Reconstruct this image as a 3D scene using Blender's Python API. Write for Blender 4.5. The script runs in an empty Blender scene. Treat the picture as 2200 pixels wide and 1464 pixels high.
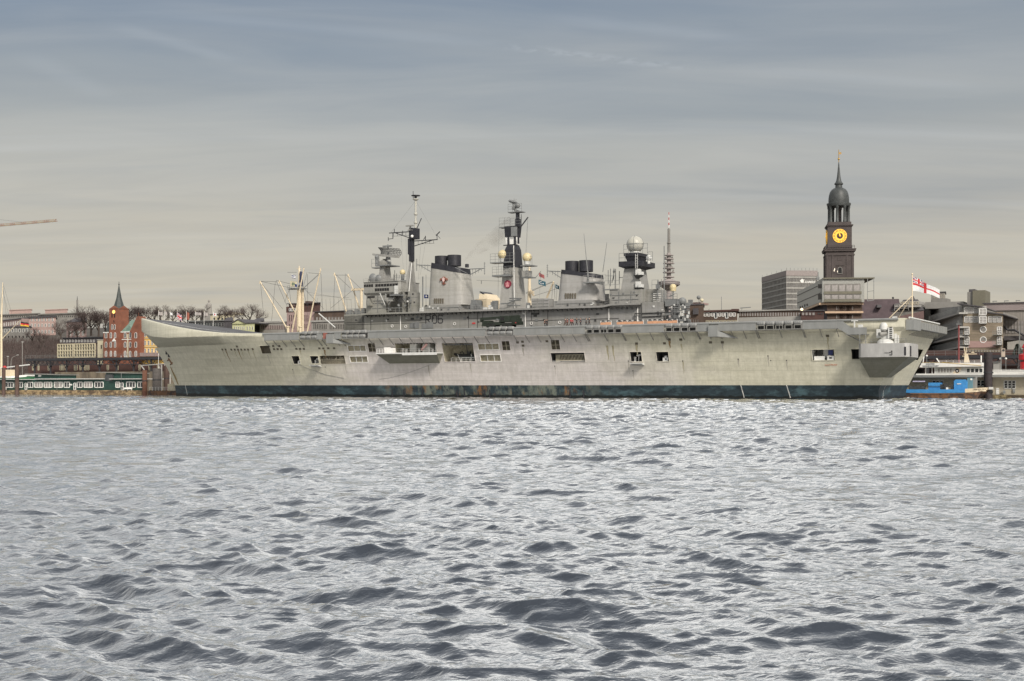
import bpy, math, random
import numpy as np
from math import sin, cos, pi, radians, sqrt
from mathutils import Vector, Matrix

SC = bpy.context.scene
COL = SC.collection
RND = random.Random(7)
# ---------------------------------------------------------------- survey of the place
# camera 2.9 m above the water; the ship and the river bank run along one line, turned
# 28.5 degrees from the picture plane.  "Frame" coordinates: x along the ship towards the
# stern (0 = transom), y away from the river, z up from the water.
F, HY, CH = 2800.0, 829.0, 2.9
_n = math.hypot(5156, F)
AX, AY = 5156/_n, -F/_n
BX, BY = F/_n, 5156/_n
OX, OY = 86.3*AX, 311+86.3*AY
ROT = math.atan2(AY, AX)

def at(px, py, v):                      # measured sight line met with the plane y = v of the frame
    p = (px-1100)/F; q = (HY-py)/F
    Y = (v+OX*BX+OY*BY)/(p*BX+BY)
    return ((p*Y-OX)*AX+(Y-OY)*AY, CH+q*Y)
def fx(px, v): return at(px, HY, v)[0]
def fz(px, py, v): return at(px, py, v)[1]
def world(x, y, z=0): return (OX+x*AX+y*BX, OY+x*AY+y*BY, z)

# ---------------------------------------------------------------- mesh builder
class MB:
    def __init__(s): s.v = []; s.f = []; s.m = []; s.cur = 0; s.smooth = False
    def add(s, vs, fs):
        n = len(s.v); s.v += [tuple(p) for p in vs]
        s.f += [tuple(i+n for i in f) for f in fs]; s.m += [s.cur]*len(fs); return s
    def mat(s, i): s.cur = i; return s
    def frust(s, b, z0, t, z1):
        x0, x1, y0, y1 = b; X0, X1, Y0, Y1 = t
        return s.add([(x0,y0,z0),(x1,y0,z0),(x1,y1,z0),(x0,y1,z0),(X0,Y0,z1),(X1,Y0,z1),(X1,Y1,z1),(X0,Y1,z1)],
              [(0,3,2,1),(4,5,6,7),(0,1,5,4),(1,2,6,5),(2,3,7,6),(3,0,4,7)])
    def box(s, x0, x1, y0, y1, z0, z1): return s.frust((x0,x1,y0,y1), z0, (x0,x1,y0,y1), z1)
    def cbox(s, x, y, z, sx, sy, sz): return s.box(x-sx/2, x+sx/2, y-sy/2, y+sy/2, z, z+sz)
    def loft(s, rings, cap=True, closed=True):
        n = len(rings[0]); vs = [p for r in rings for p in r]; fs = []
        for i in range(len(rings)-1):
            for j in range(n if closed else n-1):
                k = (j+1) % n
                fs.append((i*n+j, i*n+k, (i+1)*n+k, (i+1)*n+j))
        if cap and closed:
            fs.append(tuple(range(n-1, -1, -1))); fs.append(tuple((len(rings)-1)*n+j for j in range(n)))
        return s.add(vs, fs)
    def tube(s, p, q, r, r2=None, n=6):
        p = Vector(p); q = Vector(q); r2 = r if r2 is None else r2
        d = (q-p)
        if d.length < 1e-6: return s
        d.normalize()
        a = d.orthogonal().normalized(); b = d.cross(a)
        R = lambda c, rr: [tuple(c+a*rr*cos(2*pi*k/n)+b*rr*sin(2*pi*k/n)) for k in range(n)]
        return s.loft([R(p, r), R(q, r2)])
    def path(s, pts, r, n=5):
        for a, b in zip(pts[:-1], pts[1:]): s.tube(a, b, r, n=n)
        return s
    def lathe(s, c, prof, n=16, sx=1, sy=1):
        rings = [[(c[0]+r*sx*cos(2*pi*k/n), c[1]+r*sy*sin(2*pi*k/n), c[2]+z) for k in range(n)] for r, z in prof]
        return s.loft(rings)
    def sph(s, c, r, n=14, m=9, lo=-1.0):
        a0 = math.asin(max(-1, lo))
        pr = [(r*cos(a0+(pi/2-a0)*k/m)+1e-4, r*sin(a0+(pi/2-a0)*k/m)) for k in range(m+1)]
        return s.lathe(c, pr, n)
    def ext(s, poly, ax, d0, d1):
        f = {'y': lambda a, b, d: (a, d, b), 'z': lambda a, b, d: (a, b, d), 'x': lambda a, b, d: (d, a, b)}[ax]
        return s.loft([[f(a, b, d0) for a, b in poly], [f(a, b, d1) for a, b in poly]])
    def rail(s, pts, h=1.1, step=1.6, r=.03, bars=2):
        for a, b in zip(pts[:-1], pts[1:]):
            a = Vector(a); b = Vector(b); L = (b-a).length; n = max(1, int(L/step))
            for k in range(n+1):
                p = a.lerp(b, k/n); s.tube(p, p+Vector((0,0,h)), r, n=4)
            for k in range(1, bars+1):
                u = Vector((0,0,h*k/bars)); s.tube(a+u, b+u, r, n=4)
        return s
    def mesh(s, name, mats, o=(0,0,0)):
        me = bpy.data.meshes.new(name)
        ov = Vector(o)
        me.from_pydata([tuple(Vector(p)-ov) for p in s.v], [], s.f)
        for m in (mats if isinstance(mats, (list, tuple)) else [mats]): me.materials.append(m)
        me.polygons.foreach_set('material_index', s.m)
        if s.smooth:
            me.polygons.foreach_set('use_smooth', [True]*len(s.f))
        me.update(); return me
    def build(s, name, mats, parent=None, loc=None):
        o = ORG.get(root_of(parent), (0,0,0)) if parent else (0,0,0)
        if loc is not None: o = loc
        me = s.mesh(name, mats, o)
        if s.smooth:
            import bmesh
            bm = bmesh.new(); bm.from_mesh(me); bmesh.ops.recalc_face_normals(bm, faces=bm.faces)
            for e in bm.edges:
                if len(e.link_faces) == 2 and e.calc_face_angle(0) > .7: e.smooth = False
            bm.to_mesh(me); bm.free()
        ob = bpy.data.objects.new(name, me); COL.objects.link(ob)
        if parent: ob.parent = parent
        return ob
ORG = {}
def root_of(o):
    while o.parent: o = o.parent
    return o.name
def tag(o, label=None, cat=None, group=None, kind=None):
    if label: o['label'] = label
    if cat: o['category'] = cat
    if group: o['group'] = group
    if kind: o['kind'] = kind
    return o
def thing(name, label, cat, x, y, z=0, group=None, rot=None):
    """Empty at a frame position; parts are written in frame coordinates"""
    o = bpy.data.objects.new(name, None); COL.objects.link(o)
    o.location = world(x, y, z); o.rotation_euler = (0, 0, ROT if rot is None else rot)
    o.empty_display_size = .5
    ORG[o.name] = (x, y, z) if rot is None else (0, 0, 0)
    return tag(o, label, cat, group)
def thing_far(name, label, cat, px, Y, rot=0, group=None, z=0):
    """Empty at distance Y on a sight line; parts in its own local metres, x to the right, y away"""
    o = bpy.data.objects.new(name, None); COL.objects.link(o)
    o.location = ((px-1100)/F*Y, Y, z); o.rotation_euler = (0, 0, rot)
    ORG[o.name] = (0, 0, 0)
    return tag(o, label, cat, group)
def solo(mb, name, mats, label, cat, x, y, z=0, group=None):
    """a thing that is one mesh, geometry in frame coordinates"""
    o = mb.build(name, mats, None, loc=(x, y, z))
    o.location = world(x, y, z); o.rotation_euler = (0, 0, ROT)
    return tag(o, label, cat, group)
def inst(me, name, parent, loc, label=None):
    o = bpy.data.objects.new(name, me); COL.objects.link(o); o.parent = parent
    og = ORG.get(root_of(parent), (0,0,0))
    o.location = (loc[0]-og[0], loc[1]-og[1], loc[2]-og[2])
    if label: o['label'] = label
    return o
def dup(root, x, y, z, label, rotz=None, group=None, scale=None):
    r = root.copy(); COL.objects.link(r); r.location = world(x, y, z); r['label'] = label
    if rotz is not None: r.rotation_euler = (0, 0, rotz)
    if group: r['group'] = group
    if scale: r.scale = scale
    for ch in list(root.children):
        c = ch.copy(); COL.objects.link(c); c.parent = r
        for g in ch.children:
            d = g.copy(); COL.objects.link(d); d.parent = c
    return r
def text_mesh(body, size, thick=.02, sx=1.0, bold=0.0):
    cu = bpy.data.curves.new('lettering', 'FONT'); cu.body = body; cu.size = size; cu.extrude = thick
    cu.align_x = 'CENTER'; cu.offset = bold
    ob = bpy.data.objects.new('lettering', cu); COL.objects.link(ob)
    bpy.context.view_layer.update()
    me = bpy.data.meshes.new_from_object(ob.evaluated_get(bpy.context.evaluated_depsgraph_get()))
    bpy.data.objects.remove(ob); bpy.data.curves.remove(cu)
    # stand the text upright in the x-z plane, facing -y
    me.transform(Matrix(((sx,0,0,0),(0,0,-1,0),(0,1,0,0),(0,0,0,1))))
    return me
def lettering(body, size, mat, parent, loc, name='lettering', sx=1.0, thick=.02, bold=0.0, rotz=0, tilt=0):
    me = text_mesh(body, size, thick, sx, bold); me.materials.clear(); me.materials.append(mat)
    o = inst(me, name, parent, loc); o.rotation_euler = (tilt, 0, rotz); return o

# ---------------------------------------------------------------- materials
def mk(name, col, rough=.6, metal=0.0, var=.12, scale=1.5, col2=None, thr=.55, stretch=(1,1,1), spec=.4, bump=0, bscale=8, grime=None):
    m = bpy.data.materials.new(name); m.use_nodes = True
    nt = m.node_tree; N = nt.nodes; L = nt.links
    b = N['Principled BSDF']; b.inputs['Roughness'].default_value = rough; b.inputs['Metallic'].default_value = metal
    b.inputs['Specular IOR Level'].default_value = spec
    tc = N.new('ShaderNodeTexCoord'); mp = N.new('ShaderNodeMapping'); mp.inputs['Scale'].default_value = stretch
    L.new(tc.outputs['Object'], mp.inputs[0])
    nz = N.new('ShaderNodeTexNoise'); nz.inputs['Scale'].default_value = scale; nz.inputs['Detail'].default_value = 8
    nz.inputs['Roughness'].default_value = .65
    L.new(mp.outputs[0], nz.inputs['Vector'])
    rp = N.new('ShaderNodeValToRGB'); e = rp.color_ramp.elements
    c = Vector(col)
    c0 = tuple(max(0, k*(1-var)) for k in c)+(1,); c1 = tuple(min(1, k*(1+var)) for k in c)+(1,)
    e[0].position = .3; e[0].color = c0; e[1].position = .7; e[1].color = c1
    L.new(nz.outputs[0], rp.inputs[0]); out = rp.outputs[0]
    if col2:
        n2 = N.new('ShaderNodeTexNoise'); n2.inputs['Scale'].default_value = scale*.37; n2.inputs['Detail'].default_value = 10
        n2.inputs['Roughness'].default_value = .7
        L.new(mp.outputs[0], n2.inputs['Vector'])
        r2 = N.new('ShaderNodeValToRGB'); r2.color_ramp.elements[0].position = thr-.06; r2.color_ramp.elements[1].position = thr+.06
        L.new(n2.outputs[0], r2.inputs[0])
        mx = N.new('ShaderNodeMix'); mx.data_type = 'RGBA'
        L.new(r2.outputs[0], mx.inputs[0]); L.new(out, mx.inputs[6]); mx.inputs[7].default_value = tuple(col2)+(1,)
        out = mx.outputs[2]
    L.new(out, b.inputs['Base Color'])
    if bump:
        n3 = N.new('ShaderNodeTexNoise'); n3.inputs['Scale'].default_value = bscale; n3.inputs['Detail'].default_value = 5
        L.new(mp.outputs[0], n3.inputs['Vector'])
        bp = N.new('ShaderNodeBump'); bp.inputs['Strength'].default_value = bump; bp.inputs['Distance'].default_value = .1
        L.new(n3.outputs[0], bp.inputs['Height']); L.new(bp.outputs[0], b.inputs['Normal'])
    return m
def brick(name, c1, c2, mortar, sx=.26, sz=.08, rough=.85):
    m = mk(name, c1, rough); nt = m.node_tree; N = nt.nodes; L = nt.links; b = N['Principled BSDF']
    br = N.new('ShaderNodeTexBrick'); br.inputs['Color1'].default_value = tuple(c1)+(1,); br.inputs['Color2'].default_value = tuple(c2)+(1,)
    br.inputs['Mortar'].default_value = tuple(mortar)+(1,); br.inputs['Scale'].default_value = 1
    br.inputs['Brick Width'].default_value = sx; br.inputs['Row Height'].default_value = sz; br.inputs['Mortar Size'].default_value = sz*.12
    tc = N.new('ShaderNodeTexCoord'); sp = N.new('ShaderNodeSeparateXYZ'); cb = N.new('ShaderNodeCombineXYZ'); ad = N.new('ShaderNodeMath')
    L.new(tc.outputs['Object'], sp.inputs[0]); L.new(sp.outputs[0], ad.inputs[0]); L.new(sp.outputs[1], ad.inputs[1])
    L.new(ad.outputs[0], cb.inputs[0]); L.new(sp.outputs[2], cb.inputs[1]); L.new(cb.outputs[0], br.inputs['Vector'])
    mx = N.new('ShaderNodeMix'); mx.data_type = 'RGBA'; mx.blend_type = 'MULTIPLY'; mx.inputs[0].default_value = .6
    nz = N.new('ShaderNodeTexNoise'); nz.inputs['Scale'].default_value = .35; nz.inputs['Detail'].default_value = 8
    L.new(tc.outputs['Object'], nz.inputs['Vector'])
    r = N.new('ShaderNodeValToRGB'); r.color_ramp.elements[0].color = (.45,.45,.45,1); r.color_ramp.elements[0].position = .3; r.color_ramp.elements[1].position = .65
    L.new(nz.outputs[0], r.inputs[0]); L.new(br.outputs[0], mx.inputs[6]); L.new(r.outputs[0], mx.inputs[7])
    L.new(mx.outputs[2], b.inputs['Base Color']); return m
def ship_paint(name, base, warm, rustamt=.62, ends=False):
    """grey warship paint: yellowish areas, faint plate seams, vertical weather streaks, rust runs"""
    m = mk(name, base, .55); nt = m.node_tree; N = nt.nodes; L = nt.links; b = N['Principled BSDF']
    b.inputs['Specular IOR Level'].default_value = .35
    tc = N.new('ShaderNodeTexCoord')
    def noise(scale, st, det=8, ro=.6):
        mp = N.new('ShaderNodeMapping'); mp.inputs['Scale'].default_value = st; L.new(tc.outputs['Object'], mp.inputs[0])
        n = N.new('ShaderNodeTexNoise'); n.inputs['Scale'].default_value = scale; n.inputs['Detail'].default_value = det
        n.inputs['Roughness'].default_value = ro; L.new(mp.outputs[0], n.inputs['Vector']); return n.outputs[0]
    def ramp(src, p0, p1, c0=(0,0,0,1), c1=(1,1,1,1)):
        r = N.new('ShaderNodeValToRGB'); e = r.color_ramp.elements; e[0].position = p0; e[1].position = p1; e[0].color = c0; e[1].color = c1
        L.new(src, r.inputs[0]); return r.outputs[0]
    def mix(fac, a, bb, mode='MIX', k=None):
        x = N.new('ShaderNodeMix'); x.data_type = 'RGBA'; x.blend_type = mode
        if k is None: L.new(fac, x.inputs[0])
        else: x.inputs[0].default_value = k
        if isinstance(a, tuple): x.inputs[6].default_value = a
        else: L.new(a, x.inputs[6])
        if isinstance(bb, tuple): x.inputs[7].default_value = bb
        else: L.new(bb, x.inputs[7])
        return x.outputs[2]
    big = ramp(noise(.018, (1,1,2.2), 4), .40, .60)
    if ends:                              # pinkish grey amidships, yellower grey towards both ends
        s0 = N.new('ShaderNodeSeparateXYZ'); L.new(tc.outputs['Object'], s0.inputs[0])
        def mth(op, a, b):
            x = N.new('ShaderNodeMath'); x.operation = op
            for i, k in enumerate((a, b)):
                if isinstance(k, (int, float)): x.inputs[i].default_value = k
                else: L.new(k, x.inputs[i])
            return x.outputs[0]
        d = mth('ABSOLUTE', mth('ADD', s0.outputs[0], 103), 0)
        d = mth('ADD', d, mth('MULTIPLY', s0.outputs[2], 2.0)); d = mth('ADD', d, mth('MULTIPLY', big, 26))
        mr = N.new('ShaderNodeMapRange'); mr.inputs[1].default_value = 58; mr.inputs[2].default_value = 84; L.new(d, mr.inputs[0]); big = mr.outputs[0]
    c = mix(big, tuple(base)+(1,), tuple(warm)+(1,))
    st = ramp(noise(1.0, (1.1,1.1,.06), 6, .6), .35, .7, (.88,.88,.86,1), (1.05,1.05,1.05,1))
    c = mix(None, c, st, 'MULTIPLY', 1.0)
    fine = ramp(noise(1.6, (1,1,1), 10, .75), .3, .7, (.87,.87,.86,1), (1.06,1.06,1.05,1))
    c = mix(None, c, fine, 'MULTIPLY', .8)
    hz = ramp(noise(.5, (.09,.09,1.6), 7, .65), .35, .68, (.90,.90,.89,1), (1.06,1.06,1.07,1))
    c = mix(None, c, hz, 'MULTIPLY', 1.0)
    br = N.new('ShaderNodeTexBrick'); sp = N.new('ShaderNodeSeparateXYZ'); cb = N.new('ShaderNodeCombineXYZ')
    L.new(tc.outputs['Object'], sp.inputs[0]); L.new(sp.outputs[0], cb.inputs[0]); L.new(sp.outputs[2], cb.inputs[1]); L.new(cb.outputs[0], br.inputs['Vector'])
    br.inputs['Scale'].default_value = 1; br.inputs['Brick Width'].default_value = 7.0; br.inputs['Row Height'].default_value = 2.05
    br.inputs['Mortar Size'].default_value = .035; br.inputs['Color1'].default_value = (1,1,1,1); br.inputs['Color2'].default_value = (.925,.925,.92,1); br.inputs['Mortar'].default_value = (.74,.74,.72,1)
    c = mix(None, c, br.outputs[0], 'MULTIPLY', .85)
    ru = ramp(noise(.9, (.5,.5,.07), 9, .7), rustamt, rustamt+.1)
    c = mix(ru, c, (.20,.13,.055,1))
    L.new(c, b.inputs['Base Color'])
    n = noise(.55, (.8,.8,1.5), 4); bp = N.new('ShaderNodeBump'); bp.inputs['Strength'].default_value = .6; bp.inputs['Distance'].default_value = .14
    L.new(n, bp.inputs['Height']); L.new(bp.outputs[0], b.inputs['Normal'])
    return m
def emit(name, col, s):
    m = mk(name, col); b = m.node_tree.nodes['Principled BSDF']
    b.inputs['Emission Color'].default_value = tuple(col)+(1,); b.inputs['Emission Strength'].default_value = s; return m

M = {}
M['hull'] = ship_paint('hull_paint', (.62,.58,.565), (.60,.575,.47), .69, True)
M['grey'] = ship_paint('island_paint', (.29,.285,.282), (.28,.275,.25), .74)
M['funnel'] = ship_paint('funnel_paint', (.375,.365,.36), (.36,.35,.32), .74)
M['under'] = ship_paint('shade_toned_underside', (.27,.265,.225), (.25,.245,.19), .70)  # shade below the overhangs painted in as a darker olive tone
M['grey_d'] = mk('dark_grey_paint', (.17,.175,.175), .5, var=.18, scale=.8)
M['panel'] = mk('catwalk_paint', (.215,.22,.215), .55, var=.14, scale=.5, stretch=(1,1,.4))
M['light'] = mk('pale_grey_paint', (.56,.56,.54), .5, var=.1)
M['raft'] = mk('raft_shell', (.23,.23,.225), .5, var=.15, scale=3)
M['deck'] = mk('deck_coating', (.10,.10,.105), .85, var=.3, scale=.4)
M['black'] = mk('soot_black', (.022,.022,.028), .5, var=.3)
M['dark'] = mk('dark_interior', (.05,.05,.05), .8, var=.4)
M['brown'] = mk('brown_mesh', (.115,.10,.075), .8, var=.35, scale=4)
M['khaki'] = mk('khaki_interior', (.36,.33,.25), .8, var=.3, scale=2)
M['white'] = mk('white_paint', (.74,.73,.70), .45, var=.08)
M['cream'] = mk('cream_paint', (.64,.54,.39), .45, var=.1)
M['dome'] = mk('radome_plastic', (.40,.39,.345), .4, var=.06)
M['dome_y'] = mk('yellow_radome', (.55,.46,.27), .4, var=.06)
M['red'] = mk('red_paint', (.48,.04,.04), .5)
M['badge'] = mk('badge_red', (.20,.018,.04), .5)
M['orange'] = mk('orange_sheet', (.60,.32,.19), .6, var=.15)
M['rust'] = mk('rusty_steel', (.19,.10,.055), .8, var=.5, scale=1.3, col2=(.06,.045,.04), thr=.52)
M['green_d'] = mk('army_green', (.018,.025,.017), .6, var=.3)
M['rubber'] = mk('rubber', (.02,.02,.02), .8)
M['glass'] = mk('window_glass', (.05,.055,.06), .08, var=.3, spec=.6, scale=.4)
M['glass_l'] = mk('curtained_glass', (.30,.28,.27), .25, var=.35, spec=.5, scale=.6)
M['glass_b'] = mk('black_glass', (.012,.012,.014), .1, spec=.5)
M['flag_b'] = mk('flag_blue', (.03,.045,.14), .8); M['flag_r'] = mk('flag_red', (.56,.04,.045), .8)
M['flag_w'] = mk('flag_white', (.74,.74,.74), .8); M['flag_t'] = mk('flag_teal', (.05,.13,.17), .8); M['flag_y'] = mk('flag_gold', (.65,.42,.05), .8)
M['flag_k'] = mk('flag_black', (.02,.02,.02), .8)
# boot topping: blue-black antifouling, teal scuffs, rust and slime patches
def boot():
    m = mk('boot_topping_paint', (.02,.033,.041), .5, var=.5, scale=.9, stretch=(.5,.5,1.2), col2=(.06,.105,.12), thr=.575)
    nt = m.node_tree; N = nt.nodes; L = nt.links; b = N['Principled BSDF']
    src = b.inputs['Base Color'].links[0].from_socket
    tc = N.new('ShaderNodeTexCoord'); sp = N.new('ShaderNodeSeparateXYZ'); L.new(tc.outputs['Object'], sp.inputs[0])
    mr = N.new('ShaderNodeMapRange'); mr.inputs[1].default_value = -86; mr.inputs[2].default_value = 34; mr.inputs[3].default_value = 0; mr.inputs[4].default_value = 1
    ab = N.new('ShaderNodeMath'); ab.operation = 'ADD'; ab.inputs[1].default_value = 92; L.new(sp.outputs[0], ab.inputs[0])
    a2 = N.new('ShaderNodeMath'); a2.operation = 'ABSOLUTE'; L.new(ab.outputs[0], a2.inputs[0])
    m3 = N.new('ShaderNodeMapRange'); m3.inputs[1].default_value = 18; m3.inputs[2].default_value = 34; m3.inputs[3].default_value = 1; m3.inputs[4].default_value = 0
    L.new(a2.outputs[0], m3.inputs[0])
    for col, sc, st, th, seed in (((.15,.17,.14), .35, (1,1,.5), .50, 0), ((.26,.12,.035), .30, (1,1,.3), .59, 40)):
        mp = N.new('ShaderNodeMapping'); mp.inputs['Scale'].default_value = st; mp.inputs['Location'].default_value = (seed, seed, 0); L.new(tc.outputs['Object'], mp.inputs[0])
        nz = N.new('ShaderNodeTexNoise'); nz.inputs['Scale'].default_value = sc; nz.inputs['Detail'].default_value = 9; nz.inputs['Roughness'].default_value = .7; L.new(mp.outputs[0], nz.inputs['Vector'])
        r = N.new('ShaderNodeValToRGB'); r.color_ramp.elements[0].position = th-.05; r.color_ramp.elements[1].position = th+.08; L.new(nz.outputs[0], r.inputs[0])
        ml = N.new('ShaderNodeMath'); ml.operation = 'MULTIPLY'; L.new(r.outputs[0], ml.inputs[0]); L.new(m3.outputs[0], ml.inputs[1])
        mx = N.new('ShaderNodeMix'); mx.data_type = 'RGBA'; L.new(ml.outputs[0], mx.inputs[0]); L.new(src, mx.inputs[6]); mx.inputs[7].default_value = col+(1,)
        src = mx.outputs[2]
    # dark reflection along the waterline, painted into the colour as a wavy edge
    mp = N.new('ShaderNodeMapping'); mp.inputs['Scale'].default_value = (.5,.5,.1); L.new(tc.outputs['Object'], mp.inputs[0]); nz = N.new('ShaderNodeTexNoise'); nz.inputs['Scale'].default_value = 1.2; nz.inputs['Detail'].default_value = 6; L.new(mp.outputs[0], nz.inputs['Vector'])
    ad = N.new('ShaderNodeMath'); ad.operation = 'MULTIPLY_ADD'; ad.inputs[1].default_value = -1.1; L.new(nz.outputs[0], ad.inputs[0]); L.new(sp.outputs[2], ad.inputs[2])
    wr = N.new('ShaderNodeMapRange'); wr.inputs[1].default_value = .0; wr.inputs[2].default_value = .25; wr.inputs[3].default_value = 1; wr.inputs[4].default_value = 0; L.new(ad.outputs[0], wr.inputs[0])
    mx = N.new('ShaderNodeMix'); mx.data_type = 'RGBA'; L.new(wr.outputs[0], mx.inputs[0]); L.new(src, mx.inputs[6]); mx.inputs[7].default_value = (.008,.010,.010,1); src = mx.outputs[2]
    L.new(src, b.inputs['Base Color']); return m
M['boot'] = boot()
# ---------------------------------------------------------------- camera
cam = bpy.data.cameras.new('camera'); co = bpy.data.objects.new('camera', cam); COL.objects.link(co)
co.location = (0, 0, CH); co.rotation_euler = (pi/2, 0, 0)
cam.sensor_width = 36; cam.lens = F/2200*36; cam.shift_y = (HY-732)/2200; cam.clip_end = 20000; cam.clip_start = .5
SC.camera = co
SC.view_settings.view_transform = 'Standard'; SC.view_settings.look = 'None'; SC.view_settings.exposure = 0.36; SC.view_settings.gamma = 1
# ---------------------------------------------------------------- daylight: high thin overcast, low weak sun behind the photographer's right shoulder
SUN_D = Vector((.30, -.74, .60)).normalized()
sun = bpy.data.lights.new('sun', 'SUN'); sun.energy = 2.9; sun.angle = radians(11); sun.color = (1, .93, .83)
so = bpy.data.objects.new('sun', sun); COL.objects.link(so); so.rotation_euler = SUN_D.to_track_quat('Z', 'Y').to_euler(); so.location = (0, -50, 80)
W = bpy.data.worlds.new('World'); SC.world = W; W.use_nodes = True
def make_sky():
    nt = W.node_tree; N = nt.nodes; L = nt.links; bg = N['Background']; bg.inputs[1].default_value = .1
    sky = N.new('ShaderNodeTexSky'); sky.sky_type = 'NISHITA'; sky.sun_disc = False
    sky.sun_elevation = math.asin(SUN_D.z); sky.sun_rotation = math.atan2(SUN_D.x, SUN_D.y); sky.dust_density = 3
    tc = N.new('ShaderNodeTexCoord'); sp = N.new('ShaderNodeSeparateXYZ'); L.new(tc.outputs['Generated'], sp.inputs[0])
    def math_(op, a, b):
        x = N.new('ShaderNodeMath'); x.operation = op
        for i, k in enumerate((a, b)):
            if isinstance(k, (int, float)): x.inputs[i].default_value = k
            else: L.new(k, x.inputs[i])
        return x.outputs[0]
    def mixc(mode, fac, a, b):
        x = N.new('ShaderNodeMix'); x.data_type = 'RGBA'; x.blend_type = mode
        for i, k in ((0, fac), (6, a), (7, b)):
            if isinstance(k, (int, float)): x.inputs[i].default_value = k
            elif isinstance(k, tuple): x.inputs[i].default_value = k
            else: L.new(k, x.inputs[i])
        return x.outputs[2]
    r = N.new('ShaderNodeValToRGB'); e = r.color_ramp
    pts = [(0,(.40,.355,.285)),(.05,(.455,.405,.322)),(.12,(.42,.385,.322)),(.20,(.265,.285,.295)),(.28,(.125,.18,.255)),(.31,(.20,.23,.28)),(.36,(.52,.525,.525)),(.43,(.88,.87,.85)),(.56,(.66,.665,.67)),(.75,(.36,.38,.41)),(1,(.34,.37,.41))]
    while len(e.elements) < len(pts): e.elements.new(.5)
    for el, (p, c) in zip(e.elements, pts): el.position = p; el.color = c+(1,)
    L.new(sp.outputs[2], r.inputs[0])
    # cloud layer: the direction projected on a plane high overhead, so streaks run in perspective
    h = math_('ADD', math_('ABSOLUTE', sp.outputs[2], 0), .10)
    cb_x, cb_y = math_('DIVIDE', sp.outputs[0], h), math_('DIVIDE', sp.outputs[1], h); cb = N.new('ShaderNodeCombineXYZ'); L.new(cb_x, cb.inputs[0]); L.new(cb_y, cb.inputs[1])
    def layer(rot, sc, det, lo, hi, loc=(0,0,0), dist=.3):
        mp = N.new('ShaderNodeMapping'); mp.inputs['Rotation'].default_value = (0,0,rot); mp.inputs['Scale'].default_value = sc; mp.inputs['Location'].default_value = loc
        L.new(cb.outputs[0], mp.inputs[0]); nz = N.new('ShaderNodeTexNoise'); nz.inputs['Scale'].default_value = 1; nz.inputs['Detail'].default_value = det
        nz.inputs['Roughness'].default_value = .55; nz.inputs['Distortion'].default_value = dist; L.new(mp.outputs[0], nz.inputs['Vector'])
        q = N.new('ShaderNodeMapRange'); q.inputs[1].default_value = lo; q.inputs[2].default_value = hi; L.new(nz.outputs[0], q.inputs[0]); return q.outputs[0]
    base = r.outputs[0]
    big = layer(.25, (.28,.75,1), 5, .35, .68)
    base = mixc('MIX', math_('MULTIPLY', big, .40), base, (.47,.45,.385,1))
    dk = layer(-.1, (.22,1.0,1), 6, .5, .72, (5,3,0))
    base = mixc('MIX', math_('MULTIPLY', dk, .38), base, (.20,.23,.27,1))
    md = layer(.1, (.8,2.6,1), 8, .40, .66, (9,4,0), .8)
    base = mixc('MIX', math_('MULTIPLY', md, .17), base, (.55,.53,.48,1))
    m2 = layer(-.25, (1.1,3.4,1), 8, .45, .70, (3,8,0), .8)
    base = mixc('MIX', math_('MULTIPLY', m2, .16), base, (.17,.20,.24,1))
    st = layer(-.42, (.16,2.4,1), 7, .56, .78, (2,7,0), .15)
    base = mixc('MIX', math_('MULTIPLY', st, .26), base, (.52,.54,.56,1))
    # old vapour trails: thin bands on the same cloud plane
    def cp(px, py):
        d = Vector(((px-1100)/F, 1, (HY-py)/F)).normalized(); return Vector((d.x/(d.z+.10), d.y/(d.z+.10)))
    nb = layer(0, (26,26,1), 2, .42, .6, (1,1,0), 0)
    for (a, b), (c, d), w, amt, dots in (((1060,97),(1500,150),.016,.30,1),((300,28),(1090,100),.022,.16,0),((230,50),(520,135),.020,.16,0),((1180,38),(1620,88),.022,.17,0),((1600,150),(2140,192),.024,.14,0),((40,110),(240,215),.03,.12,0)):
        P, Q = cp(a, b), cp(c, d); t = (Q-P); ln_ = t.length; t.normalize(); nn = Vector((-t.y, t.x))
        dv = math_('ADD', math_('ADD', math_('MULTIPLY', cb_x, nn.x), math_('MULTIPLY', cb_y, nn.y)), -P.dot(nn))
        al = math_('ADD', math_('ADD', math_('MULTIPLY', cb_x, t.x), math_('MULTIPLY', cb_y, t.y)), -P.dot(t))
        def sm(src, p0, p1):
            q = N.new('ShaderNodeMapRange'); q.interpolation_type = 'SMOOTHSTEP'; q.inputs[1].default_value = p0; q.inputs[2].default_value = p1; L.new(src, q.inputs[0]); return q.outputs[0]
        m_ = sm(math_('ABSOLUTE', dv, 0), w*2.2, 0); m_ = math_('MULTIPLY', m_, math_('MULTIPLY', sm(al, -.1*ln_, .25*ln_), sm(al, 1.1*ln_, .75*ln_)))
        if dots: m_ = math_('MULTIPLY', m_, nb)
        base = mixc('MIX', math_('MULTIPLY', m_, amt*.55), base, (.50,.53,.56,1))
    # a bright gap in the cloud high over the far bank
    g1 = N.new('ShaderNodeMapRange'); g1.interpolation_type = 'SMOOTHSTEP'; g1.inputs[1].default_value = .55; g1.inputs[2].default_value = .05; L.new(math_('ABSOLUTE', math_('ADD', sp.outputs[0], -.05), 0), g1.inputs[0])
    g2 = N.new('ShaderNodeMapRange'); g2.interpolation_type = 'SMOOTHSTEP'; g2.inputs[1].default_value = .30; g2.inputs[2].default_value = .42; L.new(sp.outputs[2], g2.inputs[0])
    g3 = N.new('ShaderNodeMapRange'); g3.interpolation_type = 'SMOOTHSTEP'; g3.inputs[1].default_value = .72; g3.inputs[2].default_value = .5; L.new(sp.outputs[2], g3.inputs[0])
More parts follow.
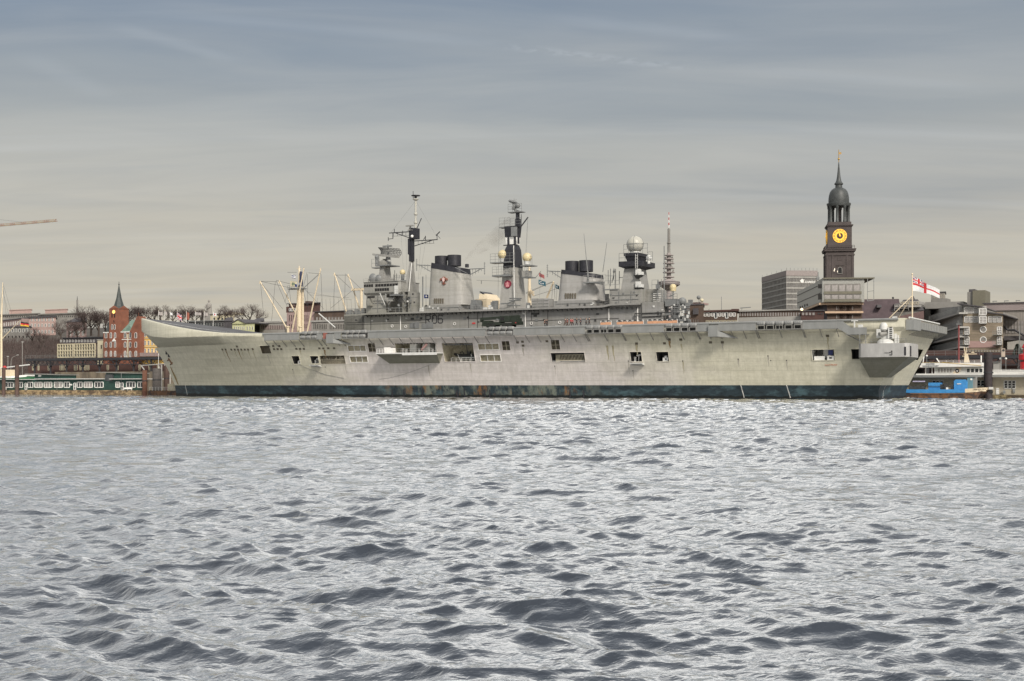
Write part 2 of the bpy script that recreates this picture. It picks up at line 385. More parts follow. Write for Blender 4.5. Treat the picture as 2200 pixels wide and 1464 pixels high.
    g4 = N.new('ShaderNodeMapRange'); g4.inputs[1].default_value = 0; g4.inputs[2].default_value = .2; L.new(sp.outputs[1], g4.inputs[0])
    gap = math_('MULTIPLY', math_('MULTIPLY', g1.outputs[0], g2.outputs[0]), math_('MULTIPLY', g3.outputs[0], g4.outputs[0]))
    base = mixc('MIX', math_('MULTIPLY', gap, .8), base, (1.45,1.43,1.38,1))
    # brighter cloud on the sun's side of the sky
    dp = N.new('ShaderNodeVectorMath'); dp.operation = 'DOT_PRODUCT'; L.new(tc.outputs['Generated'], dp.inputs[0]); dp.inputs[1].default_value = SUN_D
    q = N.new('ShaderNodeMapRange'); q.interpolation_type = 'SMOOTHSTEP'; q.inputs[1].default_value = -.1; q.inputs[2].default_value = 1; q.inputs[3].default_value = 1; q.inputs[4].default_value = 1.35; L.new(dp.outputs['Value'], q.inputs[0])
    sc = N.new('ShaderNodeVectorMath'); sc.operation = 'SCALE'; L.new(base, sc.inputs[0]); L.new(math_('MULTIPLY', q.outputs[0], 10.0), sc.inputs[3])
    L.new(mixc('MIX', .9, sky.outputs[0], sc.outputs[0]), bg.inputs[0])
make_sky()
# ---------------------------------------------------------------- water
def make_water():
    rng = np.random.default_rng(11)
    d = [6.5]
    while d[-1] < 330: d.append(d[-1]*1.0026)
    d += [350, 400, 500, 700, 1200, 2500, 6000]
    d = np.array(d); a = np.tan(np.linspace(-.50, .50, 520))
    near = np.minimum(d, 6000)
    Xg = (near[:,None])*a[None,:]+np.sign(a)*np.clip((np.abs(a)-.42)/.08, 0, 1)**1.5*45; Yg = np.repeat(d[:,None], len(a), 1)
    H = np.zeros_like(Xg); DX = np.zeros_like(Xg); DY = np.zeros_like(Xg)
    cell = np.repeat((np.maximum(d*.0026, .02))[:,None], len(a), 1)
    main = radians(248)
    for i in range(210):
        lam = math.exp(rng.uniform(math.log(.20), math.log(6.5)))
        k = 2*pi/lam; th = main+rng.normal(0, .34 if lam > .8 else .55)
        amp = .0048*lam**.88*(1 if lam < 1.5 else (1.5/lam)**.95)*rng.uniform(.5, 1.3)
        ph = rng.uniform(0, 2*pi)
        fade = np.clip((lam/cell-1.9)/1.8, 0, 1)
        arg = k*(cos(th)*Xg+sin(th)*Yg)+ph
        A = amp*fade
        H += A*np.cos(arg); s = .8*A*np.sin(arg); DX -= s*cos(th); DY -= s*sin(th)
    # gusts: rougher and calmer patches
    g = 1+.35*np.sin(Xg*.11+Yg*.05+1)*np.sin(Yg*.07-Xg*.03)
    H *= g*(1+1.9*np.clip((Yg-35)/150, 0, 1)); H[d > 345, :] = 0
    X = Xg+DX; Y = Yg+DY
    nr, nc = H.shape
    vs = np.stack([X, Y, H], -1).reshape(-1, 3)
    idx = np.arange(nr*nc).reshape(nr, nc)
    fs = np.stack([idx[:-1,:-1], idx[:-1,1:], idx[1:,1:], idx[1:,:-1]], -1).reshape(-1, 4)
    # behind and beside the camera: plain sheet
    b = len(vs); dd = 6.5; e = a[-1]
    vs = np.concatenate([vs, np.array([(-6000*1.0,-3000,0),(6000,-3000,0),(a[0]*6000,6000,0),(a[-1]*6000,6000,0),(-6000*1.0,6000,0),(6000,6000,0)], float)])
    me = bpy.data.meshes.new('water')
    faces = fs.tolist()
    l0 = int(idx[0,0]); l1 = int(idx[0,-1]); L0 = int(idx[-1,0]); L1 = int(idx[-1,-1])
    faces += [[b, b+1, l1]+[int(i) for i in idx[0,::-1][1:-1]]+[l0]] + [[b]+[int(i) for i in idx[:,0]]+[b+4]] + [[b+1, b+5]+[int(i) for i in idx[::-1,-1]]]
    me.from_pydata(vs.tolist(), [], faces); me.polygons.foreach_set('use_smooth', [True]*(len(faces)-3)+[False]*3); me.update()
    o = bpy.data.objects.new('water', me); COL.objects.link(o); o['kind'] = 'structure'
    m = bpy.data.materials.new('river_water'); m.use_nodes = True; nt = m.node_tree; N = nt.nodes; L = nt.links
    N.remove(N['Principled BSDF'])
    df = N.new('ShaderNodeBsdfDiffuse'); df.inputs[0].default_value = (.035,.042,.055,1)
    gl = N.new('ShaderNodeBsdfGlossy'); gl.inputs[0].default_value = (.97,.972,.968,1); gl.inputs['Roughness'].default_value = .09
    lw = N.new('ShaderNodeLayerWeight'); rr = N.new('ShaderNodeMapRange'); rr.interpolation_type = 'LINEAR'
    for i, k in ((1,.30),(2,.965),(3,.03),(4,1.0)): rr.inputs[i].default_value = k
    L.new(lw.outputs['Facing'], rr.inputs[0]); ms = N.new('ShaderNodeMixShader'); L.new(rr.outputs[0], ms.inputs[0]); L.new(df.outputs[0], ms.inputs[1]); L.new(gl.outputs[0], ms.inputs[2])
    L.new(ms.outputs[0], N['Material Output'].inputs[0])
    tc = N.new('ShaderNodeTexCoord')
    prev = None
    for sc, st, dist in ((2.4, (1,2.1,1), .026), (8.0, (1,1.9,1), .011), (.6, (1,1.9,1), .05)):
        mp = N.new('ShaderNodeMapping'); mp.inputs['Scale'].default_value = st; mp.inputs['Rotation'].default_value = (0,0,.25); L.new(tc.outputs['Object'], mp.inputs[0])
        nz = N.new('ShaderNodeTexNoise'); nz.inputs['Scale'].default_value = sc; nz.inputs['Detail'].default_value = 3; nz.inputs['Roughness'].default_value = .5; nz.inputs['Distortion'].default_value = .5
        L.new(mp.outputs[0], nz.inputs['Vector']); bp = N.new('ShaderNodeBump'); bp.inputs['Strength'].default_value = 1; bp.inputs['Distance'].default_value = dist
        L.new(nz.outputs[0], bp.inputs['Height'])
        if prev: L.new(prev, bp.inputs['Normal'])
        prev = bp.outputs[0]
    for x in (df, gl, lw): L.new(prev, x.inputs['Normal'])
    me.materials.append(m)
make_water()
# ================================================================ THE AIRCRAFT CARRIER
CV = thing('aircraft_carrier', 'long grey aircraft carrier with a ski jump bow and two black topped funnels, moored broadside', 'aircraft carrier', 0, 0, 0)
def lerp(a, b, t): return a+(b-a)*t
def interp(tab, v):
    if v <= tab[0][0]: return tab[0][1]
    for (a, b), (c, d) in zip(tab[:-1], tab[1:]):
        if v <= c: return b+(d-b)*(v-a)/(c-a)
    return tab[-1][1]
MID = 13.75
STEM = [(-3,204.6),(0,205.1),(3.2,205.7),(8.1,208.6),(13.7,213.0),(19,218.2),(23,219)]
def half(t, z):
    zc = max(0.0, z)/14; f = zc**1.15
    B = MID+4.0*f; tz = interp(STEM, z); Ln = lerp(84, 62, min(1, zc)); p = lerp(1.75, 2.05, min(1, zc))
    s = (tz-t)/Ln
    if s <= 0: return 0.0
    if s < 1: B *= 1-(1-s)**p
    if t < 45: B *= 1-.045*(1-t/45)**2*(1-.6*min(1, zc))
    return B
def tz_stern(t, z):                      # raked transom
    return t-max(0, 1-t/5.0)*.46*max(0, z-2) if t < 5 else t
def side(t, z, sgn=-1):
    return (-tz_stern(t, z), MID+sgn*half(t, z), z)
# --- openings in the port side: (px0,px1,py0,py1, interior, kind)
OPEN = [(559,582,743,760.5,'brown','shut'),(628,645,765,783,'dark','winch'),(667,685,765,782,'dark','winch2'),(688,742,764,783,'brown','mesh'),
 (747.5,786,742.5,755,'khaki','pane'),(752,790,765.6,779,'khaki','pane'),(791,807,737.5,757,'brown','cross'),(849.5,938,737,758.5,'khaki','bay'),
 (952,1019,737,778,'khaki','boat'),(1027,1072,738.5,752,'khaki','pane'),(1032,1076,762.5,777,'khaki','pane'),(1078.5,1096,733,753.5,'brown','cross'),
 (1184,1203,730.5,752,'brown','cross'),(1184,1257,758,778.7,'dark','gangway'),(1354,1379,756,777.7,'dark','winch2'),(1410,1437,756,777.4,'dark','winch'),
 (1744,1793,751,775,'light','white'),(1829,1844,750,772.7,'dark','slot')]
holes = []
for a, b, c, d, mt, kd in OPEN:
    pm = (a+b)/2; yv = -2.6
    for _ in range(3):
        x0, z1 = at(a, (c+d)/2, yv)[0], fz(pm, c, yv); x1 = fx(b, yv); z0 = fz(pm, d, yv)
        yv = MID-half(-(x0+x1)/2, (z0+z1)/2)
    holes.append((-x1, -x0, z0, z1))
def grid_shell(mb, us, zs, P, hl=(), flip=False):
    idx = {}
    n0 = len(mb.v); pts = []
    for i, u in enumerate(us):
        for j, z in enumerate(zs): idx[i, j] = len(pts); pts.append(P(u, z))
    fs = []
    for i in range(len(us)-1):
        for j in range(len(zs)-1):
            u = (us[i]+us[i+1])/2; z = (zs[j]+zs[j+1])/2
            if any(a < u < b and c < z < d for a, b, c, d in hl): continue
            q = (idx[i,j], idx[i+1,j], idx[i+1,j+1], idx[i,j+1]); fs.append(q[::-1] if flip else q)
    mb.add(pts, fs)
base_t = [0,.8,1.6,2.4,3.2,4,5]+list(np.arange(8, 160, 4.0))+list(np.arange(160, 221, 1.8))
base_z = [3,4,5,6,7,8,9,10,11,12,13,13.6,14]
def uniq(v):
    v = sorted(v); o = [v[0]]
    for k in v[1:]:
        if k-o[-1] > .02: o.append(k)
    return o
ts = uniq(base_t+[h[0] for h in holes]+[h[1] for h in holes]); zs = uniq(base_z+[h[2] for h in holes]+[h[3] for h in holes])
def stem_side(t, z, sgn=-1):             # collapse rows past the stem on to it
    tz = interp(STEM, z); return side(min(t, tz), z, sgn)
hm = MB(); hm.smooth = True
grid_shell(hm, ts, zs, lambda t, z: stem_side(t, z, -1), holes)
grid_shell(hm, base_t, base_z, lambda t, z: stem_side(t, z, 1))
# transom with the stern gallery opening
def tr(k, z):
    h = half(0, z); return (.46*max(0, z-2), MID-h+2*h*k, z)
grid_shell(hm, [0,.05,.12,.27,.33,.55,.61,.86,1], [3,5,7.2,8.6,10.9,12,14], tr, [(.12,.27,8.6,10.9),(.33,.55,8.6,10.9),(.61,.86,8.6,10.9)])
hull = hm.build('hull', M['hull'], CV)
gm = MB(); gm.box(-3.2, 2.4, 3, 26, 8.55, 8.75); gm.box(-3.2, -3, 3, 26, 8.75, 10.9); gm.box(-3.2, 3.2, 3, 26, 11, 11.15); gm.build('stern_gallery', M['grey_d'], CV)
for k in (7, 12.5, 19, 23): g2 = MB(); g2.cbox(1.2, k, 8.75, 1.3, 1.6, 1.5); g2.build('gallery_locker', M['light'], CV)
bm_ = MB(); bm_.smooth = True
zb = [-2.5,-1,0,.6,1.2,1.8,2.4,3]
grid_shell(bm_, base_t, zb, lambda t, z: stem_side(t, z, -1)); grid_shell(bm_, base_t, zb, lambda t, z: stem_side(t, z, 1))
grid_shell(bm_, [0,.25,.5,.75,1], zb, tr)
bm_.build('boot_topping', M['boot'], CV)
# fender rubbing strakes along the waterline
st = MB()
for px in (843,868,908,983,998,1042,1052,1225,1254):
    st = MB(); x = fx(px, -.3); st.box(x-.12, x+.12, MID-half(-x, 1.5)-.12, MID-half(-x, 1.5)+.2, .2, 2.9); st.build('rubbing_strip', M['black'], CV)
# draught marks
for px, dx in ((1593,5),(1691,6),(1914,-5),(391,3)):
    d = MB()
    for k in range(11):
        z = .35+k*.25; v = -.2 if px < 1800 else 6.0; x = fx(px+dx*(1-k/10), v if px > 500 else 10.5)
        if px > 1800: d.cbox(.46*max(0, z-2)+.03, 4.0+.12*k, z, .04, .22, .13)
        else:
            yy = MID-half(-x, z); d.cbox(x, yy-.02, z, .2, .06, .12)
    d.build('draught_mark', M['white'], CV)
# --- recesses behind the openings
for (t0, t1, z0, z1), (a, b, c, d, mt, kd) in zip(holes, OPEN):
    dp = 3.6 if kd in ('bay','boat','gangway','white') else (.55 if kd in ('pane','shut','mesh','cross') else 3.0)
    C = [side(t1, z0), side(t0, z0), side(t0, z1), side(t1, z1)]
    Bk = [(p[0], max(q[1] for q in C)+dp, p[2]) for p in C]
    r = MB(); r.add(C+Bk, [(0,1,5,4),(1,2,6,5),(2,3,7,6),(3,0,4,7),(4,5,6,7)])
    op = r.build('hull_opening', M['brown' if kd == 'shut' else mt], CV)
    def fr(u, w, off=0):                 # point on the opening: u along, w up, off = distance behind the plating
        p = [lerp(lerp(C[0][i], C[1][i], u), lerp(C[3][i], C[2][i], u), w) for i in range(3)]; return (p[0], p[1]+off, p[2])
    W_ = t1-t0; H_ = z1-z0
    edge = MB()
    rim = .09
    for p, q in zip(C, C[1:]+C[:1]): edge.tube((p[0],p[1]-.02,p[2]), (q[0],q[1]-.02,q[2]), rim, n=5)
    edge.build('rim', M['white' if kd == 'pane' else 'hull'], op)
    mm = MB()
    if kd == 'pane':
        for u in (.34, .67): mm.tube(fr(u,0,.12), fr(u,1,.12), .09, n=4)
    if kd == 'cross':
        mm.tube(fr(.5,0,.1), fr(.5,1,.1), .08, n=4); mm.tube(fr(0,.48,.1), fr(1,.48,.1), .08, n=4)
    if kd == 'mesh':
        for k in range(1, 22): mm.tube(fr(k/22,0,.25), fr(k/22,RND.uniform(.5,1),.25), .06, n=4)
        mm.tube(fr(0,.55,.2), fr(1,.5,.2), .05, n=4)
    if mm.f: mm.build('mullion', M['khaki' if kd != 'pane' else 'light'], op)
    if kd in ('winch','winch2'):
        w = MB(); w.smooth = True; p = fr(.62 if kd == 'winch' else .55, 0, .9)
        if kd == 'winch':
            w.cbox(p[0], p[1], p[2], W_*.42, .9, H_*.42); w.sph((p[0], p[1], p[2]+H_*.42), W_*.17, 10, 5, 0); w.cur = 1; w.cbox(p[0]+.1, p[1]-.46, p[2]+H_*.2, W_*.12, .06, H_*.13)
        else:
            w.tube(p, (p[0], p[1], p[2]+H_*.62), .1); w.tube((p[0]-.5, p[1], p[2]+H_*.62), (p[0]+.6, p[1], p[2]+H_*.7), .2); w.tube((p[0]-1, p[1]+.3, p[2]), (p[0]-1, p[1]+.3, p[2]+H_*.5), .3, n=8)
        w.build('winch', [M['white'], M['dark']], op)
    if kd == 'winch2':
        s = MB(); q = fr(0, 0); q2 = fr(1, 0); s.ext([(q[1]-1.5, q[2]-.45), (q[1]+.6, q[2]-.45), (q[1]+.9, q[2]-1.0)], 'x', q[0]+.3, q2[0]+.4); s.box(q[0]+.3, q2[0]+.4, q[1]-1.5, q[1]+.4, q[2]-.43, q[2]-.3); s.build('embarkation_step', M['light'], op)
    if kd == 'gangway':
        w = MB()
        for k in range(20):
            u = .14+k*.042; w.tube(fr(u,.22,.8), fr(u,.8,.6), .08, n=4)
        w.tube(fr(.1,.2,.7), fr(.97,.2,.7), .12, n=4); w.tube(fr(.1,.78,.6), fr(.97,.78,.6), .07, n=4); w.cbox(fr(.14,0,.8)[0], fr(.14,0,.8)[1], z0+.1, 1.0, .4, H_*.72)
        w.build('gangway_ladder', M['khaki'], op)
        w = MB(); w.tube(fr(0,.13,.3), fr(1,.13,.3), .07, n=4); w.build('guard_rail', M['light'], op)
    if kd == 'bay':
        w = MB(); w.cbox(fr(.36,0,2)[0], fr(.36,0,2)[1], z0, 1.9, 2, H_*.95); w.cbox(fr(.68,0,2)[0], fr(.68,0,2)[1], z0, 2.0, 2, H_*.95); w.build('bulkhead', M['light'], op)
        w = MB()
        for u, m_ in ((.12,.5),(.2,.4),(.52,.35),(.62,.75),(.76,.55),(.84,.4),(.93,.7)):
            p = fr(u,0,1); w.cbox(p[0], p[1], p[2], .5, .5, H_*m_)
        w.build('stowed_gear', M['white'], op)
        w = MB(); w.smooth = True
        for k in range(5):
            p = fr(.6+.03*k, .35+.12*k, .9); w.sph(p, .35, 8, 5)
        w.build('buoy_bundle', mk('pink_fender', (.62,.38,.36), .6), op)
        w = MB(); w.rail([fr(0,0,.1), fr(1,0,.1)], 1.1, 1.3, .04); w.build('guard_rail', M['white'], op)
        w = MB()
        for k in range(14): p = fr(k/13,.93,.2); w.cbox(p[0], p[1], p[2]-.1, .4, .4, .3)
        w.build('overhead_fitting', M['dark'], op)
    if kd == 'boat':
        w = MB()
        for k in range(9): w.tube(fr(.02+.05*k,0,4.6), fr(.02+.05*k,1,4.6), .12, n=4)
        w.build('bulkhead_stiffener', M['khaki'], op)
        w = MB(); w.path([fr(.62,.25,2.5), fr(.62,.9,2.5), fr(.95,.9,1.0)], .12); w.path([fr(.44,.36,2), fr(.42,.5,2), fr(.5,.55,2), fr(.53,.4,2)], .12); w.build('davit', M['dark'], op)
        w = MB()
        for k in range(10): p = fr(.05+.09*k,.88,1.0); w.cbox(p[0], p[1], p[2], RND.uniform(.4,1), .6, RND.uniform(.2,.5))
        w.build('overhead_fitting', M['grey_d'], op)
        w = MB(); w.rail([fr(.2,0,.15), fr(1,0,.15)], 1.0, 1.4, .04); w.build('guard_rail', M['white'], op)
        BOAT = (fr(.6,.02,2.0), W_)
    if kd == 'white':
        w = MB(); w.cbox(fr(.55,0,2)[0], fr(.55,0,2)[1], z0+H_*.3, W_*.4, .2, H_*.7); w.build('inner_door', M['white'], op)
        w = MB(); w.cbox(fr(.74,0,1.2)[0], fr(.74,0,1.2)[1], z0+H_*.5, W_*.2, .2, H_*.45); w.build('blue_screen', mk('blue_sheet', (.05,.07,.22), .6), op)
        w = MB(); w.cbox(fr(.26,0,1.4)[0], fr(.26,0,1.4)[1], z0+H_*.5, W_*.26, .3, H_*.5); w.build('dark_panel', M['dark'], op)
        w = MB(); p = fr(.8,0,.5); w.cbox(p[0], p[1], p[2], W_*.3, .8, H_*.42); w.cur = 1; w.cbox(p[0], p[1]-.41, p[2]+H_*.16, W_*.12, .05, H_*.15); w.build('winch', [M['white'], M['dark']], op)
        w = MB(); p = fr(.3,0,.4); w.cbox(p[0], p[1], p[2], W_*.45, .3, H_*.4); w.build('stowed_gear', M['white'], op)
# small square scuttles
SC_D = [(477.7,751.5),(484.8,751.5),(497,751.5),(504.4,751.5),(511.5,751.5),(518.5,751.5),(526,751.5),(533,751.5),(543,750.5),(509,745),
 (587,744),(600.4,744),(589,750.6),(596.6,750.6),(604.4,750.6),(636.8,750),(644.7,750),(653,750),(686.3,749),(694.8,749),(705.3,748.7),(718,748.7),
 (1112,736),(1122.6,734.6),(1123.8,743),(1175,733.6),(1438,730),(1462.6,730),(1367.5,738.5),(1427.7,738),(1526.4,736),(1552,736),(1778,722)]
SC_L = [(1101.8,735),(1133,734),(1102.5,743),(1113.3,743),(1134,743),(1166,742),(1356,739.5),(1379.7,739),(1391.6,738.6),(1403,738.3),(1415.5,738),(1451.7,737.3),(1464,736.6),(1476.5,736),(1488.7,736),(1499.5,736),(1304,740),(1316,740)]
def hull_plate(px, py, w, h, name, mat, proud=.05):
    y = -3.2
    for _ in range(4):
        x, z = at(px, py, y); y = MID-half(-x, z)
    p = MB(); t = -x
    c = []
    for a, b in ((t+w/2, z-h/2), (t-w/2, z-h/2), (t-w/2, z+h/2), (t+w/2, z+h/2)):
        q = side(a, b); c.append((q[0], q[1]-proud, q[2]))
    bk = [(q[0], q[1]+proud+.1, q[2]) for q in c]
    p.loft([c, bk]); return p.build(name, mat, CV), (x, y, z)
for k, (px, py) in enumerate(SC_D): hull_plate(px, py, .68, .5, 'scuttle', M['brown'])
for px, py in SC_L: hull_plate(px, py, .72, .5, 'scuttle', M['hull'], .07)
def hull_run(px, py, ln, w, mat):       # a run of rust or dirt following the plating downwards
    y = -3.0
    for _ in range(4): x, z = at(px, py, y); y = MID-half(-x, z)
    rws = []
    for k in range(7):
        zz = z-ln*k/6; ww = w*(1-.75*k/6); xx = x+.06*sin(k*1.7)
        rws.append([(xx-ww, MID-half(-xx+ww, zz)-.03, zz), (xx+ww, MID-half(-xx-ww, zz)-.03, zz)])
    m = MB(); m.loft(rws, cap=False, closed=False); return m.build('rust_run', mat, CV)
RUNS = [mk('rust_streak', (.23,.155,.075), .8, var=.4, scale=3, stretch=(1,1,.2)), mk('slime_streak', (.36,.325,.22), .8, var=.25, scale=3, stretch=(1,1,.2)), mk('grey_streak', (.37,.345,.30), .8, var=.25, scale=3, stretch=(1,1,.2))]
for px, py, ln, w, k in ((478,754,2.2,.16,1),(485,754,3.0,.22,0),(504,754,2.0,.16,1),(512,754,2.6,.2,0),(519,754,1.8,.14,1),(533,754,2.2,.16,1),(543,753,2.8,.16,1),(697,752,2.0,.3,0),(645,753,1.2,.2,1),(1367,741,2.2,.35,1),(1438,733,1.6,.3,0),(1463,733,2.0,.25,1),(1123,747,2.0,.25,2),(1304,743,3.2,.3,1),(1316,743,3.5,.25,1),(1552,739,1.4,.2,2),(1778,725,2.5,.2,1),(1586,773,1.6,.14,2),(1650,766,2.2,.14,2),(1690,776,2.0,.12,2),(629,795,2.4,.12,2),(1192,788,2.0,.12,2),(1350,777,2.8,.14,2),(1467,777,2.6,.14,1),(1360,798,2.0,.12,2),(575,763,2.4,.2,2),(742,786,2.0,.18,2),(920,786,2.6,.22,2),(1010,781,2.2,.2,2)):
    hull_run(px, py, ln, w, RUNS[k])
for px, py in ((1586,772),(1650,765),(1656,775),(1690,775),(1467,776),(1350,776),(1360,797),(629,794),(699,789),(1192,787)):
    hull_plate(px, py, .22, .22, 'drain_outlet', M['black'])
for px, py, rz in ((1785.5,785.5,0),):
    y = -1.5
    for _ in range(4):
        x, z = at(px, py, y); y = MID-half(-x, z)
    lettering('ILLUSTRIOUS', .62, mk('name_red', (.42,.10,.04), .6), CV, (x, y-.12, z), 'ship_name', sx=.72, tilt=radians(-14))
# anchor recess on the bow
p = at(357, 783, 11.5)
a = MB(); a.smooth = True
for k, (px, py) in enumerate(((358,762),(363,768))): x, z = at(px, py, 10.6); yy = MID-half(-x, z); a.cbox(x, yy, z, .5, .9, 1.4)
a.build('hawse_pipe', M['black'], CV)
a = MB(); x, z = at(362, 777, 10.8); yy = MID-half(-x, z)-.25
a.tube((x-.5, yy, z+.9), (x+.9, yy-.1, z-.8), .22); a.tube((x-.8, yy-.1, z+.2), (x+.2, yy, z+.9), .2, .12); a.tube((x+.3, yy-.15, z-1.0), (x+1.2, yy, z-.1), .2, .12)
a.build('anchor', mk('rusty_anchor', (.17,.10,.06), .8, var=.5), CV)
for px, pa, pb_, w0, col in ((366,788,826,.35,(.20,.13,.05)),(372,800,827,.5,(.25,.20,.10))):   # rust run from the anchor down to the boot topping
    rs = MB(); rws = []
    for k in range(9):
        py = lerp(pa, pb_, k/8); y = 11.5
        for _ in range(4): x, z = at(px+(py-pa)*.42, py, y); y = MID-half(-x, z)
        w = w0*(.5+.5*sin(pi*min(1,k/6)))
        rws.append([(x-w, MID-half(-x+w, z)-.04, z), (x+w, MID-half(-x-w, z)-.04, z)])
    rs.loft(rws, cap=False, closed=False); rs.build('rust_run', mk('rust_run', col, .8, var=.5, scale=2.5, stretch=(1,1,.3)), CV)
# ---------------------------------------------------------------- flight deck and ski jump
ZT = [(-12,16.6),(158,16.6),(165,16.75),(172,17.05),(180,17.75),(190,19.0),(200,20.5),(210,21.9),(218.6,22.9)]
ZB = [(-12,14.8),(150,14.9),(162,15.9),(174,16.15),(196,16.25),(206,16.9),(214,18.2),(218.6,19.2)]
def deck_half(t):
    s = (218.8-t)/52
    h = 18.15*(1-(1-min(1, max(0, s)))**2.35) if s < 1 else 18.15
    return h
rings = []
td = [-6.2,0,40,80,120,140,150,156,162]+list(np.arange(165, 218, 2.4))+[216.5,217.8,218.5]
for t in td:
    h = deck_half(t); zt = interp(ZT, t); zb_ = interp(ZB, t)
    hi = half(t, 14.0)-.05; z0 = 14.0
    if t > 205:
        z0 = min(zb_-.15, lerp(14.0, 19.0, max(0, (t-211)/7.6))); hi = max(0.02, min(h-.3, half(t, z0)))
    h = max(h, .05); lip = min(.9, h*.5)
    if zt-zb_ < 2.2: lip = min(lip, .5)
    pr = [(hi, z0), (h-.04, zb_), (h, zt-.75), (h-lip*.3, zt-.22), (h-lip, zt)]
    ring = [(-t, MID-a, b) for a, b in pr]+[(-t, MID+a, b) for a, b in pr[::-1]]
    rings.append(ring)
fd = MB(); fd.smooth = True; fd.loft(rings)
# deck surface faces take the deck coating
for i, f in enumerate(fd.f):
    pts = [fd.v[k] for k in f]
    if len(f) == 4 and max(abs(q[1]-MID) for q in pts) <= 17.75 and min(q[2] for q in pts) > 16.5 and (max(q[1] for q in pts)-min(q[1] for q in pts)) > 2*min(abs(q[1]-MID) for q in pts)*.9 and max(q[1] for q in pts) > MID and min(q[1] for q in pts) < MID: fd.m[i] = 1
fd.build('flight_deck', [M['hull'], M['deck']], CV)
ln = MB()
for k in range(len(td)-1):
    if td[k] >= 160:
        za, zb2 = interp(ZT, td[k])+.02, interp(ZT, td[k+1])+.02
        for yc, hw in ((6.2,.35),):
            if deck_half(td[k+1]) > 9.5: ln.add([(-td[k],yc-hw,za),(-td[k],yc+hw,za),(-td[k+1],yc+hw,zb2),(-td[k+1],yc-hw,zb2)], [(0,1,2,3)])
ln.build('deck_line', M['light'], CV)
# dots of welded studs under the bow overhang
# edge pipe / gutter along the deck edge
e = MB(); e.tube((-158, -4.62, 16.35), (-22, -4.62, 16.35), .3, n=8); e.tube((-22, -4.62, 16.35), (5, -4.62, 16.35), .25, n=8); e.build('deck_edge_gutter', M['panel'], CV)
# ---------------------------------------------------------------- catwalks
YC = -6.0; ZC0 = 14.76; ZC1 = 16.1
def cw(px): return fx(px, YC)
segs = [('p',567,643),('r',643,680,3,2),('p',680,692),('b',703,718),('p',718,732),('r',733,783,4,2),('p',790,1043),('r',1045,1100,4,2),('p',1102,1257),('r',1258,1336,5,1),
        ('p',1336,1427),('r',1428,1497,4,1),('p',1497,1522),('b',1523,1543),('p',1543,1624),('r',1625,1724,5,1),('p',1724,1798)]
fl = MB(); fl.box(cw(567), cw(1798), YC, -4.45, ZC0-.12, ZC0); fl.build('catwalk_floor', M['panel'], CV)
strut = MB(); strut.tube((0,YC+.05,ZC0-.12), (0,-3.75,ZC0-1.75), .09, n=4); strut.tube((.02,YC+.03,ZC0-.1), (.02,YC+.03,ZC1), .06, n=4)
strut_me = strut.mesh('strut', M['grey'])
def put_struts(x0, x1, step=2.9):
    n = max(1, round((x1-x0)/step))
    for k in range(n+1): inst(strut_me, 'strut', CV, (x0+(x1-x0)*k/n, 0, 0))
RAFTS = []
for s in segs:
    x0, x1 = cw(s[1]), cw(s[2])
    if s[0] == 'p':
        m = MB(); m.box(x0, x1, YC, YC+.08, ZC0, ZC1); m.box(x0, x1, YC-.05, YC+.13, ZC1, ZC1+.07); m.build('catwalk_screen', M['panel'], CV)
        put_struts(x0+.15, x1-.15)
    elif s[0] == 'b':
        m = MB(); zt, zb_ = 15.9, fz(s[1], 738 if s[1] < 1000 else 724, YC)
        m.box(x0, x1, YC-.5, -4.2, zb_, zt)
        m.loft([[(x1,YC-.5,zb_),(x1,-3.6,zb_),(x1,-3.6,zt-1.2),(x1,YC-.5,zt-1.2)], [(x1+3.6,-3.9,zb_-.35),(x1+3.6,-3.5,zb_-.35),(x1+3.6,-3.5,zb_-.2),(x1+3.6,-3.9,zb_-.2)]])
        m.build('sponson_block', M['panel'], CV)
    else:
        n, rows = s[3], s[4]; w = (x1-x0)/n
        m = MB(); m.box(x0, x1, YC+1.3, YC+1.4, ZC0, ZC1); m.build('raft_backing', M['dark'], CV)
        m = MB(); m.tube((x0, YC, ZC0), (x1, YC, ZC0), .09, n=4)
        for k in range(n):
            xc = x0+(k+.5)*w
            if rows == 1: m.path([(xc-.75,YC,ZC0), (xc-.75,YC,ZC0+.85), (xc+.75,YC,ZC0+.85), (xc+.75,YC,ZC0)], .09, 4)
            else: m.path([(xc-w/2,YC,ZC0), (xc-w/2,YC,ZC1+.4)], .06, 4)
        m.build('raft_cradle', M['grey'], CV)
        for k in range(n):
            xc = x0+(k+.5)*w
            if rows == 1: RAFTS.append((s[1], k, n, 0, xc, YC+.35, ZC1-.05, w*.93))
            else:
                RAFTS.append((s[1], k, n, 0, xc, YC+.4, ZC0+.5, w*.95)); RAFTS.append((s[1], k, n, 1, xc, YC+1.1, ZC1+.25, w*.95))
        if rows == 1:
            n2 = max(2, round((x1-x0)/4)); put_struts(x0+.1, x1-.1, 4.2)
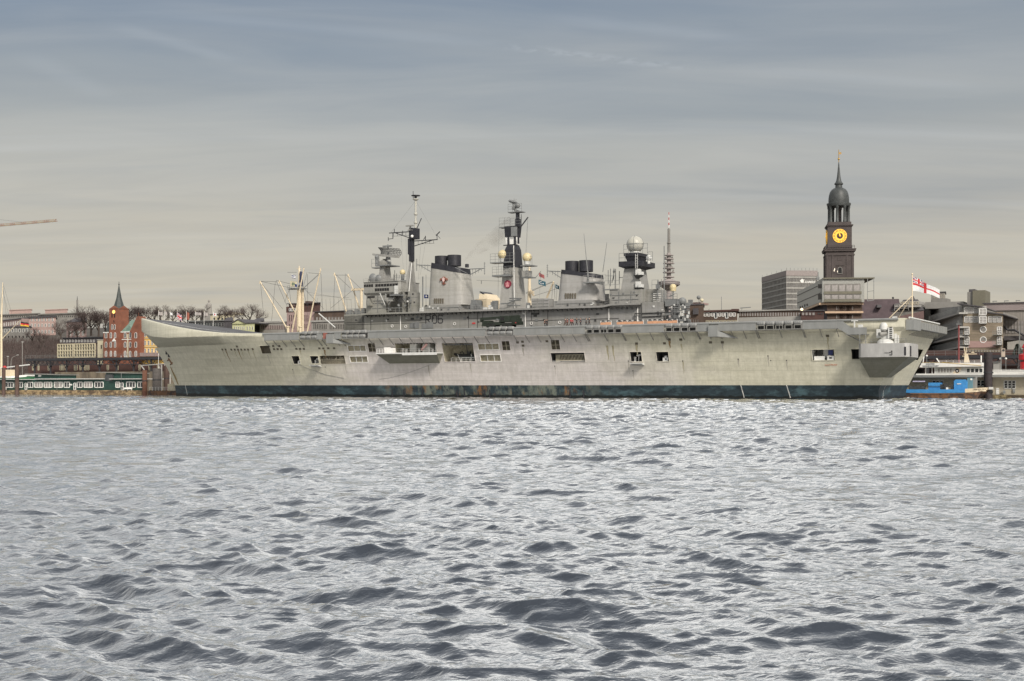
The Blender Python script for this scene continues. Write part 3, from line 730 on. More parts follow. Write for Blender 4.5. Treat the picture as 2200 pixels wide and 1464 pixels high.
# stepped-down end of the port catwalk
x0, x1, x2 = cw(1798), cw(1822), cw(1862); zl, zh = fz(1840, 718, YC), fz(1840, 704, YC)
m = MB(); m.ext([(x0,ZC0),(x0,ZC1),(x0+1.2,ZC1),(x1+.6,zh),(x2,zh),(x2,zl),(x1,zl)], 'y', YC, YC+.1); m.build('catwalk_screen', M['panel'], CV)
m = MB(); m.box(x1, x2, YC, -3.0, zl-.1, zl); m.tube((x1-.4,YC,zl), (x1+2,-3.4,zl-1.4), .12); m.tube((x2-.2,YC,zl-.1),(x2-.2,YC,zl-2.2),.08); m.tube((x2-1.4,YC,zl-.1),(x2-1.4,YC,zl-2.2),.08); m.build('catwalk_bracket', M['panel'], CV)
m = MB(); m.cbox(x1+1.2, YC+.5, zh, .25, .25, 1.5); m.cbox(x1+1.2, YC+.5, zh+1.3, 1.3, .3, .2); m.cbox(x1+2.4, YC+.6, zh, .9, .6, .6); m.build('davit', M['light'], CV)
# life raft canisters: each a thing of its own
can = MB(); can.smooth = True
can.tube((-.5,0,0),(.5,0,0),.5,n=12)
can_me = None
NTH = ['first','second','third','fourth','fifth']
WHERE = {643:'canister rack nearest the bow', 733:'canister rack below the bridge', 1045:'canister rack beneath the green crane', 1258:'row of five below the walking people', 1428:'row of four below the island end', 1625:'row of five nearest the stern'}
cache = {}
for px, k, n, up, x, y, z, w in RAFTS:
    key = round(w, 1)
    lab = '%s %slife raft from the left, %s' % (NTH[k], 'upper ' if up else ('lower ' if n < 5 and px < 1200 else ''), WHERE[px])
    if key not in cache:
        b = MB(); b.smooth = True; L_ = w/2; r = .48
        pr = [(.02,-L_),(.3,-L_+.03),(r*.9,-L_+.12),(r,-L_+.25),(r,L_-.25),(r*.9,L_-.12),(.3,L_-.03),(.02,L_)]
        rings = [[(zz, rr*cos(2*pi*q/14), rr*sin(2*pi*q/14)) for q in range(14)] for rr, zz in pr]
        b.loft(rings); body = b.mesh('shell', M['raft'])
        s = MB()
        for xx in (-L_*.45, 0, L_*.45):
            s.loft([[(xx+dx, (r+.03)*cos(2*pi*q/14), (r+.03)*sin(2*pi*q/14)) for q in range(14)] for dx in (-.05, .05)])
        cache[key] = (body, s.mesh('strap', M['grey_d']))
    t_ = thing('life_raft_canister', lab, 'life raft', x, y, z, 'life raft canisters along the deck edge')
    ob = bpy.data.objects.new('shell', cache[key][0]); COL.objects.link(ob); ob.parent = t_
    ob = bpy.data.objects.new('strap', cache[key][1]); COL.objects.link(ob); ob.parent = t_
# red hose locker in the catwalk gap
m = MB(); m.box(cw(693), cw(699), YC+.2, YC+.8, ZC0, ZC1+.2); m.build('hose_locker', mk('faded_red', (.26,.10,.08)), CV)
# ---------------------------------------------------------------- stern sponson with close-in gun
x0, x1 = fx(1843, -7), fx(1953, -7); zt, zm, zb_ = fz(1900, 738, -7), fz(1900, 767.5, -7), fz(1900, 811, -6)
sp = MB(); sp.smooth = True
def spring(x0, x1, yf, z, yb=-1.5, ch=1.0): return [(x0,yb,z),(x0,yf+ch,z),(x0+ch*.6,yf+.15,z),(x0+ch*1.6,yf,z),(x1-ch*.8,yf,z),(x1,yf+ch*.7,z),(x1,yb+2,z),(x1-.5,yb+6,z),(x0+3,yb+6,z)]
sp.loft([spring(x0, x1, -7.2, zm), spring(x0, x1, -7.2, zt)])
sp.build('gun_sponson', mk('fresh_pale_grey', (.36,.355,.345), .5, var=.18, scale=.8, stretch=(1,1,.3)), CV)
up = MB(); xb0, xb1 = fx(1866, -2.5), fx(1901, -2.5)
def spring2(x0, x1, yf, z, yb=-1.0): return [(x0,yb,z),(x0,yf,z),(x1,yf,z),(x1,yb+3,z)]
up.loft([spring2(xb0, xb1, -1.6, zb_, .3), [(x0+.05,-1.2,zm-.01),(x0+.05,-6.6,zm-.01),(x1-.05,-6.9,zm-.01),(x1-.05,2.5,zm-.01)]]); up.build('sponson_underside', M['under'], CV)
m = MB(); m.box(x1-.9, x1-.55, -7.25, -7.1, zm+.3, zm+2.0); m.box(x1+.0, x1+.06, -6.2, -5.0, zm+.1, zm+2.2); m.build('sponson_slot', M['black'], CV)
m = MB(); m.path([(x0+6.3,-7.3,zm+.9),(x0+6.6,-7.3,zm+.9),(x0+6.9,-7.3,zm+1.3),(x0+6.9,-7.3,zm+.4),(x0+6.4,-7.3,zm+.5)], .06); m.path([(x0+5.4,-7.3,zm+.85),(x0+6.3,-7.3,zm+.85)], .04); m.build('cable_fitting', M['dark'], CV)
gx = fx(1902, -4); gz = zt
gp = MB(); gp.smooth = True; gp.lathe((gx,-4,gz), [(1.75,0),(1.6,.5),(1.2,.85),(.9,.95)], 18)
gun = gp.build('gun_mount', M['light'], CV)
m = MB(); m.box(gx-1.65,gx-.75,-4.6,-3.4,gz+1.2,gz+3.0); m.box(gx+.65,gx+1.6,-4.6,-3.4,gz+1.0,gz+3.3); m.box(gx-.8,gx+.8,-4.2,-3.0,gz+1.0,gz+2.0); m.build('ammunition_drum', M['light'], gun)
m = MB(); m.smooth = True; m.tube((gx-.9,-5.4,gz+1.9),(gx+.6,-3.6,gz+2.2),.42,n=10); m.build('gun_barrel', M['grey'], gun)
m = MB(); m.smooth = True; m.lathe((gx-.25,-4,gz+2.6), [(.5,0),(.85,.3),(.9,1.1),(.7,1.6),(.3,1.85),(.01,1.92)], 14); m.build('radome', M['light'], gun)
m = MB()
for k in range(6): m.cbox(gx+1.25,-4.65,gz+1.1+k*.42,.5,.1,.2)
m.build('drum_slot', M['dark'], gun)
m = MB(); m.box(gx+1.7,gx+2.2,-3.5,-3,gz,gz+4.6); m.box(gx+2.3,gx+2.6,-3.4,-3.2,gz,gz+4.9); m.build('sponson_mast', M['light'], CV)
m = MB(); m.rail([(x0+.4,-6.9,zt),(x1-.6,-6.9,zt)], .9, 2.0, .035); m.build('guard_rail', M['panel'], CV)
# stern catwalk hung across the transom
xs = 6.9
m = MB(); m.box(xs-.6, xs+.9, -3.6, 4.0, 14.2, 16.3); m.build('stern_screen', M['panel'], CV)
m = MB(); m.box(xs-.6, xs+.9, 4.0, 33.5, 14.6, 14.75); m.box(xs+.82, xs+.9, 4.0, 33.5, 14.75, 16.1); m.build('stern_catwalk', M['panel'], CV)
m = MB()
for k in range(17):
    y = 4.3+k*1.8; m.tube((xs+.92, y, 14.7), (xs+.92, y, 16.2), .06, n=4); m.tube((xs+.9, y, 14.6), (xs-1.6, y, 13.4), .09, n=4)
m.build('stern_strut', M['grey'], CV)
m = MB(); m.tube((xs-.2, -2, 16.75), (xs-.2, 30, 16.75), .22); m.tube((xs-3,-4.5,16.7),(xs-3,-1,16.9),.2); m.build('net_rail', M['light'], CV)
# ensign staff
sx, sz0 = fx(1960, 12), 16.6; szt = fz(1960, 590, 12)
m = MB(); m.tube((sx,12,sz0),(sx,12,szt),.16,.1,8); m.tube((sx,12,sz0+(szt-sz0)*.55),(sx-5,9.5,sz0),.09); m.tube((sx,12,sz0+(szt-sz0)*.55),(sx-4,14.5,sz0),.09); m.sph((sx,12,szt+.1),.2,8,5); m.build('ensign_staff', M['cream'], CV)
STAFF = (sx, 12, szt)
# ================================================================ ISLAND AND MASTS (parts of the carrier)
V0, V1 = 18.5, 27.5
def X(px, v=21): return fx(px, v)
def Z(px, py, v=21): return fz(px, py, v)
def blk(mb, px0, px1, pt, pb, v0=V0, v1=V1):
    xm = (px0+px1)/2; return mb.box(fx(px0, v0), fx(px1, v1), v0, v1, fz(xm, pb, v0), fz(xm, pt, v0))
def part(name, mat, parent=None, smooth=False):
    class P(MB):
        def done(s): return s.build(name, mat, parent or CV)
    p = P(); p.smooth = smooth; return p
DK = 16.6
WZ = 22.0
xa, xb = fx(739, V0), fx(1383, V0)
p = part('island_block', M['grey']); p.box(xa, fx(1383,V0), V0, V1, DK, WZ); ISL = p.done()
p = part('island_walkway', M['grey']); p.box(fx(783,V0), fx(1300,V0), V0-1.7, V1+1, WZ, WZ+.45); p.loft([[(fx(1300,V0),V0-1.7,WZ),(fx(1300,V0),V1,WZ),(fx(1300,V0),V1,WZ+.45),(fx(1300,V0),V0-1.7,WZ+.45)],[(fx(1318,V0),V0-1.7,WZ+.4),(fx(1318,V0),V1,WZ+.4),(fx(1318,V0),V1,WZ+.85),(fx(1318,V0),V0-1.7,WZ+.85)]]); p.box(fx(1318,V0), fx(1378,V0), V0-1.7, V1, WZ+.4, WZ+.85); p.done()
p = part('walkway_bracket', M['grey_d'])
for k in range(60):
    x = fx(790, V0)+k*(fx(1370,V0)-fx(790,V0))/59; p.add([(x,V0-1.6,WZ),(x,V0,WZ),(x,V0,WZ-.7)], [(0,1,2)])
p.done()
p = part('guard_rail', M['grey']); p.rail([(fx(783,V0),V0-1.6,WZ+.45),(fx(1300,V0),V0-1.6,WZ+.45),(fx(1318,V0),V0-1.6,WZ+.85),(fx(1378,V0),V0-1.6,WZ+.85)], 1.05, 2.2, .035); p.done()
# details on the island wall
p = part('wall_pipe', M['white'])
for px in (861, 1129, 1308.5, 1370): p.tube((fx(px,V0),V0-.12,DK+.2), (fx(px,V0),V0-.12,WZ-.2), .13, n=5)
p.path([(fx(1124,V0),V0-.12,WZ-.1),(fx(1124,V0),V0-.12,WZ-.9),(fx(1128,V0),V0-.12,WZ-.9)], .1); p.done()
p = part('wall_cable', M['dark'])
for a, b, py in ((740,905,691.5),(744,930,695.5),(1126,1330,687),(1000,1090,684),(872,915,687.5),(1330,1340,691)):
    p.tube((fx(a,V0),V0-.08,fz((a+b)/2,py,V0)), (fx(b,V0),V0-.08,fz((a+b)/2,py,V0)), .05, n=4)
for a in (780,797,1007,1026,1037,1142,1177): p.tube((fx(a,V0),V0-.06,DK),(fx(a,V0),V0-.06,WZ),.06,n=4)
p.done()
def plate(px, py, w, h, name, mat, v=V0, pr=.12):
    x, z = at(px, py, v); q = MB(); q.box(x-w/2, x+w/2, v-pr, v, z-h/2, z+h/2); return q.build(name, mat, CV)
for px, py, w, h in ((833,687,.8,.4),(886,685.5,1.0,.6),(1150,674.5,2.3,.5),(1150,679,.9,.5),(1284,675,.7,.35),(1005,682,.4,.4),(1028,692,.6,.3),(765,688,.5,.4),(905,684,.7,.5)): plate(px, py, w, h, 'vent', M['dark'])
for px, py in ((894,699),(924,699)): plate(px, py, 2.0, 1.6, 'wall_door', M['grey_d'])
for px, py in ((886,700),(912,701)): plate(px, py, 1.6, 1.3, 'louvred_panel', M['grey_d'])
for px, py in ((843,701),(872,702),(977,696),(1142,695),(1203,693)):
    x, z = at(px, py, V0); q = MB(); n = 12
    for k in range(n): a, b = 2*pi*k/n, 2*pi*(k+1)/n; q.tube((x+.34*cos(a),V0-.12,z+.34*sin(a)), (x+.34*cos(b),V0-.12,z+.34*sin(b)), .09, n=4)
    q.build('life_ring', M['white'], CV)
for px, w in ((1133,.8),(1147,1.1),(1152,.9),(1160,1.2),(1185,2.2),(1196,1.6),(971,.9),(979,.8),(1000,.7),(812,.9),(825,.8),(1165,.7)):
    x = fx(px, V0-1); q = MB(); h = RND.uniform(.8,1.5); q.box(x-w/2, x+w/2, V0-1.2, V0-.4, DK+.02, DK+h); q.box(x-w/2+.1, x+w/2-.1, V0-1.24, V0-1.2, DK+.2, DK+h-.2); q.build('deck_locker', M[RND.choice(['light','grey_d','grey','white'])], CV)
for px, py in ((1018,695),): plate(px, py, .9, .4, 'warning_sign', M['red'])
q = MB(); x, z = at(1000.5, 702, V0-1); q.box(x-.35,x+.35,V0-1.3,V0-.7,DK,DK+1.0); q.build('hose_reel', mk('hose_red',(.28,.07,.06)), CV)
# the pennant number, thin black strokes
def strokes(lst, x0, z0, s, sx):
    q = MB()
    for poly in lst:
        for (a, b), (c, d) in zip(poly[:-1], poly[1:]):
            A = Vector((x0+a*sx, z0+b*s)); B = Vector((x0+c*sx, z0+d*s)); dd = (B-A).normalized()*.08; nn = Vector((-dd.y, dd.x))*1.5
            q.ext([tuple(A-dd+nn), tuple(A-dd-nn), tuple(B+dd-nn), tuple(B+dd+nn)], 'y', V0-.06, V0-.02)
    return q
xl, xr = fx(915, V0), fx(951, V0); zt_, zb_ = fz(915, 678.6, V0), fz(915, 695.2, V0); hh = zt_-zb_; ww = (xr-xl)
R_ = [[(0,0),(0,1),(.2,1),(.27,.92),(.27,.6),(.2,.5),(0,.5)],[(.1,.5),(.28,0)]]
O_ = [[(.39,.12),(.39,.88),(.46,1),(.58,1),(.65,.88),(.65,.12),(.58,0),(.46,0),(.39,.12)]]
S_ = [[(1,.88),(.95,1),(.8,1),(.74,.88),(.74,.12),(.8,0),(.94,0),(1,.12),(1,.42),(.94,.54),(.8,.54),(.74,.45)]]
strokes(R_+O_+S_, xl, zb_, hh, ww).build('pennant_number', M['black'], CV)
# ---- forward end and bridge
M['radar'] = mk('radar_grey', (.09,.09,.09), .6)
p = part('forward_house', M['grey']); p.box(fx(739,V0), fx(783,V0), V0, V1, DK, fz(750,676,V0)); p.done()
p = part('guard_rail', M['grey']); p.rail([(fx(741,V0),V0,fz(750,676,V0)),(fx(783,V0),V0,fz(750,676,V0))], 1.1, 1.2, .04); p.rail([(fx(741,24),24,fz(750,676,V0)),(fx(783,24),24,fz(750,676,V0))], 1.6, 1.5, .04); p.done()
p = part('deck_equipment', M['grey_d'])
for px, h, w in ((745,1.0,.6),(751,1.4,.9),(757,.7,.6),(765,1.5,1.1),(772,1.0,.8),(779,1.7,1.0)): p.cbox(fx(px,20),20.5,fz(750,676,V0),w,1,h)
p.tube((fx(742,20),20,fz(750,676,V0)+1.6),(fx(781,20),20,fz(750,676,V0)+1.6),.05); p.done()
b = 18.0
p = part('bridge_house', M['grey']); blk(p, 787, 868, 631, 679, V0, V1); p.box(fx(868,V0)-1, fx(901,V1), V0+.8, V1, WZ, Z(880,627,V0)); p.done()
p = part('bridge', M['grey'])
def bridge_ring(z, o): return [(fx(779,b)-o,b+1.2-o,z),(fx(782,b),b-o,z),(fx(856,b),b-o,z),(fx(858,b)+o,b+.5,z),(fx(858,b)+o,V1,z),(fx(779,b)-o,V1,z)]
z0, z1, z2 = Z(815,633,b), Z(815,629,b), Z(815,607.5,b)
p.loft([bridge_ring(z0, -.3), bridge_ring(z1, .1), bridge_ring(z2, .1), bridge_ring(z2+.15, .3), bridge_ring(z2+.3, .3)]); BR = p.done()
def winrow(px0, px1, py0, py1, n, v, name='window', mat='glass_b', gap=.18, parent=None):
    xs0, xs1 = fx(px0, v), fx(px1, v); za, zb2 = fz((px0+px1)/2, py1, v), fz((px0+px1)/2, py0, v); w = (xs1-xs0)/n
    for k in range(n):
        q = MB(); q.box(xs0+(k+gap/2)*w, xs0+(k+1-gap/2)*w, v-.04, v+.05, za, zb2); q.build(name, M[mat], parent or CV)
winrow(781.5, 802, 611.5, 617, 4, b-.12, parent=BR); winrow(806, 855, 610, 615.5, 8, b-.12, parent=BR); winrow(805, 836, 619.5, 625.5, 6, b-.12, parent=BR)
p = part('bridge_wing', M['grey']); blk(p, 788.5, 806, 635, 657, V0-1.6, V0+1); p.done()
winrow(789, 805, 636.5, 641, 5, V0-1.62)
p = part('conning_screen', M['light']); blk(p, 847, 856, 614, 632, 17.6, 18.0); p.done()
p = part('flying_bridge', M['grey_d']); blk(p, 837, 869, 632.5, 635.5, 16.2, 19); p.done()
p = part('island_ladder', M['dark'])
for k in range(4): p.tube((fx(848+k*4,17.5),17.6,Z(850,636,17.5)), (fx(858+k*3.3,17.5),17.6,Z(850,650,17.5)), .13, n=4)
p.done()
p = part('whip_stay', M['light'])
for a, c, d, e in ((816,630,828,657),(829,632,829,648),(846,640,834,655)): p.tube((fx(a,17),17,Z(a,c,17)), (fx(d,18),18,Z(d,e,18)), .12, n=5)
p.done()
p = part('signal_lamp_platform', M['grey']); p.box(fx(833,17.6),fx(846,17.6),17,18.5,Z(840,648,17.6),Z(840,640,17.6)); p.done()
p = part('guard_rail', M['grey']); p.rail([(fx(838,16.4),16.4,Z(850,632.5,16.4)),(fx(868,16.4),16.4,Z(850,632.5,16.4))],1.2,1.0,.04); p.rail([(fx(781,b),b,Z(815,606,b)),(fx(856,b),b,Z(815,606,b))],1.0,1.2,.035); p.done()
# director platforms and dishes above the bridge
zt2 = Z(815,606,b)
p = part('bridge_roof_house', M['grey']); p.box(X(806,21),X(845,25),20,26,zt2,Z(825,597)); p.done()
for px, py, r in ((798,598,2.6),(810,599,2.2)):
    q = MB(); q.smooth = True; x, z = at(px, py, 19.5); q.lathe((0,0,0), [(.02,0),(r*.5,.12),(r*.85,.4),(r,.7),(r*.9,.75),(.02,.35)], 16)
    q.v = [(x+v[0]*.5, 19.5+v[2]*.9, z+v[1]*.52) for v in q.v]; q.tube((x,19.8,z),(x,20.4,zt2),.25); q.build('tracker_dish', M['grey_d'], CV)
p = part('yellow_radome', M['dome_y'], smooth=True); x, z = at(865, 585.5, 22); p.sph((x,22,z), .78, 14, 9, -.7); p.done()
p = part('radome_stand', M['grey_d']); p.tube((x,22,z-.7),(x,22,Z(865,612,22)),.45,n=8); p.rail([(x-2,21,Z(865,600,22)),(x+2,21,Z(865,600,22))],1.0,.8,.05); p.box(x-2.2,x+2.2,21,24,Z(865,627,22),Z(865,603,22)); p.done()
p = part('whip_antenna', M['dark'])
for px, t_, bt in ((848,581,607),(846,590,607),(852,588,607),(792,600,607)): p.tube((X(px),21,Z(px,t_)),(X(px),21,Z(px,bt)),.07,n=4)
p.done()
# ---- forward radar tower with lattice reflector
def tower(mb, pxb, pxt, pyb, pyt, v0, v1, inset=.6):
    return mb.frust((fx(pxb[0],v0),fx(pxb[1],v1),v0,v1), fz(sum(pxb)/2,pyb,v0), (fx(pxt[0],v0+inset),fx(pxt[1],v1-inset),v0+inset,v1-inset), fz(sum(pxt)/2,pyt,v0+inset))
p = part('radar_tower', M['grey']); tower(p, (812,841), (817,838), 600, 571, 20.5, 24.5, .5); p.box(fx(815,21),fx(839,24),20.6,24.4,Z(826,572),Z(826,562)); p.frust((fx(815,21),fx(839,24),20.6,24.4),Z(826,562),(fx(822,21),fx(832,24),21.6,23.4),Z(826,556)); p.done()
p = part('tower_platform', M['grey_d']); p.box(X(803),X(820),20,22,Z(812,577),Z(812,575)); p.box(X(814),X(842),20,25,Z(826,572),Z(826,570)); p.rail([(X(803),20,Z(812,575)),(X(820),20,Z(812,575))],2.2,1.4,.05); p.rail([(X(838),20,Z(826,572)),(X(844),20,Z(826,572))],2.2,.8,.05); p.done()
p = part('optical_director', M['grey_d'], smooth=True); x, z = at(810, 560, 20.5); p.tube((x,20.5,z+.9),(x,20.5,z-1.6),.5,n=8); p.sph((x,20.5,z+.9),.65,8,6); p.done()
q = part('radar_pedestal', M['grey_d'], smooth=True); q.lathe((X(827),22.5,Z(827,557)), [(.7,0),(.6,.5),(.35,1.1),(.3,2.0)], 10); RP = q.done()
w = MB(); x0, x1 = X(805), X(853); zt3, zb3 = Z(829,530), Z(829,548)
def rp(u, w_): # curved lattice reflector
    return (lerp(x0+.4, x1, u)+(.5-u)*.6*(1-w_), 21.3+2.0*(2*u-1)**2*.5-1.2*(2*w_-1)**2+1.0, lerp(zb3, zt3, w_)-(u*.7))
for k in range(18):
    pts = [rp(k/17, j/5) for j in range(6)]; w.path(pts, .085, 4)
for j in range(6): w.path([rp(k/10, j/5) for k in range(11)], .08, 4)
w.build('radar_reflector', M['radar'], RP)
w = MB(); w.loft([[(X(800),21,Z(800,549)),(X(800),22.4,Z(800,549)),(X(800),22.4,Z(800,545)),(X(800),21,Z(800,545))],[(X(852),21,Z(852,554)),(X(852),22.4,Z(852,554)),(X(852),22.4,Z(852,549)),(X(852),21,Z(852,549))]]); w.build('feed_boom', M['grey'], RP)
w = MB(); w.box(X(819),X(837),21.6,22.3,Z(828,530),Z(828,527)); w.tube((X(829),22,Z(829,536)),(X(829),22,Z(829,525)),.2); w.build('identification_antenna', M['grey_d'], RP)
# ---- mainmast
p = part('mast_base', M['grey']); tower(p, (867,895), (880,888.5), 627, 562, 20, 25, 1.9); p.box(fx(879,20),fx(900,25),19.6,25.4,WZ,Z(885,626,20)); MM = p.done()
p = part('mast_rain_strip', M['white']); p.tube((fx(879,20),19.9,Z(879,627,20)),(fx(884,21.7),21.8,Z(884,565,21.7)),.1,n=4); p.done()
p = part('mast_pole', M['black']); xm = X(884.5,22.4); p.cbox(xm,22.4,Z(884,562,22),1.0,1.2,Z(884,490,22)-Z(884,562,22)); p.box(X(879.5),X(891),21.5,23.5,Z(885,513),Z(885,490)); p.box(xm-.75,xm-.1,21.6,22,Z(884,546),Z(884,512)); p.done()
p = part('upper_pole', M['dome'], smooth=True); xu = X(887); zz = lambda py: Z(887,py)
p.lathe((xu,22.4,0), [(.28,zz(490)),(.26,zz(481)),(.5,zz(479)),(.5,zz(475)),(.28,zz(474)),(.26,zz(462)),(.5,zz(460.5)),(.5,zz(457)),(.28,zz(456)),(.3,zz(430)),(.8,zz(428)),(.8,zz(426)),(.3,zz(425.5))], 10); p.done()
p = part('mast_head_aerial', M['black'], smooth=True); p.lathe((xu,22.4,0), [(.3,zz(425)),(.35,zz(421)),(1.2,zz(420)),(1.2,zz(418.6)),(.1,zz(418))], 14); p.tube((X(881.5),22.4,zz(424)),(X(881.5),22.4,zz(409)),.08,n=4); p.tube((X(881.5),22.4,zz(424)),(xu,22.4,zz(423)),.08,n=4); p.done()
p = part('yard', M['black'])
for a, py, bx, by in ((830,500,840,513),(934,514,890,526)):
    p.tube((X(a),22.4,Z(a,py)),(X(884),22.4,Z(a,py)+.0),.13,n=5)
    p.tube((X(842 if a < 884 else 925),22.4,Z(a,py)),(X(884),22.4,Z(884,py+14)),.12,n=5)
    for k in range(1, 6): xk = lerp(X(a),X(884),k/6); p.tube((xk,22.4,Z(a,py)),(xk,22.4,Z(a,py+7.5)),.045,n=4)
    p.tube((X(a)+ (1.0 if a<884 else -1.0),22.4,Z(a,py+7.5)),(lerp(X(a),X(884),.8),22.4,Z(a,py+7.5)),.045,n=4)
p.tube((X(838),22.4,Z(838,500)),(X(838),22.4,Z(838,512)),.12); p.tube((X(838),22.4,Z(838,512)),(X(828),22.4,Z(828,513)),.08); p.tube((X(828),22.4,Z(828,509)),(X(828),22.4,Z(828,517)),.1)
for px, py in ((841,491),(859,495),(908,506)): p.tube((X(px),22.4,Z(px,py)),(X(px),22.4,Z(px,py+9)),.1,n=4)
p.tube((X(904),22.4,Z(904,514)),(X(908.5),22.4,Z(908,507)),.09); p.tube((X(931),22.4,Z(931,505)),(X(939),22.4,Z(939,497)),.14); p.tube((X(933),22.4,Z(933,514)),(X(933),22.4,Z(933,504)),.08); p.tube((X(933),22.4,Z(933,504)),(X(940),22.4,Z(940,512)),.06)
p.tube((X(890),22.4,Z(890,489)),(X(899.5),22.4,Z(899,468)),.11); p.done()
p = part('navigation_radar', M['grey']); p.box(X(869),X(885),21.5,22,Z(877,486),Z(877,483.4)); p.tube((X(877),22,Z(877,486)),(X(877),22,Z(877,494)),.25); p.box(X(873),X(885),21.5,23,Z(877,495),Z(877,493)); p.done()
p = part('small_radome', M['white'], smooth=True); p.sph((X(884.5),21.2,Z(884,508)),.4,10,8); p.done()
p = part('rigging_wire', M['grey_d'])
for a, b, c, d in ((856,508,861,600),(866,510,867,582),(898,526,892,600),(907,526,896,590),(887,430,935,514),(887,430,832,500)): p.tube((X(a),22.4,Z(a,b)),(X(c),22.6,Z(c,d)),.028,n=3)
p.done()
# ---- funnels
def funnel(L0, R0, L1, R1, pb, ptl, ptr, v0, v1, cap):
    """rounded-rectangle funnel: pixel outlines at foot and top"""
    n = 28
    def ring(pl, pr, zfun, ins):
        a0, a1 = fx(pl, v0+1.2+ins), fx(pr, v1-1.6-ins); cx, hx = (a0+a1)/2, (a1-a0)/2; cy, hy = (v0+v1)/2, (v1-v0)/2-ins
        o = []
        for k in range(n):
            an = 2*pi*k/n; c, s = cos(an), sin(an); e = .42
            x = cx+hx*math.copysign(abs(c)**e, c); y = cy+hy*math.copysign(abs(s)**e, s); o.append((x, y, zfun((x-a0)/(a1-a0))))
        return o
    zb0 = fz((L0+R0)/2, pb, v0); zl = fz(L1, ptl, v0); zr = fz(R1, ptr, v0)
    top = lambda u: lerp(zl, zr, u); low = lambda u: lerp(zl, zr, u)-cap
    m = MB(); m.smooth = True; m.loft([ring(L0, R0, lambda u: zb0, 0), ring(L1, R1, low, .5)])
    f = m.build('funnel', M['funnel'], CV)
    m = MB(); m.smooth = True; m.loft([ring(L1-.6, R1+.6, low, .42), ring(L1+1, R1-1, top, .6)]); m.build('funnel_cap', M['black'], f)
    return f, zb0
f1, zb1 = funnel(920, 1020, 925.5, 1010, 655, 563, 574, 19, 26.5, 1.4)
for a, b_, t_ in ((930,955.5,550.5),(957,982.5,548.5)):
    m = MB(); m.smooth = True; r = (X(b_)-X(a))/2; xc = (X(a)+X(b_))/2; z = Z(a, t_); z0 = Z(a, 572); m.lathe((xc,22.5,0), [(r,z0),(r,z),(r*.93,z),(r*.9,z-1.4),(.05,z-1.4)], 20); m.build('exhaust_pipe', M['black'], f1)
m = MB(); m.smooth = True; m.lathe((X(997),22.5,0), [(.5,Z(997,574)),(.5,Z(997,567)),(.05,Z(997,566))], 10); m.build('exhaust_pipe', M['black'], f1)
f2, zb2 = funnel(1198, 1302, 1204.5, 1296, 646, 578, 587, 19, 26.5, 1.0)
for a, b_, t_ in ((1210,1237,561.5),(1240,1267.5,560)):
    m = MB(); m.smooth = True; r = (X(b_)-X(a))/2; xc = (X(a)+X(b_))/2; z = Z(a, t_); z0 = Z(a, 584); m.lathe((xc,22.5,0), [(r,z0),(r,z),(r*.93,z),(r*.9,z-1.4),(.05,z-1.4)], 20); m.build('exhaust_pipe', M['black'], f2)
for f_, pxs, py0, py1, vv in ((f1,(933.5,937.8,942.2,946.6,951.2),641.5,652.5,18.93),(f2,(1215,1220,1225,1230,1235.5),630.5,642,18.93)):
    for px in pxs:
        x, z = at(px, (py0+py1)/2, vv); h = fz(px, py0, vv)-fz(px, py1, vv); q = MB(); q.box(x-.17, x+.17, vv-.03, vv+.25, z-h/2, z+h/2); q.build('louvre', M['brown'], f_)
# funnel crest: shield between two trumpets over crossed stems, orange-red
vb = 19.05
def emb(px, py): x, z = at(px, py, vb+.25); return (x, vb, z)
q = MB(); q.cur = 0
C0 = emb(954, 603)
def ep(a, b): return (C0[0]+a*1.15, C0[2]+b)
def flat(mb, poly, d=0.0): return mb.ext([ep(*k) for k in poly], 'y', vb-.10-d, vb+.5)
flat(q, [(-.35,-.35),(-.45,.5),(-.25,.95),(.25,.95),(.45,.5),(.35,-.35),(0,-.6)]); 
for sgn in (-1, 1):
    flat(q, [(sgn*.4,.4),(sgn*.55,.62),(sgn*.85,.55),(sgn*1.02,.15),(sgn*.95,-.05),(sgn*.7,.0)], .02)
    flat(q, [(sgn*.05,-.5),(sgn*.5,-.95),(sgn*.42,-1.02),(sgn*-.05,-.62)], .03)
flat(q, [(-.07,-.5),(.07,-.5),(.07,-1.25),(-.07,-1.25)], .01)
q.build('funnel_crest', mk('crest_orange', (.22,.085,.06), .6), f1)
q = MB(); flat(q, [(-.22,-.2),(-.27,.45),(-.1,.75),(.1,.75),(.27,.45),(.22,-.2),(0,-.4)], .06); q.build('crest_shield', M['white'], f1)
q = MB(); flat(q, [(-.06,-.3),(-.06,.7),(.06,.7),(.06,-.3)], .09); q.build('crest_stripe', M['red'], f1)
def base_block(px0, px1, pt, pb): 
    p = part('funnel_base', M['grey']); blk(p, px0, px1, pt, pb, V0-.2, V1); p.done()
base_block(911, 1023, 655, 671); base_block(1190, 1305, 645, 665)
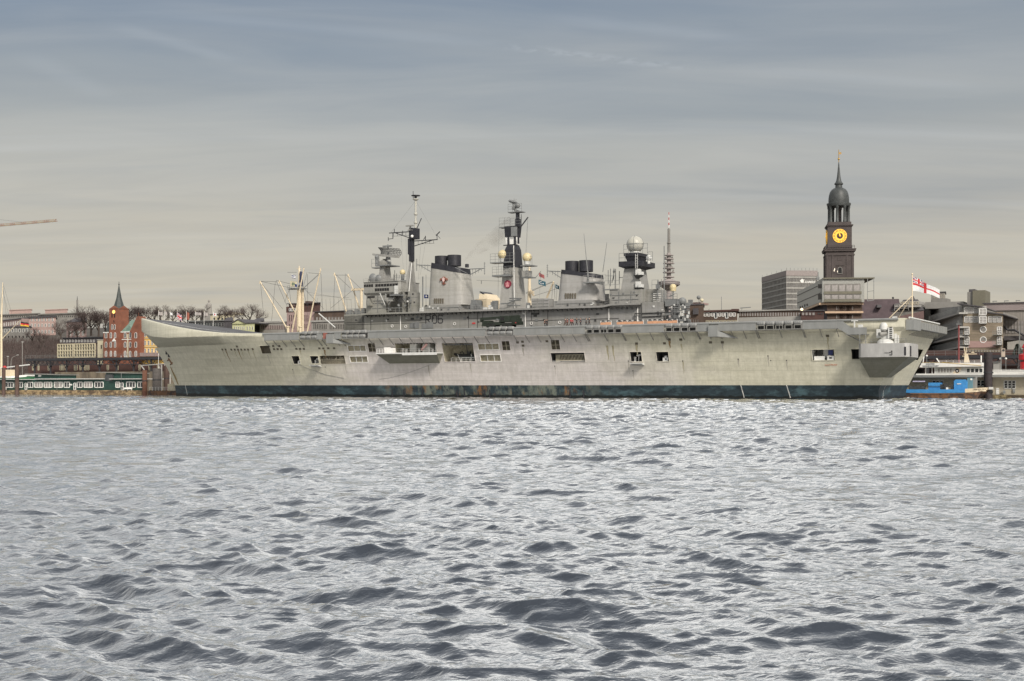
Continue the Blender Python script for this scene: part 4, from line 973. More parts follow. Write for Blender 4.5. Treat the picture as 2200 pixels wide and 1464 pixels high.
for a, b_, py, c, d in ((895,925,569.5,909,583),(1041,1009,577,1012,588),(1176,1204,582.5,1200,595)):   # aerial yards on the funnels
    p = part('funnel_yard', M['grey_d']); v = 19.5; p.tube((X(a,v),v,Z(a,py,v)),(X(b_,v),v,Z(b_,py+1.5,v)),.12); p.tube((X(a,v)+(.8 if a<b_ else -.8),v,Z(a,py,v)),(X(b_,v),v,Z(b_,py+14,v)),.11)
    for k in (1,2,3,4): xk = lerp(X(a,v),X(b_,v),k/5); p.tube((xk,v,Z(a,py,v)),(xk,v,Z(a,py,v)-.35-.35*k),.06,n=4)
    for k in range(-3, 4): p.tube((X(a,v)-.25,v,Z(a,py,v)+k*.45),(X(a,v)+.25,v,Z(a,py,v)+k*.45),.05,n=4)
    p.tube((X(a,v),v,Z(a,py,v)-1.6),(X(a,v),v,Z(a,py,v)+1.6),.09,n=5); p.done()
p = part('aerial_boom', M['grey_d'])
p.tube((X(978,18.6),18.6,Z(978,575,18.6)),(X(1004,18),18,Z(1004,588,18)),.09); p.tube((X(972),18.5,Z(972,562)),(X(972),18.5,Z(972,572)),.12); p.tube((X(1020),22,Z(1020,602)),(X(1073),22,Z(1073,604)),.05,n=4); p.tube((X(1030),22,Z(1030,603)),(X(1030),22,Z(1030,610)),.09,n=4); p.done()
p = part('funnel_platform', M['grey_d']); v = 18.2; p.box(X(1257,v),X(1293,v),v-1.2,v+1.5,Z(1275,609,v),Z(1275,606.5,v)); p.ext([(X(1281,v),Z(1275,609,v)),(X(1293,v),Z(1275,609,v)),(X(1293,v),Z(1275,613,v))],'y',v-1,v+1); FP = p.done()
p = part('guard_rail', M['grey']); p.rail([(X(1257,v),v-1.1,Z(1275,606.5,v)),(X(1306,v),v-1.1,Z(1275,606.5,v))],1.6,1.1,.05); p.done()
p = part('whip_antenna', M['grey_d']); p.tube((X(1263,17.5),17.5,Z(1263,606,17.5)),(X(1263,17.5),17.5,Z(1263,583,17.5)),.35,.15,8); p.tube((X(1263,17.5),17.5,Z(1263,590,17.5)),(X(1254.5,17.5),17.5,Z(1254,502,17.5)),.12,.05,5); p.tube((X(1295,21),21,Z(1295,585)),(X(1304,21),21,Z(1304,521)),.1,.05,5); p.done()
p = part('aerial_farm', M['grey_d'])
for px, t_, b_ in ((1303,580,610),(1308,577,615),(1319,577,640),(1315,581,601),(1327,582,610),(1337,583,596)): p.tube((X(px),22,Z(px,b_)),(X(px),22,Z(px,t_)),.1,n=4)
p.lathe((X(1315.5),22,Z(1315,587)),[(.05,0),(.35,.4),(.05,1.3)],6); p.tube((X(1316),22,Z(1316,585)),(X(1311),22,Z(1311,608)),.09); p.tube((X(1296),22,Z(1296,592.5)),(X(1320),22,Z(1320,592.5)),.06,n=4); p.tube((X(1327),22,Z(1327,596)),(X(1337),22,Z(1337,596)),.1,n=4); p.done()
# ---- centre mast tower
p = part('centre_tower', M['funnel']); tower(p, (1072,1131), (1081,1123), 665, 575, 19, 25, 1.0); CT = p.done()
p = part('tower_top', M['black']); tower(p, (1080.5,1123.5), (1085,1119.5), 574.5, 535, 19.9, 24.1, .3); tower(p, (1085,1119.5), (1090,1115), 535, 525.5, 20.2, 23.8, .5); p.done()
p = part('equipment_room', M['white']); p.frust((X(1088.5,21),X(1115,23),20.8,23.2),Z(1102,525),(X(1086,20.8),X(1117,23.2),20.6,23.4),Z(1102,509)); ER = p.done()
p = part('window', M['black'], ER)
for a in (1092.6, 1106.5, 1114): p.box(X(a-2,20.6),X(a+1.5,20.6),20.5,20.75,Z(1102,525,20.6),Z(1102,509,20.6))
p.done()
p = part('upper_tower', M['black']); p.frust((X(1086,20.8),X(1117,23.2),20.5,23.5),Z(1102,509.5),(X(1084.5,20.5),X(1119.5,23.5),20.2,23.8),Z(1102,486.5)); p.done()
p = part('tower_panel', M['grey_d']); p.box(X(1098,20.2),X(1110,20.2),20.12,20.5,Z(1102,508,20.2),Z(1102,488,20.2)); p.done()
p = part('top_pole', M['black']); p.box(X(1104.5),X(1112.5),21.4,22.6,Z(1108,487),Z(1108,470)); p.box(X(1106),X(1110.5),21.5,22.5,Z(1108,470),Z(1108,452)); p.done()
p = part('tower_platform', M['grey_d']); p.box(X(1072),X(1096),21,23,Z(1084,489.5),Z(1084,487.5)); p.rail([(X(1072.5),21,Z(1084,487.5)),(X(1095),21,Z(1084,487.5))],2.3,1.2,.042,3); p.rail([(X(1097),21,Z(1108,487)),(X(1119),21,Z(1108,487))],2.2,1.2,.042,3); p.done()
p = part('tower_platform', M['grey_d']); p.box(X(1091),X(1121),21,23,Z(1106,456.5),Z(1106,454.8)); p.rail([(X(1091.5),21,Z(1106,454.8)),(X(1120.5),21,Z(1106,454.8))],2.0,1.2,.042,3); p.done()
p = part('tower_platform', M['grey_d']); p.box(X(1063),X(1108),18.4,21,Z(1085,567),Z(1085,565)); p.rail([(X(1063.5),18.5,Z(1085,565)),(X(1106,18.5),18.5,Z(1085,565))],2.2,1.3,.042,3); p.done()
p = part('tower_platform', M['grey_d']); p.box(X(1122),X(1147),20,23,Z(1135,572.5),Z(1135,570.5)); p.rail([(X(1136),20,Z(1135,570.5)),(X(1147),20,Z(1135,570.5))],2.2,1.1,.042,3); p.done()
p = part('tower_platform', M['grey_d']); p.box(X(1069),X(1107),18,21,Z(1088,596),Z(1088,592.5)); p.rail([(X(1069.5),18.1,Z(1088,592.5)),(X(1106,18.1),18.1,Z(1088,592.5))],2.1,1.3,.04,3); p.done()
p = part('tower_platform', M['grey_d']); p.box(X(1125),X(1144),20,23,Z(1135,597.5),Z(1135,595.5)); p.rail([(X(1136),20,Z(1135,595.5)),(X(1144),20,Z(1135,595.5))],2.1,.8,.05,3); p.done()
p = part('platform_house', M['grey']); p.box(X(1123),X(1135.5),20.5,23,Z(1130,595.5),Z(1130,582)); p.box(X(1085,18.6),X(1094,18.6),18.6,19.5,Z(1090,592),Z(1090,581)); p.done()
for px, py, pr in ((1080,547.5,10.6),(1132.5,553.5,10.3)):
    x, z = at(px, py, 20.5); r = pr*(311+6)/F*1.04; q = MB(); q.smooth = True; q.sph((x,20.5,z), r, 20, 12, -.8); q.build('radome', M['dome_y'], CV)
    q = MB(); q.smooth = True; q.lathe((x,20.5,z), [(r*.62,-r*1.5),(r*.62,-r*.95),(r*.72,-r*.78)], 14); q.build('radome_base', M['light'], CV)
p = part('top_radar', M['grey_d'], smooth=True); x, z = at(1102, 434, 22); p.lathe((0,0,0),[(.02,-.5),(1.0,-.3),(1.35,0),(1.0,.35),(.02,.5)],14); p.v = [(x+v[0], 22+v[1]*.6, z+v[2]-.25*v[0]) for v in p.v]; p.tube((x,22,z),(X(1104),22,Z(1104,455)),.3); p.sph((X(1108),22,Z(1108,441)),.7,10,6); p.tube((X(1101),22,Z(1101,430)),(X(1100.5),22,Z(1100,426)),.06); p.tube((X(1104),22,Z(1104,430)),(X(1105),22,Z(1105,427)),.06); p.box(X(1098),X(1104),21.4,22.4,Z(1101,450),Z(1101,444)); p.done()
p = part('signal_boom', M['black']); p.tube((X(1118,21),21,Z(1118,489)),(X(1134.5,21),21,Z(1134,467)),.16); p.tube((X(1116),22,Z(1116,487)),(X(1116),22,Z(1116,460)),.08); p.box(X(1081),X(1090),21,21.6,Z(1085,528),Z(1085,526.5)); p.done()
for k in range(8): p_ = None
p = part('rigging_wire', M['grey_d'])
for a, b, c, d in ((1072,489,1071,565),(1134,467,1131,545),(1071,565,1070,640),(1134,467,1126,600)): p.tube((X(a,20.8),20.8,Z(a,b,20.8)),(X(c,20.6),20.6,Z(c,d,20.6)),.035,n=3)
p.done()
p = part('mast_ladder', M['white']); p.tube((X(1104,19),18.9,Z(1104,528,19)),(X(1107,19),18.6,Z(1107,663,19)),.1,n=4); p.done()
q = MB(); x, z = at(1091, 611, 19.4); n = 20; q.ext([(x+.95*cos(2*pi*k/n), z+1.0*sin(2*pi*k/n)) for k in range(n)], 'y', 19.2, 19.9); BG = q.build('tower_badge', M['badge'], CV)
q = MB(); q.ext([(x-.55,z+.35),(x+.55,z+.35),(x+.55,z+.2),(x-.55,z+.2)], 'y', 19.14, 19.3); q.ext([(x-.12,z+.6),(x+.12,z+.6),(x+.12,z-.55),(x-.12,z-.55)], 'y', 19.12, 19.3); q.ext([(x-.5,z+.2),(x-.38,z+.2),(x-.2,z-.55),(x-.45,z-.55)], 'y', 19.13, 19.3); q.ext([(x+.5,z+.2),(x+.38,z+.2),(x+.2,z-.55),(x+.45,z-.55)], 'y', 19.13, 19.3); q.ext([(x-.45,z-.55),(x+.45,z-.55),(x+.45,z-.68),(x-.45,z-.68)], 'y', 19.11, 19.3); q.build('badge_device', mk('badge_pale', (.62,.28,.30)), BG)
# lockers, boom and small gear between tower and funnel
p = part('boat_boom', M['grey_d'])
for a, b, c, d in ((1076,653,1090,652),(1090,652,1120,641),(1092,656,1118,657),(1095,641.5,1121,641.5),(1094,646,1119,645)): p.tube((X(a,18),18,Z(a,b,18)),(X(c,18),18,Z(c,d,18)),.16,n=5)
p.done()
for k in range(3):
    p = part('gear_cage', M['grey_d']); a = 1142.5+k*12.3; p.box(X(a,18.3),X(a+11.6,18.3),18.3,21,WZ+.45,Z(a,642,18.3)); p.cur = 1
    for kk in range(3): p.box(X(a,18.3)+.1,X(a+11.6,18.3)-.1,18.22,18.3,WZ+.7+kk*.75,WZ+.78+kk*.75)
    p.build('gear_cage', [M['grey'],M['dark']], CV)
p = part('locker_house', M['grey_d']); p.box(X(1178,19),X(1188,21),19,21.5,WZ+.45,Z(1182,642,19)); p.done()
for px in (1014,1020,1026,1032,1058,1062,1133,1137,1022): p = part('deck_gear', M['grey_d']); p.cbox(X(px,19),19.5,WZ+.45,RND.uniform(.5,1.4),1,RND.uniform(.8,2.6)); p.done()
p = part('deck_house', M['grey_d']); p.box(X(1016),X(1027),20,23,WZ+.45,Z(1020,645)); p.done()
for px in (1040,1045,1052,1056,1135,904,909,906): p = part('small_gear', M['light']); p.cbox(X(px,18.5),18.6,WZ+.45,.6,.5,RND.uniform(.6,1.4)); p.done()
# ---- after island and its radar tower
p = part('aft_house', M['grey']); p.box(fx(1310,V0), fx(1377,V0), V0-.1, V1, WZ, Z(1340,622,V0)); p.box(fx(1300,V0),fx(1312,V0),V0+1.5,V1,WZ,Z(1340,640,V0)); p.done()
p = part('aft_tower', M['grey']); tower(p, (1334,1396), (1341,1388), 622, 577, 19, 26.5, .9); p.done()
p = part('radar_platform', M['black']); p.frust((X(1342,19.5),X(1388,25),19.8,25.5),Z(1365,578),(X(1330,18.5),X(1404,26),18.6,26.6),Z(1365,574)); p.box(X(1329,18.5),X(1405,26),18.5,26.7,Z(1365,574),Z(1365,563)); p.frust((X(1346,19.5),X(1386,25),20,25),Z(1365,563),(X(1342,19.5),X(1389,25),19.6,25.4),Z(1365,551)); p.box(X(1340,19.4),X(1391,25.2),19.4,25.6,Z(1365,551),Z(1365,544.5)); p.done()
x, z = at(1364.5, 525.5, 22.3); r = 18.3*322/F; q = MB(); q.smooth = True; q.sph((x,22.3,z), r, 32, 20, -.93); BD = q.build('radome', M['dome'], CV)
q = MB()
n = 40
for k in range(n):
    a, b_ = 2*pi*k/n, 2*pi*(k+1)/n; q.tube((x+r*1.004*cos(a),22.3+r*1.004*sin(a),z),(x+r*1.004*cos(b_),22.3+r*1.004*sin(b_),z),.06,n=4)
    for th in (-1.35, .2):
        f_ = lambda an: (x+r*1.004*cos(an)*cos(th), 22.3+r*1.004*cos(an)*sin(th), z+r*1.004*sin(an)); q.tube(f_(a), f_(b_), .05, n=4)
q.build('seam', M['grey_d'], BD)
q = MB(); q.smooth = True; q.lathe((x,22.3,z), [(1.25,-r-.1),(1.2,-r*.85)], 18); q.build('radome_base', M['light'], CV)
x, z = at(1394, 554.5, 19.5); q = MB(); q.smooth = True; q.sph((x,19.5,z), .72, 12, 9, -.8); q.tube((x,19.5,z-.5),(x,19.5,z-1.4),.35,n=8); q.build('radome', M['light'], CV)
p = part('guard_rail', M['grey_d']); p.rail([(X(1340,19.4),19.4,Z(1365,544.5,19)),(X(1391,19.4),19.4,Z(1365,544.5,19))],2.3,1.1,.055,2); p.rail([(X(1330,18.6),18.6,Z(1365,563,19)),(X(1343,18.6),18.6,Z(1365,563,19))],2.2,1.0,.055,2); p.rail([(X(1392,18.6),18.6,Z(1365,563,19)),(X(1402,18.6),18.6,Z(1365,563,19))],2.2,.8,.055,2); p.done()
p = part('tower_ladder', M['light'])
for o in (-.28,.28): p.tube((X(1367.5,18.4)+o,18.4,Z(1367,577,18.4)),(X(1367.5,18.4)+o,18.4,Z(1367,546,18.4)),.06,n=4)
for k in range(9): p.tube((X(1367.5,18.4)-.28,18.4,Z(1367,577-k*3.4,18.4)),(X(1367.5,18.4)+.28,18.4,Z(1367,577-k*3.4,18.4)),.05,n=4)
p.done()
for py0, py1 in ((586,599),(613,633)):
    p = part('tower_bracket', M['dark']); v = 18.0; zt4 = Z(1370,py0+5,v); p.loft([[(X(1362,v),18,zt4),(X(1378,v),18,zt4),(X(1378,v),20,zt4),(X(1362,v),20,zt4)],[(X(1362,v),19.6,Z(1370,py1,v)),(X(1364,v),19.6,Z(1370,py1,v)),(X(1364,v),20,Z(1370,py1,v)),(X(1362,v),20,Z(1370,py1,v))]]); p.done()
    p = part('jammer_box', M['light']); p.box(X(1371,v),X(1378,v),18,19.5,zt4+.02,zt4+.8); p.box(X(1363,v),X(1372,v),18.6,19.6,zt4+.1,zt4+1.5); p.done()
p = part('side_house', M['grey_d']); p.box(X(1299,19.2),X(1331,19.2),18.2,19.2,Z(1312,625),Z(1312,623)); p.rail([(X(1299,18.3),18.3,Z(1312,623)),(X(1331,18.3),18.3,Z(1312,623))],2,1.1,.05); p.done()
plate(1304.5, 645, 1.0, 3.0, 'wall_door', M['dark'], V0-.1)
p = part('stern_house', M['grey']); blk(p, 1379, 1437, 649, 700, V0-.4, V1-4); p.box(fx(1436,V0), fx(1460,V1-3), V0+1.5, V1-3, DK, Z(1445,655,V0)); p.box(fx(1376,V0),fx(1402,V0),V0+3,V1,WZ,Z(1390,622,V0+3)); p.done()
p = part('wall_pipe', M['dark'])
for a, b, c, d in ((1378,652,1378,681),(1380,681,1432,679),(1364,674,1440,671.5),(1364,674,1364,692)): p.tube((fx(a,V0-.6),V0-.6,fz(a,b,V0-.6)),(fx(c,V0-.6),V0-.6,fz(c,d,V0-.6)),.13,n=5)
p.done()
p = part('gear_rack', M['grey_d'])
rr = random.Random(5)
for k in range(34):
    q = part('stowed_gear', M['grey_d']); px = rr.uniform(1436,1478); py = rr.uniform(655,697); x, z = at(px, py, 20); q.cbox(x, 20+rr.uniform(-1,2), z, rr.uniform(.3,1.6), .8, rr.uniform(.15,.9)); q.done()
for py in (657,661,667,671,680,688): p.tube((fx(1446,19),19,fz(1446,py,19)),(fx(1482,19),19,fz(1482,py+.5,19)),.14,n=5)
for px in (1450,1460,1470,1480): p.tube((fx(px,19),19,DK),(fx(px,19),19,fz(px,657,19)),.1,n=4)
p.done()
for k in range(12):
    p = part('white_fitting', M['light']); px = rr.uniform(1440,1482); py = rr.uniform(656,696); x, z = at(px, py, 18.6); p.cbox(x, 18.8, z, rr.uniform(.12,.5), .2, rr.uniform(.2,.8)); p.done()
p = part('small_dish', M['grey_d'], smooth=True); x, z = at(1466, 648, 20); p.sph((x,20,z),1.0,12,8); p.tube((x,20,z),(x,20,z-2),.3); p.done()
p = part('yellow_radome', M['dome_y'], smooth=True); x, z = at(1446, 617.5, 21); p.sph((x,21,z),.82,14,9,-.95); p.lathe((x,21,z),[(.7,-.95),(.82,0)],14); p.done()
p = part('aft_mast', M['grey_d']); p.tube((x,21,z-.8),(x,21,WZ-1),.16); p.tube((x-1,21,z-2.2),(x+.3,21,z-1.7),.14); p.tube((X(1427),21,Z(1427,529)),(X(1427),21,Z(1427,655)),.13); p.tube((X(1421),21,Z(1421,600)),(X(1421),21,Z(1421,655)),.07); p.box(X(1432),X(1456),20,23,WZ,Z(1444,643)); p.rail([(X(1404),20,Z(1410,622)),(X(1418),20,Z(1410,622))],2.2,1.0,.05); p.rail([(X(1400),20,WZ+1),(X(1458),20,WZ+1)],2.0,1.4,.05,3); p.box(X(1412),X(1419),20,21,Z(1415,621),Z(1415,612)); p.tube((X(1415),20.5,Z(1415,640)),(X(1415),20.5,Z(1415,603)),.15); p.done()
p = part('white_racking', M['white'])
for k in range(5): p.box(X(1403,21),X(1418,21),21,22,Z(1410,632+k*4,21),Z(1410,630.6+k*4,21))
p.done()
rf = random.Random(12)
for k in range(64):                     # vents, lamps, junction boxes and doors scattered over the island faces
    a, b, p0, p1, v = rf.choice(((795,862,640,672,V0),(870,896,632,668,V0+.8),(913,1015,657,669,V0-.2),(1192,1295,648,662,V0-.2),(1312,1374,626,652,V0-.1),(1382,1434,654,676,V0-.4),(745,1370,682,690,V0)))
    px, py = rf.uniform(a,b), rf.uniform(p0,p1); kind = rf.random()
    plate(px, py, rf.uniform(.25,.7), rf.uniform(.2,.6), 'wall_fitting', M['dark' if kind < .5 else ('grey_d' if kind < .8 else 'light')], v, .15)
for a, b, v, pa, pb_ in ((930,1000,18.95,620,620),(1212,1290,18.95,603,603)):   # faint horizontal plate seams on the funnels
    pass
p = part('wall_pipe', M['grey_d'])
for a, b, py, v in ((793,862,646,V0),(793,830,652,V0),(800,866,662,V0),(872,897,640,V0+.8),(915,1012,661,V0-.2),(1195,1290,652,V0-.2),(1315,1372,634,V0-.1),(1315,1372,644,V0-.1)): p.tube((fx(a,v),v-.07,fz((a+b)/2,py,v)),(fx(b,v),v-.07,fz((a+b)/2,py,v)),.07,n=4)
for px, pa, pb_, v in ((812,636,672,V0),(835,650,674,V0),(858,640,674,V0),(882,632,670,V0+.8),(940,657,669,V0-.2),(1330,626,654,V0-.1),(1356,626,654,V0-.1)): p.tube((fx(px,v),v-.07,fz(px,pa,v)),(fx(px,v),v-.07,fz(px,pb_,v)),.08,n=4)
p.done()
# ================================================================ THINGS ON THE DECK
# orange-lit barrier sheets
for k, (a, b) in enumerate(((1290,1313),(1325,1382),(1391,1455))):
    lab = ['short orange sheet barrier on the flight deck, nearest the walking people','long orange sheet barrier on the flight deck below the radar tower','long orange sheet barrier on the flight deck at the island end'][k]
    v = -.8; q = MB(); x0, x1 = fx(a, v), fx(b, v)
    t_ = thing('deck_barrier', lab, 'barrier', (x0+x1)/2, v, DK, 'orange barriers on the flight deck')
    n = max(2, int((x1-x0)/1.1))
    q = MB()
    for j in range(n): q.box(x0+(x1-x0)*j/n+.02, x0+(x1-x0)*(j+1)/n-.02, v-.05, v+.05, DK+.05, DK+.78+.06*(j%2))
    q.build('sheet', M['orange'], t_)
    q = MB()
    for j in range(n+1): q.tube((x0+(x1-x0)*j/n, v+.12, DK), (x0+(x1-x0)*j/n, v+.12, DK+1.15), .06, n=4)
    q.tube((x0, v+.12, DK+1.1), (x1, v+.12, DK+1.1), .05, n=4); q.build('frame', M['white'], t_)
    for j in range(n): q = MB(); q.cbox(x0+(x1-x0)*(j+.5)/n, v, DK+.99, .55, .2, .26); q.build('cap', M['dark'], t_)
# mobile crane
v = -.6; cx0, cx1 = fx(1034.5, v), fx(1122, v); L_ = cx1-cx0
T = thing('mobile_crane', 'dark green mobile crane vehicle parked on the flight deck with its telescopic boom lowered', 'crane vehicle', (cx0+cx1)/2, v, DK)
def cxp(u): return cx0+L_*u
q = MB(); q.box(cxp(.10), cxp(.97), v-1.2, v+1.2, DK+.75, DK+1.25); q.box(cxp(.12),cxp(.30),v-1.25,v+1.25,DK+1.25,DK+1.6); q.frust((cxp(.06),cxp(.24),v-1.2,v+1.2),DK+.6,(cxp(.09),cxp(.24),v-1.15,v+1.15),DK+1.9); q.build('chassis', M['green_d'], T)
q = MB(); q.box(cxp(.30),cxp(.52),v-1.2,v+1.2,DK+1.25,DK+1.5); q.box(cxp(.80),cxp(.97),v-1.2,v+1.2,DK+1.0,DK+1.6); q.build('outrigger_box', M['green_d'], T)
q = MB(); q.box(cxp(.065),cxp(.09),v-1.0,v+1.0,DK+1.2,DK+1.75); q.build('windscreen', M['glass_b'], T)
q = MB(); q.frust((cxp(.50),cxp(.78),v-1.3,v+1.2),DK+1.5,(cxp(.52),cxp(.72),v-1.3,v+1.1),DK+2.9); q.box(cxp(.74),cxp(.94),v-1.1,v+1.1,DK+1.6,DK+2.35); q.build('turret', M['green_d'], T)
q = MB(); q.loft([[(cxp(.0),v-.45,DK+2.05),(cxp(.0),v+.45,DK+2.05),(cxp(.0),v+.45,DK+2.65),(cxp(.0),v-.45,DK+2.65)],[(cxp(.93),v-.55,DK+2.4),(cxp(.93),v+.55,DK+2.4),(cxp(.93),v+.55,DK+3.05),(cxp(.93),v-.55,DK+3.05)]]); q.box(cxp(-.01),cxp(.03),v-.5,v+.5,DK+1.6,DK+2.6); q.build('boom', M['green_d'], T)
q = MB(); q.tube((cxp(.40),v-.5,DK+2.15),(cxp(.62),v-.5,DK+1.7),.16); q.tube((cxp(.02),v-.2,DK+1.7),(cxp(.08),v-.2,DK+1.0),.06); q.build('lift_cylinder', M['grey_d'], T)
q = MB(); q.box(cxp(.54),cxp(.62),v-1.34,v-1.3,DK+1.8,DK+2.6); q.build('cab_window', M['glass_b'], T)
for u in (.235,.345,.62,.74):
    for s in (-1, 1):
        q = MB(); q.smooth = True; yy = v+s*1.1; q.tube((cxp(u),yy-.2,DK+.6),(cxp(u),yy+.2,DK+.6),.6,n=16); w_ = q.build('wheel', M['rubber'], T)
        q = MB(); q.tube((cxp(u),yy+s*.2,DK+.6),(cxp(u),yy+s*.24,DK+.6),.28,n=10); q.build('rim', M['green_d'], w_)
q = MB(); q.cbox(cxp(.90),v-1.2,DK+1.1,.3,.06,.2); q.build('tail_light', M['red'], T)
# people walking on deck
def skin_mesh(nodes, edges, name, sub=1):
    me = bpy.data.meshes.new(name); me.from_pydata([n[:3] for n in nodes], edges, []); ob = bpy.data.objects.new(name, me); COL.objects.link(ob)
    sk = ob.modifiers.new('s', 'SKIN'); 
    for k, n in enumerate(nodes): me.skin_vertices[0].data[k].radius = (n[3], n[4] if len(n) > 4 else n[3])
    me.skin_vertices[0].data[0].use_root = True
    sb = ob.modifiers.new('u', 'SUBSURF'); sb.levels = sub; sb.render_levels = sub
    bpy.context.view_layer.update()
    r = bpy.data.meshes.new_from_object(ob.evaluated_get(bpy.context.evaluated_depsgraph_get())); bpy.data.objects.remove(ob); bpy.data.meshes.remove(me); r.name = name
    r.polygons.foreach_set('use_smooth', [True]*len(r.polygons)); return r
SKIN = mk('skin', (.50,.31,.23), .6); HAIR = mk('dark_hair', (.05,.035,.025), .8)
def person(px, label, coat, trou, face=1, stride=.25, cap=None, v=-2.6, arms=0.0, group='people walking on the flight deck'):
    x = fx(px, v); t_ = thing('person', label, 'person', x, v, DK, group); s = stride; f = face
    def add(me, nm, mat):
        me.materials.clear(); me.materials.append(mat); o = bpy.data.objects.new(nm, me); COL.objects.link(o); o.parent = t_; return o
    hip, kn, an = .92, .50, .08
    N = [(0,0,.95,.13,.10),(0,0,1.15,.13,.10),(0,0,1.38,.16,.10),(0,0,1.50,.06),(0,0,1.58,.06),(.01*f,0,1.68,.085,.1),(.0,0,1.78,.06)]
    E_ = [(0,1),(1,2),(2,3),(3,4),(4,5),(5,6)]
    for sg in (-1, 1):
        b0 = len(N); a = s*sg*f
        N += [(0,sg*.1,.90,.085),(a*.55,sg*.1,.50,.06),(a*.9 - (.12*f if a*f<0 else 0),sg*.1,.10,.04),(a*.9+.14*f,sg*.1,.04,.04)]
        E_ += [(0,b0),(b0,b0+1),(b0+1,b0+2),(b0+2,b0+3)]
        c0 = len(N); aa = -a*.6
        hx, hz = aa+.08*f+arms*.2*f, .84+arms*.3
        N += [(0,sg*.2,1.40,.055),(aa*.5,sg*.23,1.12,.045),(hx-.02*f,sg*.22,hz+.03,.032),(hx,sg*.22,hz-.04,.034,.022)]
        E_ += [(2,c0),(c0,c0+1),(c0+1,c0+2),(c0+2,c0+3)]
        for j in range(4): N.append((hx+(.01+.015*j)*f, sg*.22, hz-.12-.006*(1.5-abs(j-1.5)), .008)); E_.append((c0+3, len(N)-1))
        N.append((hx+.05*f, sg*.20, hz-.06, .009)); E_.append((c0+3, len(N)-1))
    add(skin_mesh(N, E_, 'body'), 'body', SKIN)
    J = [(0,0,.80,.17,.13),(0,0,1.15,.155,.12),(0,0,1.38,.185,.115),(0,0,1.47,.10,.09)]; JE = [(0,1),(1,2),(2,3)]
    for sg in (-1, 1):
        a = s*sg*f; aa = -a*.6; c0 = len(J); J += [(0,sg*.21,1.40,.075),(aa*.5,sg*.24,1.12,.062),(aa+.06*f+arms*.2*f,sg*.22,.89+arms*.3,.048)]; JE += [(2,c0),(c0,c0+1),(c0+1,c0+2)]
    add(skin_mesh(J, JE, 'coat'), 'coat', coat)
    J = [(0,0,.90,.15,.12)]; JE = []
    for sg in (-1, 1):
        a = s*sg*f; c0 = len(J); J += [(0,sg*.1,.86,.10),(a*.55,sg*.1,.50,.075),(a*.9-(.12*f if a*f<0 else 0),sg*.1,.12,.06)]; JE += [(0,c0),(c0,c0+1),(c0+1,c0+2)]
    add(skin_mesh(J, JE, 'trousers'), 'trousers', trou)
    q = MB(); q.smooth = True; q.sph((-.015*f,0,1.70),.118,12,8,.05); q.sph((-.06*f,0,1.68),.09,10,6); me = q.mesh('hair', HAIR); add(me, 'hair', cap or HAIR)
    if cap: q = MB(); q.smooth = True; q.lathe((.01*f,0,1.76),[(.125,0),(.15,.05),(.14,.08),(.02,.09)],12); add(q.mesh('cap', cap), 'cap', cap)
    q = MB(); q.smooth = True; q.sph((.105*f,0,1.655),.022,6,4); q.build('nose', SKIN, t_, loc=(0,0,0))
    q = MB()
    for sg in (-1,1): q.sph((.088*f,sg*.04,1.69),.014,6,4)
    q.build('eyes', M['black'], t_, loc=(0,0,0))
    t_.scale = (1.06,1.06,1.06); return t_
blk_c = mk('black_coat', (.022,.022,.026), .8); nav = mk('navy_coat', (.03,.033,.05), .8); brn = mk('brown_coat', (.10,.06,.05), .8); redc = mk('red_jacket', (.45,.035,.04), .7); trd = mk('dark_trousers', (.03,.03,.035), .8); trr = mk('brown_trousers', (.09,.05,.04), .8); gry = mk('grey_coat', (.10,.10,.10), .8)
person(1170.5, 'person in a grey-brown coat standing by the lockers left of the others', brn, trd, -1, .1, v=-1)
person(1174.8, 'person in a long black coat standing close beside the lockers', blk_c, trd, 1, .08, v=-1.4)
person(1214.5, 'person in a dark brown jacket at the left of the walking group', brn, trr, 1, .25)
person(1219, 'person in a maroon brown jacket half hidden behind the red jacket', mk('maroon_jacket',(.16,.05,.05)), trr, -1, .2, v=-1.8)
person(1226.5, 'person in a bright red jacket striding along the deck', redc, trr, 1, .34, arms=.4)
person(1230.5, 'person in a red jacket and dark trousers just ahead of the striding one', mk('dull_red_jacket',(.34,.05,.05)), trd, 1, .28, v=-1.8)
person(1239, 'person in a black suit with a pale collar walking alone after the red jackets', blk_c, trd, 1, .22, cap=blk_c)
person(1247.5, 'person in a dark navy coat, tallest one in the middle of the walking group', nav, trd, -1, .2)
person(1259.5, 'person in a grey coat walking left of the last black figure', gry, trd, 1, .18, v=-1.8)
person(1266, 'person in a black coat and cap at the right end of the group', blk_c, trd, 1, .2, cap=blk_c)
# inflatable boat in the hull bay
(bx, by, bz), bw = BOAT
T = thing('inflatable_boat', 'black rigid inflatable boat stowed in the open bay of the hull', 'boat', bx, by, bz+.9)
q = MB(); q.smooth = True; Lb = bw*.40; zb_ = bz+1.5
for yy in (by-.75, by+.75): q.path([(bx-Lb,by,zb_+.35),(bx-Lb*.75,yy,zb_+.1),(bx,yy,zb_),(bx+Lb,yy,zb_)], .32, 10)
q.build('tube', M['rubber'], T)
q = MB(); q.loft([[(bx-Lb*.9,by-.1,zb_-.1),(bx-Lb*.9,by+.1,zb_-.1),(bx-Lb*.9,by+.1,zb_+.2),(bx-Lb*.9,by-.1,zb_+.2)],[(bx-Lb*.3,by-.8,zb_-.7),(bx-Lb*.3,by+.8,zb_-.7),(bx-Lb*.3,by+.8,zb_),(bx-Lb*.3,by-.8,zb_)],[(bx+Lb*.95,by-.8,zb_-.7),(bx+Lb*.95,by+.8,zb_-.7),(bx+Lb*.95,by+.8,zb_),(bx+Lb*.95,by-.8,zb_)]]); q.build('keel', M['grey_d'], T)
